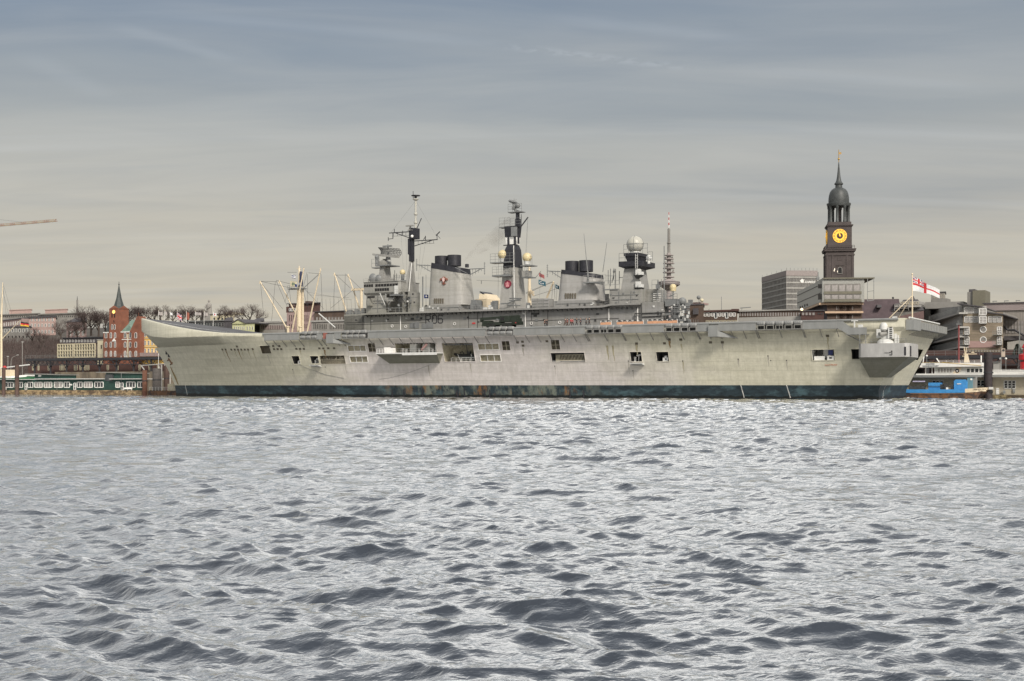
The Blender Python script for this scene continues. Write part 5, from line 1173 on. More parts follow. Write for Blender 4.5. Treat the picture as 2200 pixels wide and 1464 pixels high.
q = MB(); q.box(bx,bx+.9,by-.3,by+.3,zb_-.1,zb_+1.0); q.box(bx+Lb*.8,bx+Lb,by-.4,by+.4,zb_,zb_+.9); q.build('console', M['dark'], T)
q = MB(); q.tube((bx-Lb*.6,by-1.1,zb_+.3),(bx-Lb*.35,by-1.1,bz+.1),.06); q.tube((bx+Lb*.5,by-1.1,zb_+.4),(bx+Lb*.5,by-1.1,zb_-.3),.06); q.build('gripe', M['white'], T)
q = MB(); q.box(bx-Lb*.5,bx+Lb*.9,by-.7,by+.7,bz+.0,bz+.12); 
for xx in (bx-Lb*.4,bx+Lb*.3,bx+Lb*.8): q.box(xx-.1,xx+.1,by-.6,by+.6,bz+.12,zb_-.7)
q.build('cradle', M['white'], T)
# boat-bay platform below the first bay (part of the hull)
yb = -2.2; z = fz(880, 760, -5.5); x0, x1 = fx(809,-5.5), fx(944,-5.5); xm0 = fx(866,-5.5)
p = part('bay_platform', M['light']); p.box(x0, x1-.5, -5.9, -2.0, z-.05, z+.25); p.box(xm0, x1-.5, -6.0, -5.8, z-.4, z+.25); p.done()
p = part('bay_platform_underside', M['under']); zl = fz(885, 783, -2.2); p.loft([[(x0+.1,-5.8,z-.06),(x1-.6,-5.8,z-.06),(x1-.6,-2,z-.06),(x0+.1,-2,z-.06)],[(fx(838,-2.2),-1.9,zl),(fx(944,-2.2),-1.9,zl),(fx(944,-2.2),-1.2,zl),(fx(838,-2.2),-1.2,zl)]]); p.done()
p = part('guard_rail', M['white']); p.rail([(x0+.3,-5.8,z+.25),(fx(827,-5.8),-5.8,z+.25)],1.0,.7,.05,2); p.done()
p = part('platform_locker', M['white']); p.box(fx(827,-5),fx(836,-5),-5.4,-4.2,z+.25,z+1.6); p.box(fx(836,-5),fx(846,-5),-5.4,-4.2,z+.25,z+1.45); p.done()
p = part('boarding_line', M['grey_d'])
pts = []
for px, py in ((931,784),(900,795),(870,805),(840,812),(815,815)): x, zz_ = at(px, py, -.9); pts.append((x, MID-half(-x,zz_)-.05, zz_))
p.path(pts, .04, 4)
pts = []
for px, py in ((646,783),(670,794),(700,805),(740,813)): x, zz_ = at(px, py, -.9); pts.append((x, MID-half(-x,zz_)-.05, zz_))
p.path(pts, .04, 4); p.done()
# ---------------------------------------------------------------- flags
def flag(mb_n, C, w, h, drop, wav, pat, mats, name, label, x, y, z, cat='flag', group=None, dirx=1, ph=0, depth=0, taper=.12):
    """cloth from the hoist corner C (top), u along the fly, v down; pat(u,v) -> material index"""
    nu, nv = mb_n; m = MB(); P = []
    for i in range(nu+1):
        for j in range(nv+1):
            u, vv = i/nu, j/nv
            wy = wav*sin(u*7+ph+vv*1.2)*u**.6
            P.append((C[0]+dirx*w*u*(1-.06*abs(sin(3*u))), C[1]+depth*u+wy, C[2]-h*vv*(1-taper*u)-drop*u**1.15+.35*wav*sin(u*9+vv*2+ph)*u))
    F_ = []; I = []
    for i in range(nu):
        for j in range(nv):
            a = i*(nv+1)+j; F_.append((a, a+nv+1, a+nv+2, a+1)); I.append(pat((i+.5)/nu, (j+.5)/nv))
    m.add(P, F_); m.m = I; m.smooth = False
    return solo(m, name, mats, label, cat, x, y, z, group)
def union(u, v):                          # 0 blue 1 red 2 white ; u,v in 0..1
    a, b = (u-.5)*2, (v-.5)
    if abs(a) < .2 or abs(b) < .10: return 1
    if abs(a) < .33 or abs(b) < .165: return 2
    d1, d2 = abs(b-a*.5), abs(b+a*.5)
    d = min(d1, d2)
    return 1 if d < .035 else (2 if d < .10 else 0)
def ensign(u, v):
    if abs(u-.5) < .055 or abs(v-.5) < .075: return 1
    if u < .445 and v < .425: return union(u/.445, v/.425)
    return 2
x, y, zt = STAFF
fw = fx(2017, 12)-x; fh = fz(1960,594,12)-fz(1960,624,12)
flag((90,60), (x+.15, y, zt-.5), fw, fh, fh*1.02, .45, ensign, [M['flag_b'],M['flag_r'],M['flag_w']], 'naval_ensign', 'white naval ensign with a red cross flying from the staff at the stern', x, y, zt-.5, taper=.48)
xw, zw = at(1158, 586, 22); flag((14,9), (xw,22,zw), X(1169)-X(1158), 1.0, .75, .2, lambda u,v: 0, [mk('dull_red_flag',(.30,.09,.09))], 'signal_flag', 'small dull red flag on a halyard right of the badge tower', xw, 22, zw, group='signal flags on the halyards')
xw, zw = at(1157, 601, 22); flag((22,14), (xw,22,zw), X(1172)-X(1157), 1.25, .7, .2, lambda u,v: 1 if (.18<((u-.38)**2*1.6+(v-.5)**2)**.5<.33 and not (u>.5 and v<.5)) or (abs(u-.72)<.06 and .4<v<.75) else 0, [M['flag_t'],M['flag_w']], 'signal_flag', 'teal flag with a pale swirl flying under the dull red one', xw, 22, zw, group='signal flags on the halyards')
xw, zw = at(1193, 611, 22); flag((14,9), (xw,22,zw), X(1201)-X(1193), 1.0, .5, .15, lambda u,v: 1 if abs(v-.5)<.15 and .3<u<.7 else 0, [M['flag_t'],M['flag_w']], 'signal_flag', 'dark teal flag half behind the second funnel', xw, 22, zw, group='signal flags on the halyards')
xw, zw = at(911, 633, 22); flag((14,9), (xw,22,zw), X(920)-X(911), 1.05, .15, .15, lambda u,v: 1 if (u-.6)**2+(v-.45)**2<.05 else 0, [M['flag_b'],M['flag_w']], 'signal_flag', 'dark blue flag with a white spot beside the first funnel', xw, 22, zw, group='signal flags on the halyards')
p = part('flag_halyard', M['grey_d']); p.tube((X(911),22,Z(911,660)),(X(911),22,Z(911,590)),.05,n=4); p.tube((X(1147),22,Z(1147,596)),(X(1158.5),22,Z(1158,582)),.06,n=4); p.tube((X(1158),22,Z(1158,582)),(X(1155),22,Z(1155,640)),.03,n=3); p.tube((X(1193),22,Z(1193,608)),(X(1192),22,Z(1192,645)),.04,n=3); p.tube((X(904),22,Z(904,594)),(X(904),22,Z(904,668)),.16,n=5); p.done()
# ================================================================ THE FAR BANK
def land_h(x, y):
    h = 3.6+min(1, max(0, (y-70)/60))*3.5
    hill = max(0.0, min(1, (-300-x)/60))*min(1, max(0, (y-92)/75))*20
    hill += max(0.0, min(1, (-200-x)/120))*min(1, max(0, (y-170)/90))*9
    mid = min(1, max(0, (y-150)/300))*12
    return h+max(hill, mid)
def make_land():
    xs = [-3000,-1500,-900,-600]+list(range(-520, 80, 20))+[120,200,400,1000,3000]; ys = [68.0,69,80,92,105,120,135,150,170,200,240,300,400,520,800,1500,4000]
    m = MB(); m.smooth = True
    m.add([(x, y, land_h(x, y) if y > 68 else -2) for x in xs for y in ys], [(i*len(ys)+j, (i+1)*len(ys)+j, (i+1)*len(ys)+j+1, i*len(ys)+j+1) for i in range(len(xs)-1) for j in range(len(ys)-1)])
    o = m.build('ground', mk('bank_ground', (.075,.065,.055), .9, var=.35, scale=.08), None, loc=(0,0,0)); o.location = world(0,0,0); o.rotation_euler = (0,0,ROT); o['kind'] = 'structure'
make_land()
WM = {}
def win_mesh(w, h, nx=2, ny=2, fw=.12, frame='white', glass='glass', arch=False):
    key = (round(w,2), round(h,2), nx, ny, round(fw,2), frame, glass, arch)
    if key in WM: return WM[key]
    m = MB(); m.cur = 1
    if arch:
        n = 8; pts = [(-w/2,0),(w/2,0)]+[(w/2*cos(pi*k/n), h-w/2+w/2*sin(pi*k/n)) for k in range(n+1)]
        m.ext(pts, 'y', -.04, .05); m.cur = 0
        for a, b in zip(pts, pts[1:]+pts[:1]): m.tube((a[0],-.06,a[1]), (b[0],-.06,b[1]), fw*.6, n=4)
    else:
        m.box(-w/2, w/2, -.04, .05, 0, h); m.cur = 0
        for x in (-w/2, w/2): m.box(x-fw/2, x+fw/2, -.14, .02, 0, h)
        for z in (0, h): m.box(-w/2+fw/2, w/2-fw/2, -.145, .02, z-fw/2, z+fw/2)
        for k in range(1, nx): x = -w/2+w*k/nx; m.box(x-fw*.35, x+fw*.35, -.10, .02, fw/2, h-fw/2)
        for k in range(1, ny): z = h*k/ny; m.box(-w/2+fw/2, w/2-fw/2, -.11, .02, z-fw*.3, z+fw*.3)
    WM[key] = m.mesh('window', [M[frame], M[glass]]); return WM[key]
def windows(th, px0, px1, n, rows, h, v, wfrac=.6, nx=2, ny=2, frame='white', glass='glass', fw=None, arch=False, name='window', skip=()):
    """n windows between two sight lines on the plane y=v, one row per py in rows (bottom of the window), height in px"""
    x0, x1 = fx(px0, v), fx(px1, v); w = (x1-x0)/n
    for r, py in enumerate(rows):
        for k in range(n):
            if (k, r) in skip: continue
            pm = px0+(px1-px0)*(k+.5)/n; z0 = fz(pm, py, v); z1 = fz(pm, py-h, v)
            ww = w*wfrac; hh = (z1-z0)
            me = win_mesh(round(ww,1) if ww > 1 else round(ww,2), round(hh*4)/4 if hh > 1 else hh, nx, ny, fw or min(.22, ww*.12), frame, glass, arch)
            inst(me, name, th, (x0+(k+.5)*w, v, z0))
def back(x1, v, d): return min(x1, x1+(x1-62.1)/(v+273.3)*d)   # flank splayed along the camera's sight line, hiding the side wall
def plan(x0, x1, v, d, o=0):
    xb = back(x1, v, d)
    if xb < x0+1.5: d = max(.6, d*(x1-x0-1.5)/max(.1, x1-xb)); xb = back(x1, v, d)
    return [(x0-o,v-o),(x1+o,v-o),(xb+o,v+d+o),(x0-o,v+d+o)]
def house(name, label, cat, px0, px1, pt, pb, v, depth, mat, group=None, partname='wall'):
    x0, x1 = fx(px0, v), fx(px1, v); pm = (px0+px1)/2; z1 = fz(pm, pt, v); z0 = fz(pm, pb, v); zg = min(z0, land_h(x0, v+1))-1
    th = thing(name, label, cat, (x0+x1)/2, v, z0, group)
    m = MB(); m.ext(plan(x0, x1, v, depth), 'z', zg, z1); m.build(partname, mat, th)
    return th, x0, x1, z0, z1
def roof_flat(th, x0, x1, v, d, z, mat, h=.5, o=.4, name='roof'):
    m = MB(); m.ext(plan(x0, x1, v, d, o), 'z', z+.003, z+h); return m.build(name, mat, th)
def roof_hip(th, x0, x1, v, d, z, h, mat, ins=3, o=.3, name='roof'):
    P = plan(x0, x1, v, d, o); i2 = min(ins, (P[2][0]-x0)*.35); ym = (P[0][1]+P[2][1])/2; xr = (P[1][0]+P[2][0])/2
    m = MB(); m.loft([[(a, b, z+.003) for a, b in P],[(x0+i2,ym-.4,z+h),(xr-i2,ym-.4,z+h),(xr-i2,ym+.4,z+h),(x0+i2,ym+.4,z+h)]]); return m.build(name, mat, th)
M['pink'] = mk('pink_render', (.46,.325,.29), .85, var=.12, scale=.3); M['pinkd'] = mk('dull_pink_stone', (.33,.24,.225), .85, var=.15, scale=.4)
M['stone'] = mk('grey_stone', (.27,.255,.235), .85, var=.2, scale=.3); M['concrete'] = mk('concrete', (.33,.32,.30), .85, var=.15, scale=.3)
M['slate'] = mk('slate_roof', (.075,.07,.075), .8, var=.25, scale=.6); M['brickr'] = brick('red_brick', (.31,.105,.055), (.24,.08,.045), (.17,.11,.09))
M['brickb'] = brick('brown_brick', (.13,.085,.06), (.10,.065,.05), (.11,.09,.08)); M['brickd'] = brick('dark_brick', (.12,.055,.045), (.09,.045,.04), (.09,.07,.065))
M['copper'] = mk('green_copper', (.16,.24,.20), .6, var=.2, scale=.6); M['yellow'] = mk('yellow_render', (.70,.46,.13), .8, var=.1, scale=.3)
M['creamw'] = mk('cream_wall', (.52,.47,.34), .8, var=.1, scale=.3); M['ygreen'] = mk('pale_yellow_green', (.50,.50,.29), .8, var=.1); M['iron'] = mk('dark_iron', (.035,.035,.04), .6, var=.3)
M['greenw'] = mk('dark_green_boards', (.02,.055,.045), .6, var=.25, scale=1.2); M['greyrend'] = mk('grey_render', (.21,.20,.185), .85, var=.15, scale=.3)
M['spire'] = mk('weathered_copper', (.05,.058,.056), .6, var=.25, scale=.8)
# ---- hilltop buildings at the left edge
T, x0, x1, z0, z1 = house('apartment_building', 'pink apartment block with rows of white framed windows on the hilltop at left', 'building', 62, 120, 683, 731, 170, 16, M['pink'])
roof_flat(T, x0, x1, 170, 16, z1, M['slate'], .8, .5)
windows(T, 65, 117, 7, (690.5, 702.5, 716.5), 6.5, 170, .42, 2, 1); windows(T, 65, 117, 7, (727,), 3.5, 170, .4, 2, 1)
m = MB(); xw0, xw1 = fx(-30,182), fx(64,176); m.loft([[(xw0,182,20),(xw1,171,20),(xw1,185,20),(xw0,196,20)],[(xw0,182,fz(-10,693,182)),(xw1,171,fz(62,684,171)),(xw1,185,fz(62,684,171)),(xw0,196,fz(-10,693,182))]]); m.build('wing', M['pinkd'], T)
m = MB(); m.loft([[(xw0,181.5,fz(-10,693,182)),(xw1,170.4,fz(62,684,171)),(xw1,186,fz(62,684,171)),(xw0,197,fz(-10,693,182))],[(xw0,183,fz(-10,690,182)),(xw1,173,fz(62,681.5,171)),(xw1,183,fz(62,681.5,171)),(xw0,195,fz(-10,690,182))]]); m.build('wing_roof', M['slate'], T)
me = win_mesh(.6, 1.7, 1, 1, .1)
for k in range(16):
    u = (k+.5)/16; xx = lerp(xw0, xw1, u); yy = lerp(182, 171, u); zt = lerp(fz(-10,693,182), fz(62,684,171), u)
    o = inst(me, 'window', T, (xx, yy-.15, zt-2.9)); o.rotation_euler = (0,0,math.atan2(-11, xw1-xw0))
T, x0, x1, z0, z1 = house('terrace_building', 'low dark stone building with arched openings below the pink block', 'building', -20, 66, 704, 731, 150, 10, M['greyrend']); roof_flat(T, x0, x1, 150, 10, z1, M['slate'])
windows(T, 0, 62, 8, (714,), 7, 150, .45, 1, 1); windows(T, 0, 62, 8, (727,), 6, 150, .5, 1, 1, 'stone', 'glass_b')
for (a, b, pa, pb_, c, d, pp, lab) in ((-20, 86, 677, 692, 20, 68, 667.5, 'long grey flat roofed block with a small pale penthouse behind the pink building'), (85, 182, 675.5, 692, 97, 145, 667, 'long grey flat roofed block with a wide pale penthouse near the thin chimney')):
    T, x0, x1, z0, z1 = house('office_block', lab, 'building', a, b, pa, pb_, 235, 15, M['stone']); roof_flat(T, x0, x1, 235, 15, z1, M['greyrend'], .6, .6)
    m = MB(); m.ext(plan(fx(c,238), fx(d,238), 238, 7), 'z', z1+.6, fz(c, pp, 238)); m.ext(plan(fx(c,238), fx(d,238), 238, 7, .3), 'z', fz(c,pp,238), fz(c,pp,238)+.4); m.build('penthouse', M['pink'], T)
    windows(T, a+2, b-2, 22, (682 if a < 0 else 681.5,), 3, 235, .55, 1, 1, 'stone', 'glass_b')
T = thing('chimney', 'thin tall dark chimney standing on the hill left of the church', 'chimney', fx(166,232), 232, 20); m = MB(); m.tube((fx(166,232),232,20), (fx(166,232),232,fz(166,645,232)), .55, .45, 10); m.build('shaft', M['greyrend'], T); m = MB(); m.tube((fx(166,232),232,fz(166,645,232)),(fx(166,232),232,fz(166,637,232)), .2, .1, 6); m.build('tip', M['iron'], T)
T, x0, x1, z0, z1 = house('villa', 'small pink villa half hidden behind bare trees left of the church', 'house', 143, 186, 692, 727, 150, 12, M['pinkd']); roof_hip(T, x0, x1, 150, 12, z1, 2.2, M['slate'], 2)
windows(T, 146, 183, 5, (703,), 5, 150, .35, 2, 1); windows(T, 146, 183, 4, (721,), 9, 150, .35, 2, 1)
# ---- white grid office, pale stair tower, brick mission church, yellow house
T, x0, x1, z0, z1 = house('grid_office', 'office with a white concrete grid of square windows left of the brick church', 'building', 125, 207, 738, 772, 110, 14, M['brickd'])
m = MB(); m.box(x0+.5, x1+2, 112, 123, z1, fz(160,727,112)); m.build('attic_storey', M['slate'], T); m = MB(); m.box(x0, x1+2.3, 111.4, 123.5, fz(160,727,112), fz(160,725.5,112)); m.build('roof', M['iron'], T)
for a, b, n in ((125.5,158,6),(161.5,205.5,8)):
    m = MB(); xa, xb = fx(a,110), fx(b,110); zz0, zz1 = fz(165,768,110), fz(165,739.5,110); n2 = 4
    for k in range(n+1): m.box(lerp(xa,xb,k/n)-.17, lerp(xa,xb,k/n)+.17, 109.45, 110, zz0, zz1)
    for k in range(5):
        z = lerp(zz0,zz1,k/4); hgt = .35 if k in (0,2,4) else .14; m.box(xa-.17, xb+.17, 109.5, 110, z-hgt/2, z+hgt/2)
    m.build('facade_grid', M['creamw'], T); windows(T, a, b, n, (767.2, 753.2), 12.4, 110, .96, 1, 2, 'creamw', 'glass', .1)
windows(T, 128, 205, 12, (735.5,), 5, 112, .35, 1, 1)
T, x0, x1, z0, z1 = house('stair_tower', 'narrow pale yellow rendered wall between grid office and brick church', 'building', 209.5, 221.5, 731, 772, 109, 12, M['creamw']); roof_flat(T, x0, x1, 109, 12, z1, M['concrete'], .3, .2)
m = MB(); m.box(x1-1.2, x1-.7, 108.9, 109.05, z1-3.5, z1-2); m.build('slit_window', M['glass_b'], T)
T, x0, x1, z0, z1 = house('brick_church', 'red brick seamen\'s church with a pointed green spire and arched windows', 'church', 222, 298, 713.5, 775, 105, 18, M['brickr'])
m = MB(); xa, xb = fx(258,105), fx(300,105); m.loft([[(xa,105,z1),(xb,105,z1),(xb,123,z1),(xa,123,z1)],[(xa,111,fz(275,688.5,111)),(xb,111,fz(275,688.5,111)),(xb,117,fz(275,688.5,111)),(xa,117,fz(275,688.5,111))]]); RF = m.build('roof', M['copper'], T)
m = MB(); xc = fx(275,105); m.ext([(xc-1.6,z1+.1),(xc+1.6,z1+.1),(xc+1.6,z1+1.0),(xc,z1+2.6),(xc-1.6,z1+1.0)],'y',105.6,110); m.build('dormer', M['copper'], RF)
ta, tb = fx(234.5,104), fx(255.5,104); zt = fz(245,664,104); tm = (ta+tb)/2; tw = tb-ta
m = MB(); m.box(ta, tb, 104, 104+tw, z0, zt); TW = m.build('tower', M['brickr'], T)
m = MB(); zc = zt
for k in range(4):
    fx_, fy_ = [(0,-1),(1,0),(0,1),(-1,0)][k]; cy = 104+tw/2
    if fy_: m.ext([(ta,zc),(tb,zc),(tm,zc+1.3)],'y',cy+fy_*tw/2-.15,cy+fy_*tw/2+.15)
    else: m.ext([(104,zc),(104+tw,zc),(cy,zc+1.3)],'x',tm+fx_*tw/2-.15,tm+fx_*tw/2+.15)
m.build('tower_gable', M['brickr'], TW)
m = MB(); cy = 104+tw/2; zs = fz(245,612,104); n = 8
rr_ = lambda r, z: [(tm+r*cos(2*pi*(k+.5)/n), cy+r*sin(2*pi*(k+.5)/n), z) for k in range(n)]
m.loft([rr_(tw*.56, zt+.1), rr_(tw*.40, zt+(zs-zt)*.13), rr_(tw*.21, zt+(zs-zt)*.45), rr_(.15, zs)]); m.build('spire', M['spire'], TW)
m = MB(); m.tube((tm,cy,zs-.2),(tm,cy,zs+1.4),.09); m.sph((tm,cy,zs+.3),.28,8,5); m.build('finial', M['iron'], TW)
q = MB(); zk = fz(244,670.5,104); q.ext([(tm-.1+.7*cos(2*pi*k/16), zk+.7*sin(2*pi*k/16)) for k in range(16)],'y',103.85,104.2); q.build('window_glint', emit('glint_gold', (1.0,.55,.15), 1.1), TW)  # sun glint on the spire window, painted as a glowing disc
for px in (241,246.5):
    inst(win_mesh(.75,1.9,1,1,.12,'brickr','glass_b',True), 'louvre_opening', TW, (fx(px,104),104,fz(px,683,104)))
    inst(win_mesh(.75,1.9,1,1,.12,'white','glass_b',True), 'window', TW, (fx(px,104),104,fz(px,708,104)))
inst(win_mesh(.6,.9,1,1,.1,'brickr','glass_b',True), 'window', TW, (tm,104,fz(245,693,104)))
for px0_, px1_, zt_, zs_, nm in ((223.5,232,711,690,'turret'),):
    a, b = fx(px0_,104.5), fx(px1_,104.5); m = MB(); m.lathe(((a+b)/2,106,0),[((b-a)/2,z0),((b-a)/2,fz(228,zt_,104.5)),((b-a)*.56,fz(228,zt_,104.5)),(.05,fz(228,zs_,104.5))],8); m.build(nm, M['spire'], T)
ga, gb = fx(283,104.4), fx(300,104.4); gm_ = (ga+gb)/2+1.0
m = MB(); m.ext([(ga-1.2,z1-.2),(gb,z1-.2),(gb,z1+4.6),(gm_+.6,fz(295,680,104.4)),(gm_-.3,fz(295,680,104.4)),(ga+1.0,z1+3.2)],'y',104.4,108); m.ext([(ga-.2,z0),(gb,z0),(gb,z1-.2),(ga-.2,z1-.2)],'y',104.4,108); m.tube((gm_,105,fz(295,680,104)),(gm_,105,fz(295,672,104)),.09); GB = m.build('gable', M['brickr'], T)
for px in (228,238.5,247.5,257,269,280,292):
    for py in (726.5, 746.5, 766): 
        if px > 245 and py > 770: continue
        vv = 104 if 234 < px < 256 else (104.4 if px > 283 else 105)
        inst(win_mesh(1.05 if px not in (238.5,247.5) else .85, 2.1, 2, 1, .16, 'white', 'glass_l' if py > 760 else 'glass', True), 'window', T, (fx(px,vv),vv,fz(px,py,vv)))
for px in (258,270,282): inst(win_mesh(1.2,1.0,2,1,.14,'white','glass_l'), 'window', T, (fx(px,105),105,fz(px,770,105)))
m = MB(); m.box(x0,fx(234,105),104.85,105,z1-.25,z1+.1); m.box(fx(257,105),fx(283,105),104.85,105,z1-.25,z1+.1); m.box(fx(262,105),fx(283,105),104.86,105,fz(272,730.5,105),fz(272,729,105)); m.build('stone_band', M['white'], T)
m = MB(); 
for px in (274.5,): m.box(fx(px,105)-.35,fx(px,105)+.35,104.88,105,fz(px,769,105),fz(px,718,105))
m.build('pale_strip', M['creamw'], T)
m = MB(); xx = fx(243,103.4); m.ext([(xx-1.1,fz(243,734,104)),(xx+1.1,fz(243,734,104)),(xx,fz(243,727.5,104))],'y',103.7,104.05); m.build('porch_gable', M['white'], T)
T, x0, x1, z0, z1 = house('yellow_house', 'bright yellow rendered house with white windows between church and carrier bow', 'house', 298.5, 356, 713, 775, 107, 14, M['yellow']); roof_hip(T, x0, x1, 107, 14, z1, 2.5, M['slate'], 2)
windows(T, 301, 354, 7, (724,742,759), 10, 107, .5, 2, 2)
m = MB()
for py in (727,745.5,762.5): m.box(x0,x1,106.8,107,fz(325,py+.8,107),fz(325,py-.8,107))
m.build('cornice', M['creamw'], T)
m = MB(); m.box(x0, x1, 104.5, 107, fz(325,766,105), fz(325,758,105)); m.build('terrace', M['pinkd'], T); 
# ---- elevated railway along the whole bank
def viaduct(name, label, xa, xb, v, zd, cols):
    T = thing(name, label, 'viaduct', (xa+xb)/2, v, 3.6)
    m = MB(); m.box(xa, xb, v, v+8, zd-.9, zd); m.build('girder', M['iron'], T)
    m = MB(); n = int((xb-xa)/2.6)
    for k in range(n):
        a, b = xa+(xb-xa)*k/n, xa+(xb-xa)*(k+1)/n; m.tube((a,v-.1,zd-.9),(b,v-.1,zd-2.6),.10,n=4); m.tube((b,v-.1,zd-.9),(a,v-.1,zd-2.6),.10,n=4)
    m.tube((xa,v-.1,zd-2.6),(xb,v-.1,zd-2.6),.16,n=4); m.build('lattice', M['iron'], T)
    m = MB(); m.rail([(xa,v-.1,zd),(xb,v-.1,zd)],1.2,2.6,.05); m.build('guard_rail', M['grey_d'], T)
    for k in range(cols):
        x = xa+(xb-xa)*(k+.5)/cols; m = MB(); m.tube((x,v+.6,3),(x,v+.6,zd-.8),.35,n=8); m.tube((x-2.2,v+.4,zd-.9),(x,v+.5,zd-4.2),.16,n=5); m.tube((x+2.2,v+.4,zd-.9),(x,v+.5,zd-4.2),.16,n=5); m.build('column', M['iron'], T)
    return T
viaduct('railway_viaduct', 'dark iron railway viaduct passing below the brick church at left', fx(55,80), fx(380,80), 80, fz(200,769,80), 9)
viaduct('railway_viaduct', 'dark iron lattice railway viaduct behind the tour boat at right', fx(1960,80), fx(2230,80), 80, fz(2050,764,80), 4)
# arcade wall and low fronts below the viaduct
T, x0, x1, z0, z1 = house('arcade_wall', 'dark stone front with pale doorways in the shade under the left viaduct', 'building', 60, 372, 784, 802, 92, 6, M['brickd'])
for px, w in ((71,1.2),(83,1.2),(106,2.2),(131,1.6),(136,1.6),(143,1.6),(163,2.6),(173,1.3),(179,1.3),(184,1.3),(190,1.3),(232,1.5),(252,1.6),(300,1.4),(322,1.6),(340,1.4)): inst(win_mesh(round(w*.6,1), 2.2, 2, 1, .14, 'creamw', 'glass'), 'window', T, (fx(px,92),92,fz(px,796,92)))
# quay wall and mooring piles
m = MB(); x0, x1 = fx(118,66), fx(420,66); m.box(x0, x1, 66, 68.4, -2, fz(240,799,66)); solo(m, 'quay_wall', mk('stained_quay_stone', (.20,.165,.12), .9, var=.35, scale=.4, stretch=(1,1,.3), col2=(.09,.075,.06)), 'stained grey brown quay wall behind the green pontoon house', 'quay wall', (x0+x1)/2, 66, 0)
PILE_M = mk('wet_timber', (.085,.055,.045), .85, var=.4, scale=1.2, stretch=(1,1,.25))
def pile(px, w, pt, v, lab, mat=None, pb=850):
    x = fx(px, v); r = w/2*(1/ (F/ (OY+x*AY+v*BY))); z = fz(px, pt, v); t_ = thing('mooring_pile', lab, 'mooring pile', x, v, 0, 'dark mooring piles standing in the river')
    m = MB(); m.smooth = True; m.lathe((x,v,0),[(r*1.03,-2),(r,.8),(r*.98,z-.1),(r*.8,z)],12); m.build('shaft', mat or PILE_M, t_)
    m = MB(); m.lathe((x,v,0),[(r*1.06,z*.55),(r*1.06,z*.55+.3)],12); m.build('band', M['iron'], t_)
pile(8, 8, 790, 30, 'brown mooring pile at the far left edge with a red buoy beside it'); pile(36.5, 9, 784, 30, 'brown mooring pile left of the green pontoon house upper storey')
pile(311, 11, 796, 33, 'slender rusty brown pile at the right end of the green pontoon', mk('rusty_pile',(.16,.075,.05),.85,var=.3)); pile(337, 19, 792, 35, 'thick dark grey pile between pontoon and carrier bow', mk('grey_pile',(.10,.09,.085),.85,var=.25)); pile(358, 12, 786, 38, 'dark pile closest to the carrier bow', PILE_M)
pile(2123, 18, 757, 38, 'very thick black mooring pile in front of the white tour boat', mk('black_pile',(.035,.028,.03),.8,var=.4))
T = thing('landing_barge', 'low rusty red pontoon floating beside the carrier bow', 'pontoon', fx(350,30), 30, 0); m = MB(); m.box(fx(318,30), fx(382,30), 30, 38, -.5, fz(350,840,30)); m.build('deck', M['rust'], T)
m = MB(); m.box(fx(360,31),fx(372,31),31,34,fz(350,840,30),fz(366,825,31)); m.build('cabin', M['creamw'], T); m = MB(); m.rail([(fx(320,30),30.2,fz(350,840,30)),(fx(380,30),30.2,fz(350,840,30))],1.1,1.2,.04); m.build('guard_rail', M['white'], T)
# gangway crane post at the bow and arm with buoy at far left
T = thing('gangway_mast', 'pale steel gangway mast with braces standing by the carrier bow', 'mast', fx(347,40), 40, 0); m = MB(); m.tube((fx(347,40),40,0),(fx(347,40),40,fz(347,784,40)),.25,n=6); m.tube((fx(340,40),40,fz(347,784,40)),(fx(347,40),40,fz(347,800,40)),.15); m.tube((fx(303,42),42,fz(303,786,42)),(fx(310,42),42,fz(310,795,42)),.2); m.tube((fx(303,42),42,fz(303,786,42)),(fx(355,42),42,fz(355,782,42)),.16); m.build('post', M['concrete'], T)
# ---- green pontoon house
v = 36; T, x0, x1, z0, z1 = house('pontoon_house', 'long dark green pontoon house with many white windows on a floating stone coloured pontoon', 'boathouse', -25, 308, 816, 838, v, 9, M['greenw'])
zp = fz(150,838.5,v)
m = MB(); m.box(fx(-40,v), fx(312,v), v-1.6, v+10, -.6, zp); m.build('pontoon', mk('algae_stone', (.34,.25,.14), .9, var=.4, scale=1.2, stretch=(1,1,2), col2=(.10,.07,.045), thr=.5), T)
m = MB(); m.box(fx(-25,v),fx(72,v),v-1.2,v+9.5,z1,z1+.22); m.box(fx(80,v),fx(224,v),v-1.2,v+9.5,z1+.1,z1+.34); m.box(fx(240,v),fx(310,v),v-1.2,v+9.5,z1+.05,z1+.27); m.build('roof', M['light'], T)
for a, b, pt in ((72,124,804.5),(225,278,801)):
    m = MB(); m.box(fx(a,v),fx(b,v),v+.5,v+8,z1+.34,fz((a+b)/2,pt,v)); up = m.build('upper_storey', M['greenw'], T)
    m = MB(); zt = fz((a+b)/2,pt,v); m.ext([(fx(a-18,v),zt+.3),(fx(b,v)+.6,zt-.1),(fx(b,v)+.6,zt-.3),(fx(a-18,v),zt+.05)],'y',v-.2,v+8.6); m.build('roof', M['greyrend'], up)
m = MB(); m.box(fx(80,v),fx(86,v),v+.4,v+.5,fz(83,809.5,v),fz(83,806,v)); m.build('house_number_sign', M['white'], T)
m = MB(); m.box(fx(226,v),fx(242,v),v-.1,v+.6,z1-.5,fz(233,805,v)); m.build('stair_glazing', M['glass'], T)
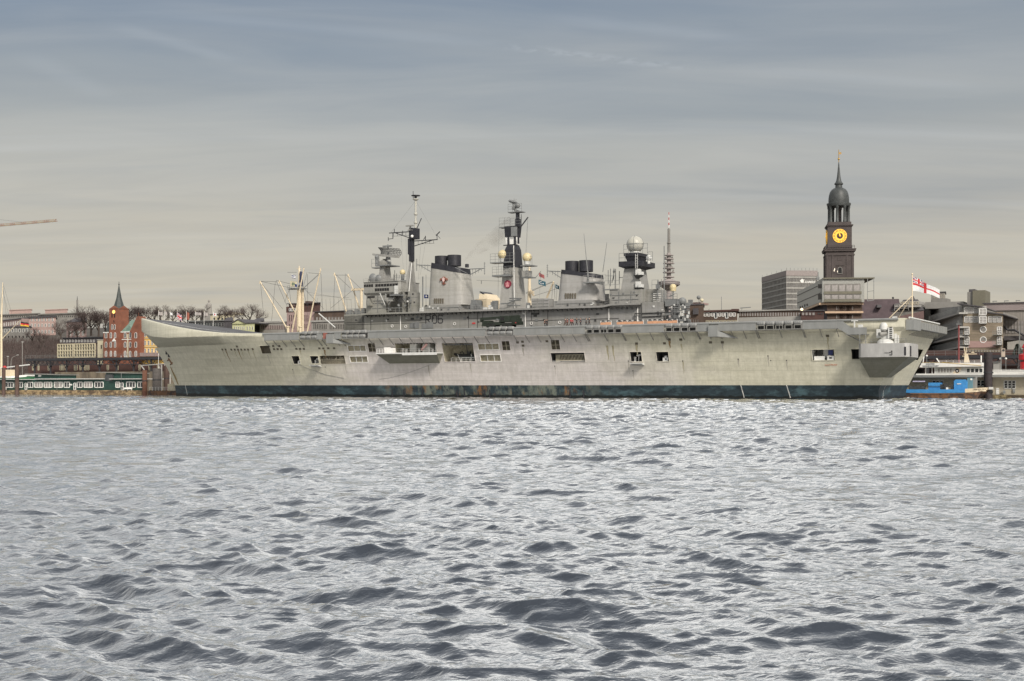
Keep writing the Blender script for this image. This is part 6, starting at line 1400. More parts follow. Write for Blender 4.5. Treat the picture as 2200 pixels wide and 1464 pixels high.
for a, b in ((12,29),(32.5,49),(60,71),(75,91),(95,112),(117,134.5),(138,150),(166,177),(181,199),(204,222),(249,258),(272,291),(296,308)):
    w = fx(b,v)-fx(a,v); inst(win_mesh(round(w,1), 1.75, 3 if b-a > 13 else 2, 1, .24, 'white', 'glass_l' if int(a)%2 else 'glass'), 'window', T, ((fx(a,v)+fx(b,v))/2, v, fz((a+b)/2,832.8,v)))
for a in (56,161,263):
    inst(win_mesh(.85, 2.3, 1, 2, .24, 'white', 'glass'), 'door', T, (fx(a,v), v, zp+.05))
m = MB(); m.box(fx(149,v),fx(155,v),v-.2,v,fz(152,828.5,v),fz(152,825.5,v)); m.build('notice_board', M['white'], T)
m = MB(); m.box(fx(270,v),fx(288,v),v-1.2,v-.8,zp+.35,zp+.45); m.box(fx(270,v),fx(288,v),v-.8,v-.75,zp+.45,zp+.85)
for a in (271,279,287): m.box(fx(a,v)-.08,fx(a,v)+.08,v-1.1,v-.75,zp,zp+.35)
solo(m, 'bench', M['white'], 'long white bench before the right end of the green house', 'bench', fx(279,v), v, zp)
m = MB(); m.box(fx(11,v),fx(16,v),v-1,v-.4,zp,zp+1.1); solo(m, 'supply_box', M['white'], 'white supply box at the left end of the green pontoon', 'box', fx(13,v), v, zp)
for px, pt, pb_ in ((124,816,838),(262,802,838)):
    m = MB(); m.tube((0,0,0),(0,0,0.01),.01)
    m = MB(); m.tube((fx(px,v),v-.3,zp),(fx(px,v),v-.3,fz(px,pt,v)),.08); m.build('downpipe', M['grey_d'], T)
# ---- green hulled museum sailing ship with yellow masts at the left edge
v = 46
T = thing('sailing_ship', 'green hulled museum sailing ship with a tall cream mast at the far left', 'ship', fx(5,v), v, 0)
m = MB(); m.smooth = True
def hullring(x, hw, zt): return [(x,v+hw,zt),(x,v+hw*.8,1),(x,v+hw*.3,-1),(x,v-hw*.3,-1),(x,v-hw*.8,1),(x,v-hw,zt)]
xs_ = fx(66,v); m.loft([hullring(xs_-60,5,6.0),hullring(xs_-20,5,5.4),hullring(xs_-5,4,5.8),hullring(xs_,1.8,6.3)]); m.build('hull', mk('ship_green', (.03,.13,.06), .5), T)
m = MB(); m.loft([[(xs_-60,v-5.1,5.6),(xs_-60,v+5,5.6),(xs_-60,v+5,6.3),(xs_-60,v-5.1,6.3)],[(xs_-5,v-4.1,5.5),(xs_-5,v+4,5.5),(xs_-5,v+4,6.2),(xs_-5,v-4.1,6.2)],[(xs_,v-1.9,6.0),(xs_,v+1.9,6.0),(xs_,v+1.9,6.7),(xs_,v-1.9,6.7)]]); m.build('bulwark', M['white'], T)
m = MB(); m.box(fx(12,v),fx(31,v),v-2,v+2,6,fz(20,795,v)); m.build('deckhouse', M['cream'], T)
m = MB(); m.smooth = True; xm = fx(3,v); m.tube((xm,v,4),(xm,v,fz(3,690,v)),.42,.36,10); m.tube((xm,v,fz(3,690,v)),(fx(6,v),v,fz(5,607,v)),.3,.12,8); m.build('mast', M['cream'], T)
m = MB(); m.tube((xm,v,fz(3,730,v)),(fx(43,v),v,fz(43,689,v)),.18,.1,6); m.build('gaff', M['cream'], T)
m = MB()
for a, b, c, d in ((6,608,30,690),(6,625,22,690),(6,612,16,700),(6,640,0,720),(6,620,-20,760)): m.tube((fx(a,v),v,fz(a,b,v)),(fx(c,v),v,fz(c,d,v)),.035,n=3)
m.build('rigging', M['iron'], T)
xw, zw = at(44, 691.5, v); flag((18,9), (xw,v,zw), fx(61,v)-xw, 1.5, .55, .25, lambda u,w: 0 if w < .33 else (1 if w < .66 else 2), [M['flag_k'],M['flag_r'],M['flag_y']], 'national_flag', 'black, red and gold flag streaming from the gaff at left', xw, v, zw)
T = thing('boat_derrick', 'pale boom carrying a red ball buoy across the left piles', 'boom', fx(5,32), 32, 0); m = MB(); m.tube((fx(-12,32),32,fz(-12,793,32)),(fx(63,32),32,fz(63,784,32)),.2,n=6); m.tube((fx(-12,32),32,0),(fx(-12,32),32,fz(-12,793,32)),.3,n=6); m.build('boom', M['white'], T)
m = MB(); m.smooth = True; m.sph((fx(10,31.5),31.5,fz(10,790,31.5)),.62,12,9); m.build('buoy', M['red'], T)
# street lamps on the left quay
for px, pt, bend, lab in ((37,763,1,'tall curved street lamp over the left viaduct'),(48,735,0,'straight thin lamp post on the dark slope at left'),(17,766,0,'thin lamp post near the far left piles')):
    v = 90; x = fx(px,v) if not bend else fx(23,v); z1 = fz(px,pt,v); t_ = thing('street_lamp', lab, 'street lamp', x, v, 4); m = MB()
    if bend: m.path([(x,v,3.5),(x+.2,v,z1-2.5),(x+.9,v,z1-1.0),(fx(38,v),v,z1)],.1,5)
    else: m.tube((x,v,3.5),(x,v,z1),.1,n=5)
    m.build('post', M['concrete'], t_); m = MB(); e = (fx(38,v) if bend else x); m.cbox(e,v,z1-.1,.9,.3,.2); m.build('lamp', M['light'], t_)
# ---- bare winter trees
TWIG = mk('bare_twigs', (.075,.054,.05), .9, var=.3); BARK = mk('bark', (.065,.05,.042), .9, var=.3)
def tree_mesh(seed, spread=1.0, dens=1.0):
    r = random.Random(seed); tr, tw = MB(), MB()
    def grow(p, d, L, rad, lvl):
        q = p+d*L
        (tr if lvl < 3 else tw).tube(p, q, rad, rad*.65, 5 if lvl < 2 else 3)
        if lvl >= 7: return
        n = [4,3,3,3,3,2,2][lvl]
        if lvl >= 3 and r.random() > dens: n = 1
        for k in range(n):
            ax = Vector((r.uniform(-1,1), r.uniform(-1,1), r.uniform(-.35,.75)))
            nd = (d*.62+ax*spread*.80).normalized(); nd.z += .08
            st = p.lerp(q, 1 if k == 0 else r.uniform(.55, 1))
            grow(st, nd.normalized(), L*r.uniform(.64,.86), max(rad*.58, .011), lvl+1)
    grow(Vector((0,0,0)), Vector((r.uniform(-.05,.05),0,1)), 2.3, .28, 0)
    return tr.mesh('trunk', BARK), tw.mesh('crown', TWIG)
TREES = [tree_mesh(s, sp, d) for s, sp, d in ((3,1.0,1),(8,.9,1),(14,1.1,.95),(21,.95,.65))]
TH = []
for tr, tw in TREES: TH.append(max(v_.co.z for v_ in tw.vertices))
TL = [(182,661,716,150,0,'bare tree at the left end of the hilltop row'),(196,662,722,148,1,'tall bare tree with dense crown next to the leftmost one'),(212,663,726,146,2,'bare tree just left of the spire'),(226,664,718,152,0,'bare tree touching the brick tower from the left'),
 (262,660,700,160,1,'bare tree just right of the spire'),(277,658,702,162,2,'broad bare tree over the copper church roof'),(295,657,704,160,0,'bare tree over the church gable'),(309,660,705,165,1,'bare tree above the yellow house'),
 (331,656,704,170,2,'round crowned bare tree behind the bow tip'),(346,657,702,172,0,'bare tree right above the ski jump lip'),(372,657,702,175,1,'bare tree behind the leftmost flagpoles'),(388,659,703,176,2,'bare tree behind the small British flag'),(402,659,704,176,0,'bare tree behind the red banner'),(418,662,704,178,1,'bare tree left of the stone statue'),(432,664,704,180,2,'bare tree touching the statue on its left'),
 (470,660,690,190,3,'thin sparse tree right of the statue'),(483,657,690,192,3,'sparse tree above the cream pavilion'),(498,660,694,190,1,'small tree at the right end of the cream pavilion'),
 (521,659,700,170,3,'leafless tree with open fanning branches above the gabled house'),(537,656,702,168,3,'tallest open branched tree left of the cargo masts'),(551,661,704,168,3,'open branched tree nearest the cargo ship booms'),
 (148,690,730,146,3,'thin bare tree before the pink villa'),(130,688,735,140,3,'thin bare tree between pink block and villa'),(166,690,734,142,1,'bare tree in front of the villa windows'),(70,700,742,138,3,'spindly tree in front of the pink block'),(88,712,748,130,1,'low bush like tree below the pink block')]
for k, (px, pt, pb_, v, kind, lab) in enumerate(TL):
    x = fx(px, v); zt = fz(px, pt+(-4,2,-1,3,0,-3,1)[k%7], v); zb_ = max(fz(px, pb_, v), land_h(x, v)-1); zb_ = min(zb_, zt-7)
    t_ = thing('bare_tree', lab, 'tree', x, v, zb_, 'bare winter trees on the hill', rot=k*1.3)
    s = (zt-zb_)/TH[kind]*1.06; t_.scale = (s*1.12, s*1.12, s)
    for nm, me in zip(('trunk','crown'), TREES[kind]):
        o = bpy.data.objects.new(nm, me); COL.objects.link(o); o.parent = t_
# brush on the slope: one mass
def brush():
    r = random.Random(2); m = MB()
    for k in range(9000):
        px = r.uniform(-30, 128) if r.random() < .85 else r.uniform(120,225); v = r.uniform(96, 150); x = fx(px, v); z = land_h(x, v)
        top = r.uniform(1.5, 5.5)*min(1, (v-88)/20); d = Vector((r.uniform(-.8,.8), r.uniform(-.5,.5), 1)).normalized(); p = Vector((x, v, z+r.uniform(0, top*.6)))
        a = d.orthogonal().normalized()*r.uniform(.03,.09); q = p+d*r.uniform(1,2.6); m.add([p-a, p+a, q], [(0,1,2)])
    o = m.build('hillside_brush', TWIG, None, loc=(0,0,0)); o.location = world(0,0,0); o.rotation_euler = (0,0,ROT); tag(o, 'dark leafless brush covering the slope below the pink block', 'brush', kind='stuff')
brush()
# ---- statue, pavilion, gabled house, pink stone blocks
v = 300; x = fx(449,v); sc = 747/F
T = thing('statue', 'tall grey stone statue of a robed standing figure on the hill behind the ski jump', 'statue', x, v, fz(449,680,v))
zf = lambda py: fz(449,py,v); m = MB(); m.smooth = True
m.lathe((x,v,0),[(1.9,zf(674)),(1.75,zf(668)),(1.7,zf(660)),(1.65,zf(655)),(1.2,zf(652.5)),(.5,zf(651)),(.45,zf(650)),(.68,zf(648.5)),(.7,zf(647)),(.5,zf(645)),(.05,zf(644))],16,1,.8); m.tube((x-1.5,v-.6,zf(655)),(x-1.7,v-1.2,zf(660)),.4,.35,8); m.tube((x-1.7,v-1.2,zf(660)),(x-.2,v-1.6,zf(663)),.35,.3,8); m.tube((x+1.5,v-.6,zf(655)),(x+1.6,v-1.1,zf(660.5)),.4,.35,8); m.tube((x+1.6,v-1.1,zf(660.5)),(x+.2,v-1.6,zf(663)),.35,.3,8); m.build('figure', M['stone'], T)
m = MB(); m.tube((x,v-1.7,zf(661)),(x,v-1.9,zf(675)),.22,.15,5); m.tube((x-.7,v-1.75,zf(664)),(x+.7,v-1.75,zf(664)),.13); m.build('sword', M['stone'], T)
m = MB(); m.frust((x-3.4,x+3.4,v-3,v+3),zf(690),(x-2.3,x+2.3,v-2.2,v+2.2),zf(674)); m.build('plinth', M['stone'], T)
T, x0, x1, z0, z1 = house('pavilion', 'low cream building with a smaller upper storey right of the statue', 'building', 452, 504, 676, 692, 215, 12, M['creamw']); m = MB(); m.box(fx(484,217),fx(502,217),217,224,z1,fz(493,671.5,217)); m.build('upper_storey', M['creamw'], T); windows(T,485,501,7,(675,),2,217,.5,1,1,'creamw','glass_b'); windows(T,456,500,5,(688,),5,215,.6,1,1,'creamw','glass'); roof_flat(T, x0, x1, 215, 12, z1, M['slate'], .3, .3)
T, x0, x1, z0, z1 = house('glass_shelter', 'dark glazed hall with thin roof frames behind the ski jump flags', 'building', 405, 485, 691, 705, 130, 12, M['slate']); roof_flat(T, x0, x1, 130, 12, z1, M['grey_d'], .4, .5); windows(T, 408, 482, 12, (702,), 8, 130, .8, 1, 2, 'grey_d', 'glass')
v = 110; T, x0, x1, z0, z1 = house('gabled_house', 'pale yellow green house with a gable behind the carrier bow', 'house', 499, 547, 696, 716, v, 12, M['ygreen'])
m = MB(); xa, xb = fx(499,v), fx(528,v); m.ext([(xa,z1),(xb,z1),((xa+xb)/2,fz(513,688,v))],'y',v-.4,v+12); m.build('gable', M['ygreen'], T)
m = MB(); xm = (xa+xb)/2; zg_ = fz(513,688,v); m.ext([(xa-.3,z1),(xm,zg_+.1),(xb+.3,z1),(xb+.3,z1+.3),(xm,zg_+.45),(xa-.3,z1+.3)],'y',v-.7,v+12.3); m.box(xb,x1+.3,v-.3,v+12,z1+.003,z1+.4); m.build('roof', M['slate'], T)
windows(T, 502, 527, 6, (709,), 6.5, v, .4, 1, 1, 'white', 'glass_b'); windows(T, 529, 546, 3, (709,), 6.5, v, .35, 1, 1, 'white', 'glass_b')
T, x0, x1, z0, z1 = house('roof_block', 'dark slate roofed house left of the pale gable', 'house', 482, 500, 690, 716, 118, 12, M['slate']); roof_hip(T, x0, x1, 118, 12, z1, 1.5, M['slate'], 1)
T, x0, x1, z0, z1 = house('roof_block', 'dark roofed house directly right of the pale gable', 'house', 543, 566, 690, 716, 122, 12, M['slate']); roof_hip(T, x0, x1, 122, 12, z1, 1.2, M['slate'], 1)
v = 118; T, x0, x1, z0, z1 = house('stone_annex', 'low pale stone wing with tall narrow windows left of the brick topped block', 'building', 558, 616, 694, 716, v, 14, M['stone']); windows(T, 561, 614, 14, (708,), 8.5, v, .45, 1, 1, 'pinkd', 'glass'); roof_flat(T, x0, x1, v, 14, z1, M['concrete'], .4, .3)
m = MB(); m.box(fx(564,v+2),fx(600,v+2),v+2,v+10,z1+.4,fz(580,690.5,v)); m.build('penthouse', M['slate'], T)
v = 116; T, x0, x1, z0, z1 = house('stone_block', 'pink stone block topped by a dark red brick storey behind the cargo masts', 'building', 616, 678, 671, 716, v, 16, M['pinkd'])
m = MB(); m.ext(plan(fx(613,v),fx(686,v),v+.5,14),'z',z1,fz(650,658,v)); m.ext(plan(fx(617,v),fx(686,v)-.3,v+1,13),'z',fz(650,658,v),fz(650,652.5,v)); tp = m.build('brick_storey', M['brickd'], T)
m = MB(); m.ext(plan(fx(615,v),fx(688,v),v+.2,14.5),'z',fz(650,652.5,v),fz(650,651,v)); m.build('roof', M['slate'], tp)
m = MB(); m.box(fx(655.5,v+4),fx(663,v+4),v+4,v+7,fz(659,651,v),fz(659,645.5,v)); m.build('chimney', M['brickd'], tp)
for px in (623,628,633): inst(win_mesh(.7,1.0,1,1,.14,'white','glass_b'), 'window', T, (fx(px,v),v,fz(px,669,v)))
for k in range(3): inst(win_mesh(.5,1.0,1,1,.1,'pinkd','glass_b'), 'window', T, (fx(623+k*4,v),v+.5,fz(625,657.5,v)))
windows(T, 620, 634, 3, (690,), 13, v, .4, 1, 2, 'pinkd', 'glass_b'); windows(T, 652, 664, 3, (690,), 13, v, .4, 1, 2, 'pinkd', 'glass_b'); windows(T, 620, 634, 3, (705,), 8, v, .4, 1, 1, 'pinkd', 'glass_b'); windows(T, 652, 664, 3, (705,), 8, v, .4, 1, 1, 'pinkd', 'glass_b')
v = 112; T, x0, x1, z0, z1 = house('stone_wing', 'long stone building with two rows of windows behind the lowered boom', 'building', 669, 742, 691, 716, v, 14, M['stone'])
m = MB(); m.box(fx(676,v+3),fx(745,v+3),v+3,v+13,z1,fz(710,670,v+3)); up = m.build('attic_storey', M['brickb'], T); windows(T, 678, 738, 9, (689,), 7.5, v+3, .5, 1, 1, 'stone', 'glass_l'); m = MB(); m.box(fx(676,v+3)-.4,fx(745,v+3),v+2.6,v+13.4,fz(710,670,v+3),fz(710,668.5,v+3)); m.build('roof', M['slate'], up)
windows(T, 673, 703, 8, (707,), 11, v, .5, 1, 1, 'stone', 'glass_b'); windows(T, 708, 740, 9, (707,), 11, v, .5, 1, 1, 'stone', 'glass_b'); m = MB(); m.box(x0-.3,x1,v-.4,v,z1-.1,z1+.5); m.build('cornice', M['concrete'], T)
# flagpoles on the bank behind the ski jump
v = 60
def nation(k): 
    return {'uj':(union,[M['flag_b'],M['flag_r'],M['flag_w']]),'p':(lambda u,w:0,[mk('pale_cloth',(.42,.38,.36),.8)]),'r':(lambda u,w:0,[mk('banner_red',(.30,.10,.07),.8)]),'w':(lambda u,w:0,[M['flag_w']]),'d':(lambda u,w: 1 if (u-.5)**2+(w-.5)**2<.08 else 0,[M['flag_w'],M['flag_r']])}[k]
for px, pt, kd, fwd, fh, lab in ((340.5,668,'p',8,1.2,'faded pinkish flag on the leftmost pole behind the ski jump'),(354,668,'p',4,1.0,'small limp pale flag on the second pole behind the ski jump'),(365.5,669.5,'w',4,.9,'small limp white flag on the third pole behind the ski jump'),(380.5,668,'uj',9.5,2.3,'British union flag hanging among the poles behind the ski jump'),(400.5,669,'r',5,2.6,'hanging dull red banner right of the union flag'),(419.5,669,'p',12,1.0,'long pale flag streaming left of the statue'),(438.5,669,'p',7,1.2,'pale flag directly below the statue'),(458,670,'d',6,1.1,'white flag with a red disc right of the statue')):
    x = fx(px,v); z1 = fz(px,pt,v); t_ = thing('flagpole', 'white pole of the '+' '.join(lab.split()[:3])+(' nearest the bow tip' if px < 345 else ' behind the bow'), 'flagpole', x, v, 3.6, 'flagpoles on the bank behind the ski jump'); m = MB(); m.tube((x,v,3),(x,v,z1),.09,.06,5); m.build('pole', M['white'], t_); m = MB(); m.sph((x,v,z1),.13,6,4); m.build('finial', M['cream'], t_)
    pat, mats = nation(kd); flag((24,16) if kd == 'uj' else (12,8), (x+.1,v,z1-.3 if kd!='uj' else z1-.6), fx(px+fwd,v)-x, fh, .3 if kd != 'uj' else 1.0, .15, pat, mats, 'flag', lab, x, v, z1, group='flags behind the ski jump')
# ---- cargo ship moored behind the carrier: cream masts and derrick booms
v = 47
T = thing('cargo_ship', 'white cargo ship behind the carrier showing cream masts and slanting derrick booms', 'ship', fx(900,v), v, 0)
def cX(px): return fx(px, v)
def cZ(px, py): return fz(px, py, v)
m = MB(); m.smooth = True
xl, xr = cX(575), cX(1330)
def cring(x, hw, zt): return [(x,v+hw,zt),(x,v+hw,1),(x,v+hw*.6,-1.5),(x,v-hw*.6,-1.5),(x,v-hw,1),(x,v-hw,zt)]
m.loft([cring(xl,.3,10),cring(xl+12,6,9),cring(xl+30,9.5,8),cring(xr-20,9.5,8),cring(xr,6,9)]); m.build('hull', M['white'], T)
m = MB(); m.smooth = True; m.lathe((cX(643),v,0),[(.78,7),(.78,cZ(643,650)),(.66,cZ(643,618)),(.35,cZ(642,616)),(.3,cZ(642,578)),(.1,cZ(642,573))],12); m.build('mast', M['cream'], T)
m = MB(); m.smooth = True; m.lathe((cX(649.5),v+.3,0),[(.33,7),(.33,cZ(649,618))],10); m.build('mast', M['cream'], T)
m = MB(); m.smooth = True; m.lathe((cX(648),v-.3,0),[(.55,cZ(648,616)),(.62,cZ(648,608)),(.45,cZ(648,600)),(.48,cZ(648,586)),(.35,cZ(648,584)),(.02,cZ(648,583.5))],10); VT = m.build('mast_cowl', mk('navy_cowl',(.025,.03,.07),.6), T)
m = MB(); xx, zz_ = cX(647.5), cZ(647,611); m.box(xx-.36,xx+.36,v-1.02,v-.9,zz_-.4,zz_+.4); m.cur = 1; m.box(xx-.05,xx+.05,v-1.06,v-1.02,zz_-.4,zz_+.4); m.box(xx-.36,xx+.36,v-1.055,v-1.02,zz_-.05,zz_+.05); m.build('cowl_emblem', [M['white'], M['flag_b']], VT)
m = MB(); m.box(cX(622),cX(655),v-1,v+1,cZ(640,622),cZ(640,620)); m.rail([(cX(622),v-1,cZ(640,620)),(cX(655),v-1,cZ(640,620))],.9,.8,.04); m.build('crosstree', M['grey_d'], T)
m = MB(); m.tube((cX(638),v,cZ(638,578)),(cX(647),v,cZ(647,577.5)),.1); m.tube((cX(642.5),v,cZ(642,573)),(cX(642.5),v,cZ(642,570)),.06); m.build('top_yard', M['cream'], T)
for a, b, c, d, r, w in ((563,605,621,714,.24,0),(597.5,603,636,689,.24,1.5),(664,577,634,714,.24,-1.5),(693.5,577,660,714,.24,0),(722.5,587,746,676,.24,0),(745.5,589,766,662,.24,1.5),(1193,606,1175,640,.3,0)):
    m = MB(); m.tube((cX(a),v+w-1,cZ(a,b)),(cX(c),v+w,cZ(c,d)),r*.75,r,8); m.tube((cX(a),v+w-1,cZ(a,b)),(cX(a)-.1,v+w-1,cZ(a,b+6)),.14); m.build('derrick_boom', M['cream'], T)
m = MB(); m.tube((cX(698),v-3,cZ(698,675)),(cX(737),v-4,cZ(737,705)),.2,n=8); m.build('derrick_boom', M['light'], T)
m = MB()
for a, b, c, d in ((563,605,640,622),(597.5,603,640,614),(564,606,572,690),(563,606,612,665),(598,605,622,660),(596,606,588,690),(664,586,655,622),(693,588,656,621),(690,589,657,619),(694,590,698,690),(665,590,666,690),(722.5,588,757,620),(745.5,589,780,622),(724,590,719,690),(746,592,744,690),(767,620,715,663),(626,622,616,650),(626,622,630,655),(622,586,642,586),(667,587,690,589),(563,605,600,606),(725,592,748,592),(655,622,665,660),(657,620,700,665),(1133,632,1193,606),(1150,637,1200,621),(1133,630,1190,606),(766,624,768,670),(1194,608,1196,645),(1191,608,1189,645)): m.tube((cX(a),v-1,cZ(a,b)),(cX(c),v-1,cZ(c,d)),.05,n=3)
m.build('rigging_wire', M['iron'], T)
m = MB()
for k in range(9): m.tube((cX(682+k*9),v,cZ(682+k*9,641+(k%3))),(cX(684+k*9),v,cZ(684+k*9,672)),.03,n=3)
m.tube((cX(660),v,cZ(660,628)),(cX(755),v,cZ(755,645)),.03,n=3); m.tube((cX(665),v,cZ(665,634)),(cX(750),v,cZ(750,640)),.03,n=3); m.build('stay', M['iron'], T)
for px in (627.5,654):
    m = MB(); m.smooth = True; m.lathe((cX(px),v-2,0),[(.42,7),(.42,cZ(px,705)),(.6,cZ(px,704)),(.62,cZ(px,702)),(.3,cZ(px,701.5))],10); m.build('ventilator', M['cream'], T)
m = MB(); m.smooth = True; m.lathe((cX(776.5),v,0),[(.48,7),(.42,cZ(776,630)),(.42,cZ(776,624))],10); m.box(cX(756),cX(781),v-.4,v+.4,cZ(770,624.5),cZ(770,620)); m.build('kingpost', M['cream'], T)
m = MB(); m.smooth = True; m.lathe((cX(1137.5),v,0),[(.62,7),(.55,cZ(1137,640)),(.3,cZ(1137,574))],10); m.build('kingpost', M['cream'], T)
m = MB()
for k in range(9): px = RND.uniform(1143,1150); py = RND.uniform(627,637); m.cbox(cX(px),v-1,cZ(px,py),.5,.5,.4)
m.build('winch_platform', M['cream'], T)
m = MB(); m.box(cX(1040),cX(1064),v-5,v+6,7,cZ(1050,645)); m.frust((cX(1044),cX(1062),v-4,v+4),cZ(1050,645),(cX(1041),cX(1056),v-3,v+3),cZ(1050,633)); m.build('wheelhouse', M['cream'], T)
m = MB(); m.loft([[(cX(1041),v-3.1,cZ(1041,629)),(cX(1055),v-3.1,cZ(1055,638)),(cX(1055),v+3,cZ(1055,638)),(cX(1041),v+3,cZ(1041,629))],[(cX(1044),v-3.1,cZ(1043,628)),(cX(1057),v-3.1,cZ(1057,637)),(cX(1057),v+3,cZ(1057,637)),(cX(1044),v+3,cZ(1043,628))]]); m.build('funnel_top', M['black'], T)
m = MB(); m.box(cX(1051),cX(1056),v-5.05,v-5,cZ(1053,660),cZ(1053,650)); m.build('window', M['glass'], T)
for a, b, w_, h_, lab, pat, mats in ((626.5,590,8,1.1,'small striped flag beside the navy cowl of the cargo mast',lambda u,w: (int(w*5)+(1 if u<.4 and w<.5 else 0))%2,[M['flag_b'],M['flag_w']]),(623.5,604,14,1.75,'larger pale signal flag with a green wreath on the cargo mast',lambda u,w: 1 if .10<((u-.5)**2+(w-.5)**2)**.5<.28 else (2 if u>.75 and w>.5 else 0),[mk('old_cloth',(.50,.45,.32),.8),mk('wreath_green',(.14,.20,.13),.8),M['flag_b']])):
    xw, zw = at(a, b, v-2); flag((16,12),(xw,v-2,zw),cX(a+w_)-cX(a),h_,.35,.15,pat,mats,'signal_flag',lab,xw,v-2,zw,group='flags on the cargo ship mast')
# tower crane off to the left, its jib reaching in
v = 330; zj = fz(60,481,v); xt = fx(-60,v); xe = fx(122,v)
T = thing('tower_crane', 'thin red and white lattice jib of a tower crane reaching in from the left', 'crane', xt, v, 30)
m = MB(); n = 46; h = 1.35
for k in range(n):
    a, b = lerp(xt,xe,k/n), lerp(xt,xe,(k+1)/n); m.cur = 0 if (k//3)%2 else 1
    for yy in (v-.6,v+.6): m.tube((a,yy,zj),(b,yy,zj),.13,n=4)
    m.tube((a,v,zj+h),(b,v,zj+h),.13,n=4)
    for yy in (v-.6,v+.6): m.tube((a,yy,zj),((a+b)/2,v,zj+h),.09,n=3); m.tube(((a+b)/2,v,zj+h),(b,yy,zj),.09,n=3)
m.build('jib', [mk('crane_red',(.30,.15,.085),.6), mk('crane_pale',(.38,.29,.19),.6)], T)
m = MB(); m.box(xt-.9,xt+.9,v-.9,v+.9,25,zj+8); m.build('mast', M['grey_d'], T); m = MB(); m.tube((xt,v,zj+8),(fx(48,v),v,zj+h),.07,n=4); m.tube((xt,v,zj-.5),(fx(115,v),v,zj-.4),.03,n=3); m.build('tie_rod', M['iron'], T); m = MB(); m.tube((xt,v,zj+.5),(xt-14,v,zj+.5),.5); m.cbox(xt-13,v,zj-2,3,1.5,2.4); m.build('counter_jib', M['grey_d'], T)
# ---- television tower, far away
def far_ms(Y): return Y/F
TVC = mk('pale_tower_concrete', (.30,.265,.255), .8, var=.1, scale=.1)
Y = 1253; k_ = Y/F
T = thing_far('television_tower', 'grey concrete television tower with a disc platform and red and white antenna', 'tower', 1437, Y)
tz = lambda py: CH+(HY-py)*k_
m = MB(); m.smooth = True; m.lathe((0,0,0),[(9*k_,0),(6.6*k_,tz(660)),(6.2*k_,tz(624)),(4.8*k_,tz(600)),(4.4*k_,tz(545)),(3.4*k_,tz(544))],16); m.build('shaft', TVC, T)
m = MB(); m.smooth = True; m.lathe((0,0,0),[(6*k_,tz(625)),(9*k_,tz(622.5)),(20*k_,tz(615)),(23.6*k_,tz(613)),(23.6*k_,tz(606)),(19*k_,tz(605)),(10*k_,tz(602)),(9*k_,tz(600))],28); DS = m.build('disc_platform', TVC, T)
for py in (611.2,607.5): m = MB(); m.lathe((0,0,0),[(23.7*k_,tz(py+.8)),(23.8*k_,tz(py+.8)),(23.8*k_,tz(py-.6)),(23.7*k_,tz(py-.6))],28); m.build('window_band', M['slate'], DS)
for py, r in ((596,12),(586,13),(577,12.5),(566.5,12),(557,10.5),(549,10),(602,8)): m = MB(); m.lathe((0,0,0),[(r*k_,tz(py+.9)),(r*k_,tz(py-.7))],20); m.build('antenna_platform', TVC, T)
m = MB(); rr = random.Random(4)
for py, r in ((586,12),(577,11),(566.5,10),(557,9)):
    for k in range(7): a = rr.uniform(0,2*pi); m.cbox(r*.85*k_*cos(a), r*.85*k_*sin(a), tz(py-.5), 1.2, .8, rr.uniform(1,2.8))
m.build('dish_cluster', M['greyrend'], T)
m = MB(); m.lathe((0,0,0),[(3.2*k_,tz(544)),(3.1*k_,tz(524)),(4.6*k_,tz(523.6)),(4.6*k_,tz(522)),(2.9*k_,tz(521.6)),(2.8*k_,tz(493)),(1.2*k_,tz(490))],8); m.build('antenna_mast', M['greyrend'], T)
for k in range(6): m = MB(); m.tube((0,0,tz(490-5.6*k)),(0,0,tz(490-5.6*(k+1))),1.05*k_*(1-.07*k),n=8); m.build('antenna_tip', M['white' if k%2==0 else 'red'], T)
# ---- brown block, brick row, long office range behind the after deck
v = 95; T, x0, x1, z0, z1 = house('brick_block', 'dark brown brick block with a balcony right of the island clutter', 'building', 1470, 1512, 656, 700, v, 14, M['brickb']); roof_flat(T, x0, x1, v, 14, z1, M['slate'], .4, .2)
m = MB(); m.box(fx(1478,v+2),fx(1505,v+2),v+2,v+9,z1+.4,fz(1490,649,v)); m.build('roof_house', M['pinkd'], T)
for px, py, r, mt in ((1501,639.5,.55,'grey_d'),(1508,645.5,.5,'creamw'),): m = MB(); m.smooth = True; m.sph((fx(px,v+1),v+1,fz(px,py,v+1)),r*1.1,12,8); m.tube((fx(px,v+1),v+1.3,fz(px,py,v+1)),(fx(px,v+1),v+1.3,z1+.3),.1); m.build('satellite_dish', M[mt], T)
m = MB(); m.box(fx(1477,v),fx(1485,v),v+.5,v+1.5,z1+.4,fz(1480,644,v)); m.build('antenna', M['grey_d'], T)
windows(T, 1488, 1502, 3, (695,), 9, v, .35, 1, 1, 'brickb', 'glass_l'); m = MB(); m.box(fx(1491,v),fx(1501,v),v-.9,v,fz(1496,676,v),fz(1496,663,v)); m.build('balcony', M['slate'], T)
v = 98; T, x0, x1, z0, z1 = house('brick_row', 'low brown brick building with small white framed windows behind the after deck', 'building', 1511, 1584, 670, 702, v, 12, M['brickb']); roof_flat(T, x0, x1, v, 12, z1, M['brickd'], .5, .5)
for px in (1515.5,1523,1531,1546,1554,1570,1577.5): inst(win_mesh(.8,1.05,1,1,.15,'white','glass_l'), 'window', T, (fx(px,v),v,fz(px,680,v)))
for px in (1538,1561.5): inst(win_mesh(.8,1.7,1,1,.17,'white','glass'), 'window', T, (fx(px,v),v,fz(px,684,v)))
windows(T, 1516, 1584, 9, (694,), 5, v, .8, 2, 1, 'creamw', 'glass_l')
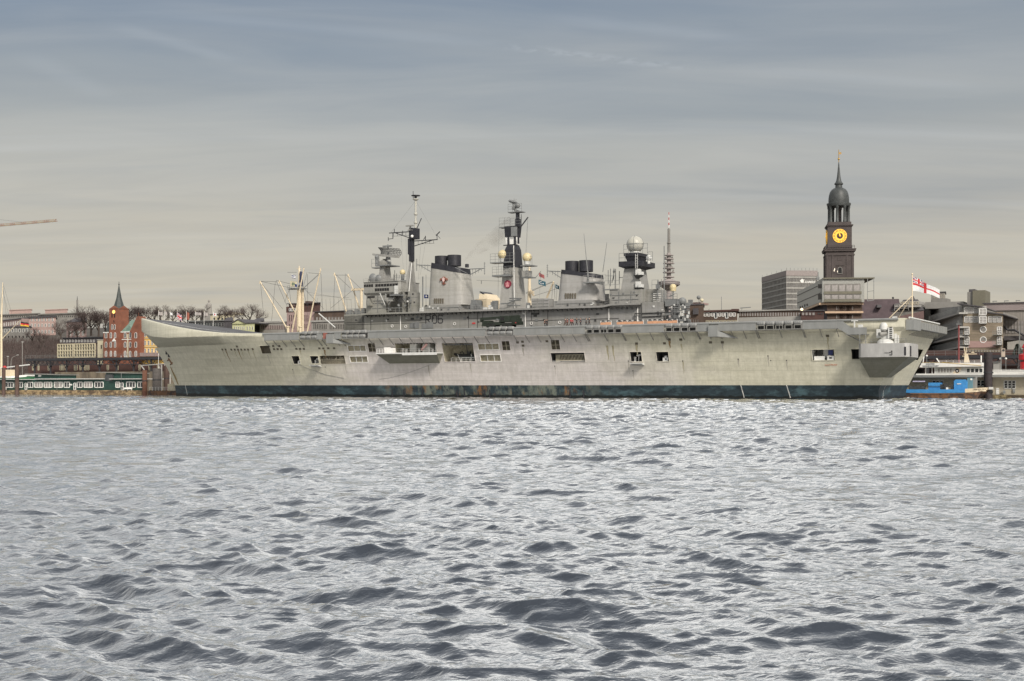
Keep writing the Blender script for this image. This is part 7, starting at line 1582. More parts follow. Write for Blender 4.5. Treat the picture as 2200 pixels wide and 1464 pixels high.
m = MB(); m.tube((fx(1550,v+3),v+3,z1),(fx(1550,v+3),v+3,fz(1550,638,v+3)),.09); m.tube((fx(1519,v+3),v+3,z1),(fx(1524,v+3),v+3,fz(1524,664,v+3)),.06); m.build('roof_mast', M['grey_d'], T)
for px in (1574,1579,1583): m = MB(); m.box(fx(px,v+3)-.4,fx(px,v+3)+.4,v+3,v+4,z1+.4,fz(px,664,v+3)); m.build('chimney', M['brickd'], T)
v = 102; T, x0, x1, z0, z1 = house('office_range', 'long low office range with a ribbon of windows and pale parapet', 'building', 1586, 1722, 681, 705, v, 14, M['concrete'])
m = MB(); m.box(x0,x1,v+.6,v+14,z1,fz(1650,668.5,v)); m.build('upper_storey', M['brickb'], T); roof_flat(T, x0, x1, v+.6, 13.4, fz(1650,668.5,v), M['concrete'], .4, .5)
windows(T, 1588, 1720, 24, (680,), 9, v+.6, .82, 1, 1, 'brickb', 'glass_l', .12)
m = MB(); m.tube((fx(1590,v+5),v+5,fz(1600,662,v+5)),(fx(1613,v+5),v+5,fz(1613,660.5,v+5)),.12); m.tube((fx(1594,v+5),v+5,fz(1594,668,v+5)),(fx(1594,v+5),v+5,fz(1594,661,v+5)),.1); m.build('roof_aerial', M['grey_d'], T)
v = 100; T, x0, x1, z0, z1 = house('link_building', 'reddish brown low link with pink windows left of the overhanging office', 'building', 1721, 1770, 669, 705, v, 12, M['brickd']); roof_flat(T, x0, x1, v, 12, z1, M['slate'], .3, .3)
windows(T, 1722, 1752, 4, (678,), 7, v, .8, 1, 1, 'brickd', 'glass_l'); windows(T, 1756, 1769, 2, (676,), 4, v, .8, 1, 1, 'brickd', 'glass')
m = MB(); m.smooth = True; m.sph((fx(1722.5,v-.5),v-.5,fz(1722,665.5,v)),.4,8,6); m.build('roof_lamp', emit('lit_lamp', (1,.75,.45), 1.5), T)
# ---- grey glass high-rise
Yh = 640; k_ = Yh/F; T = thing_far('high_rise_office', 'tall grey gridded high rise office left of the church tower', 'building', 1690, Yh, rot=.10)
hz = lambda py: CH+(HY-py)*k_
wR = 67*k_; dL = 41; zt = hz(581.5)
GL = mk('facade_glass', (.15,.145,.14), .25, var=.3, scale=.3, spec=.5)
m = MB(); m.box(0, wR, 0, dL, 0, zt); m.build('facade', GL, T)
m = MB()
for k in range(10):
    z = lerp(hz(690), zt-.6, k/9); m.box(-.25, wR+.25, -.25, dL+.25, z-.3, z+.4)
m.build('floor_band', M['concrete'], T)
m = MB()
for k in range(11): x = wR*k/10; m.box(x-.14, x+.14, -.2, 0, 0, zt)
for k in range(19): y = dL*k/18; m.box(-.2, 0, y-.14, y+.14, 0, zt)
m.build('mullion', M['greyrend'], T)
m = MB(); m.box(-.3, wR+.3, -.3, dL+.3, zt-2.6, zt); m.build('parapet', mk('pinkish_panel', (.27,.235,.225), .7, var=.15), T)
o = lettering('Tower', 2.6, M['white'], T, (wR*.72, -.34, zt-6.2), 'roof_sign', 1.0, .05)
m = MB(); cx_ = wR*.50; m.ext([(cx_-1.1,zt-5.1),(cx_,zt-4.0),(cx_+1.1,zt-5.1),(cx_,zt-6.2)],'y',-.42,-.26); m.build('sign_diamond', M['white'], T)
m = MB(); 
for k in range(9): m.tube((wR*k/8,0,zt),(wR*k/8,0,zt+1.3),.07)
for k in range(6): m.tube((0,dL*k/5,zt),(0,dL*k/5,zt+1.3),.07)
m.build('roof_aerial', M['grey_d'], T)
o = lettering('SIGNAL', 2.4, M['greyrend'], T, (-.35, dL*.4, zt-5.5), 'side_sign', 1.0, .05, rotz=-pi/2) if False else None
# ---- church with the great clock tower
Yc = 724; k_ = Yc/F
T = thing_far('clock_tower_church', 'dark baroque church tower with a gilded clock, open columned lantern and green dome', 'church', 1802, Yc, rot=-.16)
cz = lambda py: CH+(HY-py)*k_
DK_ST = mk('dark_church_brick', (.075,.062,.06), .85, var=.2, scale=.3); DK_CU = mk('dark_copper', (.055,.06,.06), .5, var=.3, scale=.5)
def csq(mb, r, p0, p1): return mb.box(-r*k_, r*k_, -r*k_, r*k_, cz(p0), cz(p1))
r0 = 29
m = MB(); csq(m, r0, 720, 542); TB = m.build('tower_base', DK_ST, T)
m = MB()
for s in (-.9,-.52,.52,.9): m.box((s*r0-2.2)*k_, (s*r0+2.2)*k_, -(r0+1)*k_, -r0*k_, cz(640), cz(552)); m.box(-(r0+1)*k_, -r0*k_, (s*r0-2.2)*k_, (s*r0+2.2)*k_, cz(640), cz(552))
m.build('pilaster', DK_ST, T)
m = MB(); csq(m, r0+1.5, 552, 549); csq(m, r0+3.5, 543, 539.5); csq(m, r0+4.5, 539.5, 537.5); m.build('cornice', DK_ST, T)
m = MB(); m.rail([(-30*k_,-30*k_,cz(537.5)),(30*k_,-30*k_,cz(537.5))],1.7,1.2,.14); m.rail([(-30*k_,-30*k_,cz(537.5)),(-30*k_,30*k_,cz(537.5))],1.7,1.2,.14); m.build('balustrade', DK_ST, T)
m = MB(); m.ext([(-9*k_,cz(574)),(9*k_,cz(574)),(0,cz(567))],'y',-(r0+1.2)*k_,-r0*k_); m.ext([(-6*k_,cz(592)),(6*k_,cz(592)),(6*k_,cz(576)),(-6*k_,cz(576))],'y',-(r0+.8)*k_,-r0*k_); m.box(-5*k_,5*k_,-(r0+.6)*k_,-r0*k_,cz(562),cz(555)); m.build('window_surround', DK_ST, T)
inst(win_mesh(2.2,3.6,2,3,.2,'concrete','glass_b',True), 'window', T, (0,-(r0+.9)*k_,cz(591)))
m = MB()
for px, py in ((1777,592),(1786,590),(1790,586),(1797,588),(1791,583)): m.cbox((px-1802)*k_,-(r0+.5)*k_,cz(py),.35,.2,.9)
m.build('lit_opening', emit('window_light', (.9,.8,.65), .6), T)
rc = 25
m = MB(); csq(m, rc, 537.5, 489); m.build('clock_stage', DK_ST, T)
m = MB(); csq(m, rc+1.5, 490, 488); csq(m, rc+2.8, 488, 486); m.build('cornice', DK_ST, T)
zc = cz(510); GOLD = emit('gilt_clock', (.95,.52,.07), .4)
def ring(mb, r1, r2, y0, y1, n=40):
    for k in range(n):
        a, b = 2*pi*k/n, 2*pi*(k+1)/n; mb.ext([(r1*cos(a),zc+r1*sin(a)),(r2*cos(a),zc+r2*sin(a)),(r2*cos(b),zc+r2*sin(b)),(r1*cos(b),zc+r1*sin(b))],'y',y0,y1)
for rot in (0, -pi/2):
    q = MB(); y0 = -rc*k_
    ring(q, 6.6*k_, 14.6*k_, y0-.25, y0)
    for ln_, an, w in ((10.5, pi/2-.02, .28), (7.0, pi/2+.36, .36)): q.tube((-1.5*k_*cos(an),y0-.4,zc-1.5*k_*sin(an)),(ln_*k_*cos(an),y0-.4,zc+ln_*k_*sin(an)),w,w*.4,5)
    q.sph((0,y0-.35,zc),.55,8,6)
    o = q.build('clock_face', GOLD, T); o.rotation_euler = (0,0,rot)
    q = MB()
    for k in range(12):
        a = 2*pi*k/12; tgt = 11.5*k_
        for d_ in (-.33, .33): q.tube((tgt*cos(a)-d_*sin(a)-.5*cos(a),y0-.25,zc+tgt*sin(a)+d_*cos(a)-.5*sin(a)),(tgt*cos(a)-d_*sin(a)+.5*cos(a),y0-.25,zc+tgt*sin(a)+d_*cos(a)+.5*sin(a)),.17,n=4)
    ob = q.build('clock_numerals', M['black'], o)
m = MB(); csq(m, rc-1, 486, 480); csq(m, 3.5, 486, 445); m.build('lantern_core', DK_ST, T)
for k in range(8):
    a = 2*pi*k/8+.39+.16; m = MB(); m.smooth = True; c = (20.5*k_*cos(a), 20.5*k_*sin(a), 0); m.lathe(c,[(3.6*k_,cz(480.5)),(3.6*k_,cz(476)),(3.0*k_,cz(475)),(2.7*k_,cz(450)),(3.7*k_,cz(448)),(3.7*k_,cz(444))],10); m.build('column', DK_CU, T)
m = MB(); m.smooth = True; m.lathe((0,0,0),[(19*k_,cz(445)),(24*k_,cz(444.5)),(25.5*k_,cz(440)),(25.5*k_,cz(438)),(21.5*k_,cz(437)),(21.8*k_,cz(433)),(21.5*k_,cz(426)),(20.5*k_,cz(420)),(18.5*k_,cz(413)),(14.5*k_,cz(407.5)),(9.5*k_,cz(404.5)),(7.5*k_,cz(404)),(7*k_,cz(398)),(9*k_,cz(397)),(9.3*k_,cz(395)),(6.8*k_,cz(392)),(5.2*k_,cz(388)),(3.7*k_,cz(380)),(2.3*k_,cz(366)),(1.3*k_,cz(354)),(.7*k_,cz(349))],32); m.build('dome', DK_CU, T)
m = MB(); m.smooth = True; m.sph((0,0,cz(342)),2.3*k_,12,8); m.tube((0,0,cz(350)),(0,0,cz(322)),.18); m.build('finial', mk('gilt', (.5,.3,.06), .35, .6), T)
m = MB(); m.box(.1,5.5*k_,-.06,.06,cz(332),cz(327.5)); m.build('weather_vane', mk('gilt_vane', (.45,.28,.1), .4, .4), T)
m = MB(); L0, L1 = 62*k_, 130*k_; m.loft([[(30*k_,-20*k_,20),(L1,-20*k_,20),(L1,40*k_,20),(30*k_,40*k_,20)],[(30*k_,-20*k_,cz(690)),(L1,-20*k_,cz(690)),(L1,40*k_,cz(690)),(30*k_,40*k_,cz(690))],[(30*k_,8*k_,cz(643.5)),(L1-4*k_,8*k_,cz(643.5)),(L1-4*k_,12*k_,cz(643.5)),(30*k_,12*k_,cz(643.5))]]); NV = m.build('nave_roof', mk('plum_roof_tiles', (.075,.054,.06), .8, var=.25, scale=.4), T)
for a, b in ((82,657),(118,655)): m = MB(); m.frust((( a-5)*k_,(a+5)*k_,-22*k_,0),cz(b+6),((a-4)*k_,(a+4)*k_,-20*k_,0),cz(b)); m.build('dormer', M['slate'], NV)
m = MB(); m.sph((114*k_,10*k_,cz(641)),.6,8,6); m.build('ridge_finial', M['iron'], NV)
# ---- overhanging modern office before the church
v = 190; Yb = OY+fx(1767,v)*AY+v*BY; k_ = Yb/F
T = thing_far('overhang_office', 'modern office with two projecting glazed upper floors in front of the church tower', 'building', 1767, Yb, rot=-.10)
oz = lambda py: CH+(HY-py)*k_
Wd = 88*k_; Dp = 52
PANEL = mk('pale_metal_panel', (.30,.30,.28), .4, var=.08); OLIVE = mk('olive_panel', (.15,.14,.105), .6, var=.1)
m = MB(); m.ext([(0,0),(Wd,0),(Wd,30),(8,62),(-1.5,62)],'z',oz(650),oz(600)); m.build('upper_floors', PANEL, T)
# long receding wing on the left, lower towards the back
m = MB(); m.ext([(-.2,3),(.2,3),(-1.3,61.5),(-1.8,61.5)],'z',oz(648),oz(602)); WG = m.build('side_cladding', PANEL, T)
m = MB()
for a in (610,628): m.ext([(-.35,3),(-.2,3),(-1.8,61.4),(-1.95,61.4)],'z',oz(a+1),oz(a))
m.build('panel_joint', M['slate'], WG)
m = MB(); m.box(-1.6,-.2,-.05,.3,oz(620),oz(611)); m.box(-1.6,-.2,-.05,.3,oz(644),oz(632)); m.build('corner_opening', M['glass_b'], T)
m = MB(); m.box(.2, Wd+3.5, -.8, 20, oz(600), oz(597.5)); m.build('roof', OLIVE, T)
for py0, py1, n in ((626.5,611,5),(643,633,5)):
    x0_, x1_ = 3*k_, Wd-8*k_
    for k in range(n): inst(win_mesh(round((x1_-x0_)/n-.25,2), oz(py1)-oz(py0), 1, 1, .2, 'greyrend', 'glass_l'), 'window', T, (lerp(x0_,x1_,(k+.5)/n),0,oz(py0)))
m = MB(); m.box(.5, Wd-1, -.3, 0, oz(632.5), oz(627)); m.box(.5, Wd-1, -.3, 0, oz(649), oz(644)); m.build('spandrel', OLIVE, T)
m = MB()
for a, b in (((Wd+1,-.7,oz(648)),(Wd+1,-.7,oz(598))),((Wd+3.2,-.7,oz(646)),(Wd+3.2,-.7,oz(597))),((Wd+1,-.7,oz(628)),(Wd+3.2,-.7,oz(626))),((Wd+1,-.7,oz(648)),(Wd+3.2,-.7,oz(646)))): m.tube(a,b,.14,n=4)
m.build('escape_stair', M['panel'], T)
m = MB(); m.box(2, Wd-2*k_, 2.5, 28, 8, oz(650)); m.build('recessed_floors', M['brickb'], T)
CORN = mk('cream_parapet', (.50,.36,.25), .6, var=.08)
m = MB()
for a, b in ((655,650.5),(673,669)): m.loft([[(-1,1,oz(a)),(-1,1.6,oz(a)),(-1,1.6,oz(b)),(-1,1,oz(b))],[(Wd-1*k_,1,oz(a)),(Wd-1*k_,1.6,oz(a)),(Wd-1*k_,1.6,oz(b)),(Wd-1*k_,1,oz(b))]]); m.ext([(-1,1),(-.5,1.6),(-1.9,60),(-2.4,60)],'z',oz(a),oz(b))
m.build('parapet_band', CORN, T)
m = MB(); m.ext([(1.9,2.6),(3,2.6),(3,60),(.2,60)],'z',8,oz(650.2)); m.build('recessed_wing', mk('dark_plum_wall',(.05,.04,.05),.7), T)
for py in (666.5, 685):
    for k in range(8): inst(win_mesh(1.9, oz(py-9)-oz(py), 1, 1, .3, 'brickb', 'glass_l'), 'window', T, (6+k*(Wd-10)/7.6,2.5,oz(py)))
m = MB(); m.tube((-1,4,oz(600)),(-1,4,oz(583)),.16); m.box(-1.6,-.6,3.5,4.5,oz(600),oz(594)); m.build('roof_aerial', M['grey_d'], T)
m = MB()
for k in range(4): y = 52-6*k; xx = -.35-1.6*(y-3)/58; m.box(xx-.05,xx+.2,y,y+1.5,oz(645),oz(639+k%2))
m.build('wing_opening', M['slate'], WG)
# ---- grey roofed houses left of the terraced publisher's building
v = 130; T, x0, x1, z0, z1 = house('terraced_flats', 'grey stepped flats with pale attic windows left of the terraced office', 'building', 1917, 1984, 668, 700, v, 14, M['greyrend']); roof_hip(T, x0, x1, v, 14, z1, 3.8, M['slate'], 2)
m = MB(); m.box(fx(1922,v-1),fx(1975,v-1),v-1,v+8,fz(1950,661,v),fz(1950,655,v)); m.box(fx(1934,v-1),fx(1976,v-1),v-1,v+6,fz(1950,655,v),fz(1950,648.5,v)); at_ = m.build('attic_storey', M['concrete'], T)
windows(T, 1935, 1974, 7, (654.3,), 5, v-1, .85, 1, 1, 'creamw', 'glass_l'); windows(T, 1950, 1974, 5, (663.5,), 5, v, .6, 1, 1, 'greyrend', 'glass_b'); m = MB(); m.rail([(fx(1922,v-1.2),v-1.2,fz(1950,668,v)),(fx(1952,v-1.2),v-1.2,fz(1950,668,v))],2,1.2,.07,3); m.build('balcony_rail', M['concrete'], T)
m = MB(); m.lathe((fx(1962,v+7),v+7,0),[(1.0,z1),(1.0,fz(1962,647,v)),(.6,fz(1962,641,v)),(.1,fz(1962,633,v))],8); m.build('roof_turret', M['slate'], T)
m = MB(); m.loft([[(fx(1885,v-8),v-8,8),(fx(1985,v-8),v-8,8),(fx(1985,v-2),v-2,8),(fx(1885,v-2),v-2,8)],[(fx(1887,v-8),v-8,fz(1890,690,v-8)),(fx(1985,v-8),v-8,fz(1985,668,v-8)),(fx(1985,v-2),v-2,fz(1985,668,v-2)),(fx(1887,v-2),v-2,fz(1890,690,v-2))]]); m.build('front_roof', mk('pinkish_roof',(.17,.11,.105),.8,var=.2), T)
v = 210; T, x0, x1, z0, z1 = house('far_office', 'small grey tower with vertical stripes directly behind the ensign', 'building', 2000, 2031, 629, 660, v, 12, M['stone']); windows(T, 2004, 2030, 5, (641,), 9, v, .45, 1, 1, 'creamw', 'glass_l'); windows(T,2001,2030,3,(650,),5,v,.8,1,1,'greyrend','glass'); roof_flat(T, x0, x1, v, 12, z1, M['slate'], .3, .3)
# ---- terraced office with two round windows
v = 92
SHEET = mk('zinc_sheet', (.235,.225,.21), .45, var=.15, scale=.4); OCH = brick('ochre_cladding', (.26,.22,.155), (.22,.19,.13), (.36,.27,.23), 30, .42)
T, x0, x1, z0, z1 = house('terraced_office', 'zinc clad office with round porthole windows and receding balcony decks', 'building', 2069, 2155, 672, 785, v, 30, OCH)
m = MB(); m.ext([(fx(2069,v),z1),(fx(2155,v),z1),(fx(2155,v),fz(2155,676,v)),(fx(2108,v),fz(2108,662,v)),(fx(2069,v),fz(2069,653,v))],'y',v+.05,v+30); m.build('attic_storey', SHEET, T)
m = MB(); m.ext([(fx(2063,v)-.6,fz(2063,654,v)),(fx(2112,v),fz(2112,661,v)),(fx(2112,v),fz(2112,659,v)),(fx(2063,v)-.6,fz(2063,651.5,v))],'y',v-1.2,v+30.5); m.ext([(fx(2112,v),fz(2112,672,v)),(fx(2157,v),fz(2157,677,v)),(fx(2157,v),fz(2157,675,v)),(fx(2112,v),fz(2112,669,v))],'y',v-.8,v+30.4); m.build('roof', M['slate'], T)
m = MB(); m.box(fx(2103.5,v),fx(2120,v),v-1.5,v,fz(2112,696.5,v),fz(2112,662,v)); BAY = m.build('bay_window', SHEET, T)
for py, h in ((677,13),(695,14)): inst(win_mesh(1.75,fz(2112,py-h,v)-fz(2112,py,v),2,4,.16,'white','glass_l'), 'window', T, (fx(2111.8,v-1.5),v-1.52,fz(2112,py,v)))
for a, b, py in ((2072,2101,692.5),(2123,2152,692.5)): windows(T, a, b, 3, (py,), 13, v, .97, 1, 3, 'light', 'glass_l', .16)
windows(T, 2072, 2101, 3, (673,), 12, v-.05, .93, 1, 3, 'light', 'glass_l', .14)
for py in (708.5, 730.5):
    x, z = at(2112.5, py, v); q = MB(); n = 24; R = 6.2/8
    q.cur = 1; q.ext([(x+R*.85*cos(2*pi*k/n), z+R*.85*sin(2*pi*k/n)) for k in range(n)],'y',v-.06,v+.1); q.cur = 0
    for k in range(n): a, b = 2*pi*k/n, 2*pi*(k+1)/n; q.tube((x+R*cos(a),v-.1,z+R*sin(a)),(x+R*cos(b),v-.1,z+R*sin(b)),.12,n=5)
    q.build('porthole_window', [M['white'],M['greyrend']], T)
for px in (2077.5, 2147.5):
    for py in (718.5, 740): 
        inst(win_mesh(1.15,1.95,2,3,.16,'white','glass_l'), 'window', T, (fx(px,v),v,fz(px,py,v)))
        m = MB(); m.box(fx(px-13,v),fx(px+6,v),v-1.4,v,fz(px,py+2,v),fz(px,py+1,v)); m.rail([(fx(px-13,v),v-1.4,fz(px,py+1,v)),(fx(px+6,v),v-1.4,fz(px,py+1,v))],1.0,.5,.05,2); m.build('balcony', M['panel'], T)
m = MB(); m.box(fx(2081,v),fx(2139,v),v-.12,v,fz(2110,747,v),fz(2110,733,v)); m.build('pink_panel', mk('pink_cladding', (.36,.24,.22), .6, var=.15, stretch=(.2,1,3), scale=3), T)
# receding side with balcony decks
def deckline(py, pl): return [(fx(2063,v-.5),v-.5,fz(2063,py,v)),(fx(pl[0],v+55),v+55,fz(pl[0],pl[1],v+55))]
m = MB(); xr_, xl_ = fx(2066,v+.5), fx(1996,v+60); m.loft([[(xr_,v+.5,4),(xr_+6,v+3,4),(xr_+6,v+3,fz(2066,658,v)),(xr_,v+.5,fz(2066,658,v))],[(xl_,v+60,4),(xl_+6,v+62,4),(xl_+6,v+62,fz(1996,664,v+60)),(xl_,v+60,fz(1996,664,v+60))]]); m.build('side_wall', mk('side_cladding',(.28,.27,.255),.6,var=.25,scale=.5), T)
for pr, pl_ in ((672,672),(702,692),(722,712),(745,733)):
    m = MB(); a = Vector((fx(2060,v-1.5),v-1.5,fz(2060,pr,v))); b = Vector((fx(1985,v+50),v+50,fz(1985,(HY-(HY-pr)*.90) if pr else 0,v+50)-1.0))
    d = (b-a); nrm = Vector((d.y,-d.x,0)).normalized()
    for off, hh in ((0,0),):
        m.loft([[tuple(a),tuple(a-nrm*-2.5),tuple(a-nrm*-2.5+Vector((0,0,-.45))),tuple(a+Vector((0,0,-.45)))],[tuple(b),tuple(b-nrm*-2.5),tuple(b-nrm*-2.5+Vector((0,0,-.45))),tuple(b+Vector((0,0,-.45)))]])
    dk = m.build('balcony_deck', M['concrete'], T)
    m = MB(); m.rail([tuple(a),tuple(b)],1.6,1.6,.06,4); m.build('balcony_rail', M['panel'], dk)
m = MB(); m.box(fx(1984,v+45),fx(1999,v+45),v+45,v+52,4,fz(1990,652,v+45)); m.build('stair_tower', SHEET, T)
m = MB(); m.ext([(fx(1996,v+46),fz(1996,652,v+46)),(fx(2070,v+40),fz(2070,648,v+40)),(fx(2070,v+40),fz(2070,662,v+40)),(fx(1996,v+46),fz(1996,666,v+46))],'y',v+40,v+60); m.build('roof_range', SHEET, T)
m = MB(); m.box(fx(1999,v+40),fx(2032,v+40),v+42,v+48,fz(2015,650,v+40),fz(2015,641,v+40)); m.build('roof_plant', M['greyrend'], T)
v = 130; T, x0, x1, z0, z1 = house('lift_tower', 'square olive grey lift tower with a darker shoulder above the terraced office', 'tower', 2078, 2115, 627.5, 660, v, 10, M['greyrend']); m = MB(); m.box(fx(2091,v)-.1,fx(2115,v)+.3,v-.6,v+9,z0,z1+.4); m.build('front_shaft', OLIVE, T); m = MB(); m.box(x0+.3,x0+2,v+1,v+6,z1+.003,z1+.9); m.build('shoulder', M['slate'], T)
v = 120; T, x0, x1, z0, z1 = house('industrial_hall', 'long grey corrugated hall with pinkish roof reaching to the right edge', 'building', 2115, 2240, 667, 790, v, 30, mk('ribbed_cladding', (.22,.20,.18), .7, var=.25, scale=1.2, stretch=(2.5,1,.06)))
m = MB(); m.box(x0, x1, v-.5, v+30, z1, fz(2170,652,v)); m.build('roof_storey', mk('pinkish_sheet', (.24,.20,.195), .6, var=.2, stretch=(.1,1,2.5), scale=2), T); m = MB(); m.box(x0-.4,x1,v-.9,v+30.4,fz(2170,652,v),fz(2170,650,v)); m.build('roof', M['slate'], T)
m = MB()
for px in (2130,2155,2180): m.tube((fx(px,v),v+3,fz(2170,650,v)),(fx(px,v),v+3,fz(2170,645,v)),.06); m.cbox(fx(px,v)+.5,v+3,fz(2170,646,v),1.2,.4,.2)
m.build('roof_lamp', M['grey_d'], T)
windows(T, 2160, 2200, 6, (716,), 26, v, .7, 1, 3, 'stone', 'glass_l'); m = MB(); m.box(fx(2157,v-3),fx(2240,v-3),v-3,v,fz(2180,732,v),fz(2180,723,v)); m.build('dark_ribbon', M['slate'], T)
m = MB(); m.path([(fx(2155,v-4),v-4,fz(2155,702,v)),(fx(2166,v-4),v-4,fz(2166,711,v)),(fx(2180,v-4),v-4,fz(2180,711,v)),(fx(2205,v-4),v-4,fz(2205,725,v))],.3,6); m.build('escape_stair', M['iron'], T)
m = MB(); m.ext([(fx(2164,v-6),fz(2164,765,v)),(fx(2240,v-6),fz(2240,765,v)),(fx(2240,v-6),fz(2240,738,v)),(fx(2190,v-6),fz(2190,733,v)),(fx(2164,v-6),fz(2164,737,v))],'y',v-6,v); m.build('annex', M['concrete'], T)
m = MB(); m.rail([(fx(2157,89),89,fz(2157,697,89)),(fx(2165,89),89,fz(2165,697,89))],2.0,.7,.07,4); 
# street level row behind the viaduct at right
T, x0, x1, z0, z1 = house('promenade_shops', 'dim ground floor row with pale lit windows under the right viaduct', 'building', 1985, 2220, 752, 790, 90, 2, M['brickd'])
windows(T, 2075, 2150, 12, (756,), 3.5, 90, .6, 1, 1, 'creamw', 'glass_l'); windows(T, 1995, 2060, 6, (788,), 9, 90, .5, 1, 1, 'grey_d', 'glass')
m = MB(); v=74
T = thing('conifer', 'small dark green conifer beside the red lattice post at right', 'tree', fx(2186,84), 84, 4); m = MB(); m.tube((fx(2186,84),84,4),(fx(2186,84),84,fz(2186,742,84)),.15); m.build('trunk', BARK, T)
m = MB(); rr = random.Random(9); zb_, zt = fz(2186,764,84), fz(2186,739,84)
for k in range(900):
    u = rr.random()**.7; r = 1.7*(1-u)*rr.uniform(.3,1)+.1; a = rr.uniform(0,2*pi); p = Vector((fx(2186,84)+r*cos(a),84+r*sin(a),lerp(zb_-1,zt,u))); d = Vector((cos(a),sin(a),-.4))*rr.uniform(.25,.5); s = d.orthogonal().normalized()*.12; m.add([p-s,p+s,p+d],[(0,1,2)])
m.build('crown', mk('conifer_green',(.02,.035,.025),.9), T)
# ---- waterside at right: pontoon building, tour boat, blue barge, red posts
v = 40; T, x0, x1, z0, z1 = house('landing_stage', 'long beige landing stage building with a flat overhanging roof at the water', 'building', 1940, 2260, 811, 846, v, 9, mk('beige_boards', (.40,.355,.27), .75, var=.12, scale=.5))
m = MB(); m.box(x0, x1, v-2.2, v+10, z1, fz(2080,806,v)); m.build('roof', M['panel'], T); m = MB(); m.box(x0, x1, v-1.2, v+10, -.8, fz(2170,849,v)); m.build('pontoon', mk('algae_concrete', (.20,.16,.085), .9, var=.45, scale=1.0, col2=(.06,.045,.03), thr=.5), T)
for a, b in ((2003,2027),(2050,2062),(2099,2123)): windows(T, a, b, 3, (829.5,), 12.5, v, .9, 1, 2, 'light', 'glass_b', .14)
windows(T, 2157, 2182, 3, (835,), 17, v, .9, 1, 3, 'light', 'glass_b', .16)
m = MB(); m.box(fx(2140,v),fx(2146.5,v),v-.12,v,fz(2143,848,v),fz(2143,834,v)); m.build('door', M['white'], T)
m = MB(); m.rail([(fx(2128,v),v-1,fz(2170,848,v)),(x1,v-1,fz(2170,848,v))],1.15,2.2,.03,2); m.build('guard_rail', M['grey_d'], T)
m = MB(); m.box(fx(2156,v),fx(2161,v),v-.9,v-.4,fz(2160,846,v),fz(2160,839,v)); m.box(fx(2176,v),fx(2181,v),v-.3,v-.05,fz(2178,844,v),fz(2178,836,v)); m.build('wall_fitting', M['panel'], T)
v = 56; T = thing('tour_boat', 'white harbour tour boat with lettering on its upper deck behind the landing stage', 'boat', fx(2040,v), v, 0)
def bX(px): return fx(px, v)
def bZ(py): return fz(2040, py, v)
m = MB(); m.smooth = True; m.loft([[(x_,v-w,bZ(806)),(x_,v-w*.8,-.5),(x_,v+w*.8+6,-.5),(x_,v+w+6,bZ(806))] for x_, w in ((bX(1950),.3),(bX(1975),3),(bX(2180),3),(bX(2215),2))]); m.build('hull', M['white'], T)
m = MB(); m.box(bX(1972),bX(2215),v-2.4,v+8,bZ(806),bZ(803)); m.box(bX(2010),bX(2112),v-1.6,v+6,bZ(803),bZ(789.5)); m.build('deckhouse', M['light'], T)
m = MB(); m.ext([(bX(1980),bZ(789.5)),(bX(2115),bZ(788.5)),(bX(2115),bZ(780.5)),(bX(1985),bZ(779.5))],'y',v-2.6,v+8); m.build('upper_deck', M['white'], T)
m = MB(); m.ext([(bX(1986),bZ(779.4)),(bX(2026),bZ(779.4)),(bX(2112),bZ(787)),(bX(2112),bZ(786.4)),(bX(2030),bZ(779)),(bX(1986),bZ(779))],'y',v-2.68,v-2.6); m.build('gold_stripe', M['flag_y'], T)
windows(T, 2014, 2046, 5, (801,), 9, v-1.6, .7, 1, 1, 'light', 'glass_l'); windows(T, 2076, 2112, 4, (801,), 9.5, v-1.6, .85, 1, 1, 'white', 'glass')
m = MB()
for px in (1991,2005,2022): m.tube((bX(px),v-1.5,bZ(803)),(bX(px),v-1.5,bZ(789)),.09,n=5)
m.build('deck_post', M['white'], T)
m = MB(); m.ext([(bX(2049),bZ(803.5)),(bX(2062),bZ(803.5)),(bX(2069),bZ(790)),(bX(2060),bZ(790))],'y',v-2.0,v-1.7); FN = m.build('funnel_fin', M['cream'], T)
x, z = bX(2060), bZ(797); q = MB(); q.ext([(x+.5*cos(2*pi*k/18),z+.5*sin(2*pi*k/18)) for k in range(18)],'y',v-2.08,v-1.9); q.build('fin_emblem', M['black'], FN); q = MB(); q.ext([(x-.3,z+.05),(x-.02,z-.3),(x+.32,z+.28),(x+.1,z+.0),(x-.02,z-.02)],'y',v-2.14,v-2.05); q.build('emblem_bird', M['white'], FN)
LET = mk('letter_navy', (.08,.10,.14), .6)
lettering('GROSSE', .45, LET, T, (bX(2003),v-2.66,bZ(783.6)), sx=1.3); lettering('HAFENRUNDFAHRT', .45, LET, T, (bX(2004),v-2.66,bZ(788)), sx=.93)
m = MB(); m.frust((bX(2072),bX(2082.5),v-.6,v+.6),bZ(779.4),(bX(2073),bX(2079),v-.4,v+.4),bZ(762)); m.tube((bX(2074),v,bZ(764)),(bX(2071),v,bZ(746)),.1); m.tube((bX(2075),v,bZ(764)),(bX(2076),v,bZ(747)),.1); m.tube((bX(2068),v,bZ(766)),(bX(2078),v,bZ(766)),.14); m.tube((bX(2070),v,bZ(761.5)),(bX(2099),v,bZ(761.5)),.1); m.box(bX(2087),bX(2093),v-.2,v+.2,bZ(759),bZ(757)); m.build('mast', M['cream'], T)
m = MB(); m.tube((bX(2018),v,bZ(779)),(bX(2012),v,bZ(770)),.14); m.tube((bX(1983),v,bZ(779)),(bX(1986),v,bZ(757)),.13); m.tube((bX(2108),v,bZ(779)),(bX(2108),v,bZ(765)),.16); m.build('flag_stanchion', M['white'], T)
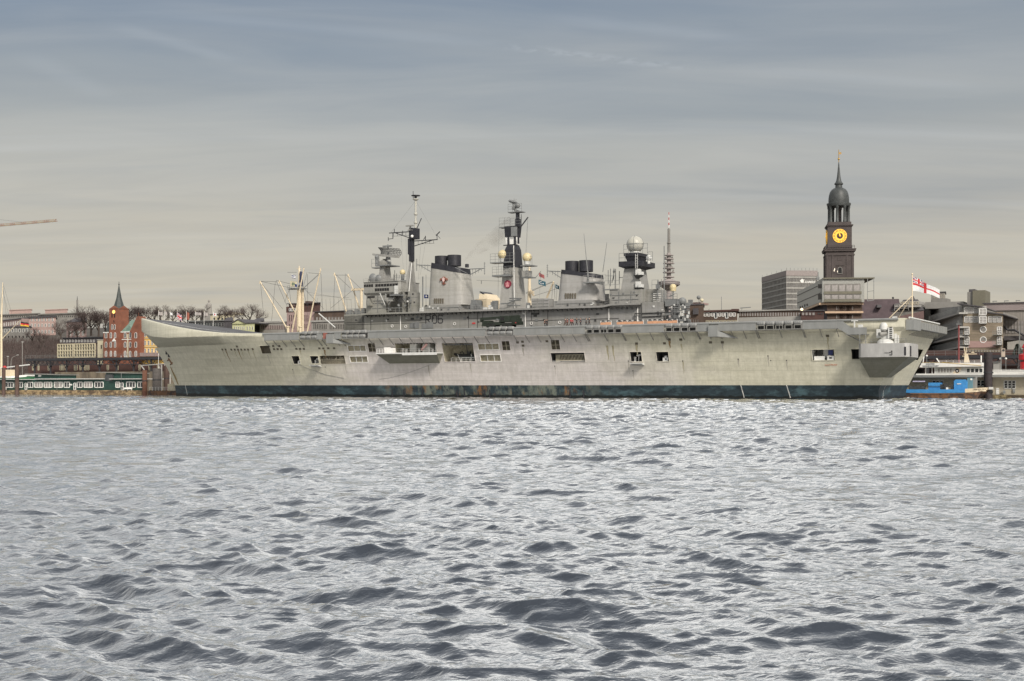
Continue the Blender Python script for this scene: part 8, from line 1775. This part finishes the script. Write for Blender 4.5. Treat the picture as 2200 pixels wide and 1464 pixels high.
m = MB(); m.rail([(bX(2022),v-2.4,bZ(780)),(bX(2112),v-2.4,bZ(780.5))],.6,1.6,.04,2); m.build('guard_rail', M['white'], T)
m = MB(); m.box(bX(2136),bX(2240),v-1,v+6,bZ(803),bZ(797)); m.box(bX(2134),bX(2240),v-1.2,v+6.2,bZ(799),bZ(797.2)); m.build('after_house', M['white'], T); m = MB(); m.rail([(bX(2134),v-2.3,bZ(803)),(bX(2215),v-2.3,bZ(803))],.9,2,.05,2); m.build('guard_rail', M['white'], T)
v = 33; T = thing('tank_barge', 'bright blue harbour tank barge with a rust brown hull beside the carrier stern', 'boat', fx(2040,v), v, 0)
def rX(px): return fx(px, v)
def rZ(py): return fz(2040, py, v)
zd = rZ(838.5)
m = MB(); m.smooth = True
xs_, xe_ = rX(1940), rX(2126)
m.loft([[(x_,v-w,zt_),(x_+dx,v-w*.85,-.5),(x_+dx,v+w*.85+1,-.5),(x_,v+w+1,zt_)] for x_, dx, w, zt_ in ((xs_,0,2.0,zd-.5),(xs_+10,0,2.2,zd-.55),(rX(2095),0,2.2,zd-.5),(rX(2112),-1.4,1.7,zd-.2),(xe_,-3.0,.25,zd+.1))]); m.build('hull', M['rust'], T)
BLUE = mk('barge_blue', (.05,.24,.54), .45, var=.15)
m = MB(); m.loft([[(x_,v-w,zt_-.65),(x_,v+w+1,zt_-.65),(x_,v+w+1,zt_+.15),(x_,v-w,zt_+.15)] for x_, w, zt_ in ((xs_,2.05,zd),(xs_+10,2.26,zd),(rX(2077),2.26,zd+.1))]); m.build('sheer_strake', BLUE, T)
m = MB(); m.loft([[(x_,v-w,z_-.55),(x_,v+w+1,z_-.55),(x_,v+w+1,z_+.3),(x_,v-w,z_+.3)] for x_, w, z_ in ((rX(2077),2.27,zd),(rX(2100),2.1,zd+.15),(rX(2120),1.2,zd+.3))]); BWK = m.build('bow_bulwark', M['cream'], T)
lettering('HAMBURG', .52, M['black'], T, (rX(2109)-.1,v-2.05,zd+.02), 'port_name', sx=1.05, rotz=.22)
m = MB(); m.box(rX(1997),rX(2022),v-1.4,v+1.4,zd+.1,rZ(822.5)); m.build('tank_trunk', BLUE, T); m = MB(); m.box(rX(2052),rX(2081),v-1.5,v+1.6,zd+.1,rZ(818)); m.box(rX(2055),rX(2078),v-1.5,v+1.6,rZ(818),rZ(816)); m.build('deckhouse', BLUE, T)
m = MB(); m.box(rX(2080),rX(2092),v-1.3,v+1.3,zd+.1,rZ(811)); WH = m.build('wheelhouse', mk('teal_grey',(.11,.22,.27),.5), T); m = MB(); m.box(rX(2079),rX(2098),v-1.5,v+1.5,rZ(811),rZ(809.5)); m.build('wheelhouse_roof', M['panel'], WH); m = MB(); m.box(rX(2092),rX(2098),v-1.1,v+1.1,zd+.1,rZ(811)); m.build('casing', M['panel'], T)
m = MB(); n=16; x, z = rX(2089), rZ(815.5); m.ext([(x+.22*cos(2*pi*k/n),z+.22*sin(2*pi*k/n)) for k in range(n)],'y',v-1.36,v-1.28); m.build('life_ring', M['white'], WH)
m = MB()
for px, w_, h_ in ((1962,1.4,.9),(1974,1.2,1.0),(1984,1.0,.8),(2026,.9,1.2),(2031,.7,1.4),(2035,.6,.9),(2049,.9,1.1)): m.cbox(rX(px),v-.8,zd+.1,w_,1,h_)
m.path([(rX(1982),v-1.5,rZ(824)),(rX(1989),v-1.5,rZ(825)),(rX(1996),v-1.6,rZ(830)),(rX(2050),v-1.7,rZ(831))],.07,5); m.build('pump_gear', M['dark'], T)
m = MB(); m.box(rX(1962),rX(1986),v-.5,v+.8,rZ(821),rZ(818.5)); m.build('stacked_hose', mk('pale_lilac',(.45,.42,.6),.5), T)
m = MB(); m.cbox(rX(2038),v-1.8,zd+.1,.45,.4,.5); m.cbox(rX(2063),v-1.56,rZ(826),.9,.06,.18); m.build('white_fitting', M['white'], T)
m = MB(); m.smooth = True; m.tube((rX(2128),v-.6,zd-.4),(rX(2128),v+1.4,zd-.4),.38,n=10); m.build('bow_fender', M['rubber'], T); m = MB(); m.cbox(rX(2128.5),v+.5,zd+.15,.9,.5,.55); m.build('bow_lamp', M['light'], T)
m = MB(); m.box(rX(1960),rX(2080),v-2.26,v-2.2,rZ(846),rZ(845.4)); m.build('rubbing_strip', mk('worn_strip',(.32,.22,.17)), T)
# red posts
v = 60; T = thing('signal_post', 'tall thin dark red post standing behind the tour boat', 'post', fx(2060,v), v, 0); m = MB(); m.tube((fx(2060,v),v,0),(fx(2060,v),v,fz(2060,698,v)),.22,.18,8); m.build('shaft', mk('dull_red_steel',(.20,.05,.05),.5), T); m = MB(); m.cbox(fx(2060,v),v,fz(2060,698,v),1.0,1,.25); m.build('head', M['grey_d'], T)
v = 58; T = thing('lightship_mast', 'bright red lightship mast and lantern at the right edge', 'mast', fx(2196,v), v, 0); RD = mk('signal_red',(.42,.022,.028),.45)
m = MB(); m.tube((fx(2203,v),v,2),(fx(2203,v),v,fz(2203,742,v)),.55,.45,10); m.build('mast', RD, T); m = MB(); m.smooth = True; m.lathe((fx(2203,v),v,0),[(.5,fz(2196,775,v)),(1.5,fz(2196,773,v)),(1.5,fz(2196,762,v)),(.7,fz(2196,760,v))],14); m.lathe((fx(2203,v),v,0),[(.4,fz(2196,749,v)),(.9,fz(2196,747,v)),(.1,fz(2196,735,v))],12); m.lathe((fx(2203,v),v,0),[(.5,fz(2196,795,v)),(1.2,fz(2196,794,v)),(1.2,fz(2196,778,v)),(.5,fz(2196,777,v))],12); m.build('lantern', RD, T)
m = MB(); m.tube((fx(2186,v),v,3),(fx(2191,v),v,fz(2190,700,v)),.06); m.tube((fx(2191,v),v,fz(2191,700,v)),(fx(2191,v),v,4),.06); m.tube((fx(2186,v),v,fz(2186,790,v)),(fx(2200,v),v,fz(2200,775,v)),.08); m.build('stay', M['panel'], T)
m = MB(); m.loft([[(x_,v-w,5.2),(x_,v-w*.8,-.5),(x_,v+w*.8,-.5),(x_,v+w,5.2)] for x_, w in ((fx(2175,v),.3),(fx(2200,v),3),(fx(2300,v),3.2))]); m.build('hull', RD, T)
v = 70; T = thing('banner', 'tall pale hanging banner with a dark round emblem on a pole', 'banner', fx(2155,v), v, 3.6); m = MB(); m.box(fx(2151.5,v),fx(2159.5,v),v-.05,v+.05,fz(2155,767,v),fz(2155,749,v)); m.build('cloth', mk('banner_cloth',(.46,.38,.31),.8), T); m = MB(); x, z = at(2156,753,v); m.ext([(x+.32*cos(2*pi*k/14),z+.32*sin(2*pi*k/14)) for k in range(14)],'y',v-.09,v-.05); m.build('emblem', M['dark'], T); m = MB(); m.tube((fx(2151,v),v+.1,3),(fx(2151,v),v+.1,fz(2151,746,v)),.08); m.build('pole', M['panel'], T)
for px, py, lab in ((1991,765,'white globe lamp on a post at the stern quay'),(2149,771,'left globe lamp below the hanging banner'),(2161,771,'right globe lamp below the hanging banner')):
    v = 71; t_ = thing('globe_lamp', lab, 'street lamp', fx(px,v), v, 3.6, 'globe lamps along the promenade'); m = MB(); m.tube((fx(px,v),v,3),(fx(px,v),v,fz(px,py,v)),.07); m.build('post', M['panel'], t_); m = MB(); m.smooth = True; m.sph((fx(px,v),v,fz(px,py,v)),.28,10,7); m.build('globe', M['white'], t_)
v = 66; T = thing('ticket_kiosk', 'small grey kiosk with a sign under the right viaduct', 'kiosk', fx(2140,v+4), v+4, 3.6); m = MB(); m.box(fx(2134,v+4),fx(2147,v+4),v+4,v+7,3.6,fz(2140,779,v+4)); m.build('wall', M['concrete'], T); m = MB(); m.box(fx(2133,v+4),fx(2148,v+4),v+3.7,v+7.3,fz(2140,779,v+4),fz(2140,777.5,v+4)); m.build('roof', M['grey_d'], T)
# ---- smoke from the first funnel: a thin brown veil
def smoke():
    m = MB(); m.smooth = True; pts = [(996,566,1.0),(1003,556,1.4),(1015,545,2.0),(1030,532,2.8),(1050,518,3.6),(1075,503,4.4),(1098,486,4.8)]; rings = []
    for px, py, r in pts:
        x, z = at(px, py, 23); rings.append([(x+r*.5*cos(2*pi*k/12), 23+r*.9*sin(2*pi*k/12), z+r*.8*cos(2*pi*k/12)) for k in range(12)])
    m.loft(rings); mt = bpy.data.materials.new('smoke_veil'); mt.use_nodes = True; nt = mt.node_tree; N = nt.nodes; L = nt.links; N.remove(N['Principled BSDF'])
    vol = N.new('ShaderNodeVolumePrincipled'); vol.inputs['Color'].default_value = (.25,.2,.17,1); tc = N.new('ShaderNodeTexCoord'); nz = N.new('ShaderNodeTexNoise'); nz.inputs['Scale'].default_value = .35; nz.inputs['Detail'].default_value = 3; L.new(tc.outputs['Object'], nz.inputs['Vector'])
    mr = N.new('ShaderNodeMapRange'); mr.inputs[1].default_value = .42; mr.inputs[2].default_value = .75; mr.inputs[3].default_value = 0; mr.inputs[4].default_value = .12; L.new(nz.outputs[0], mr.inputs[0]); L.new(mr.outputs[0], vol.inputs['Density']); L.new(vol.outputs[0], N['Material Output'].inputs[1])
    x, z = at(996, 566, 23); o = solo(m, 'smoke_plume', mt, 'faint brown smoke drifting up from the first funnel', 'smoke', x, 23, z); o['kind'] = 'stuff'
smoke()
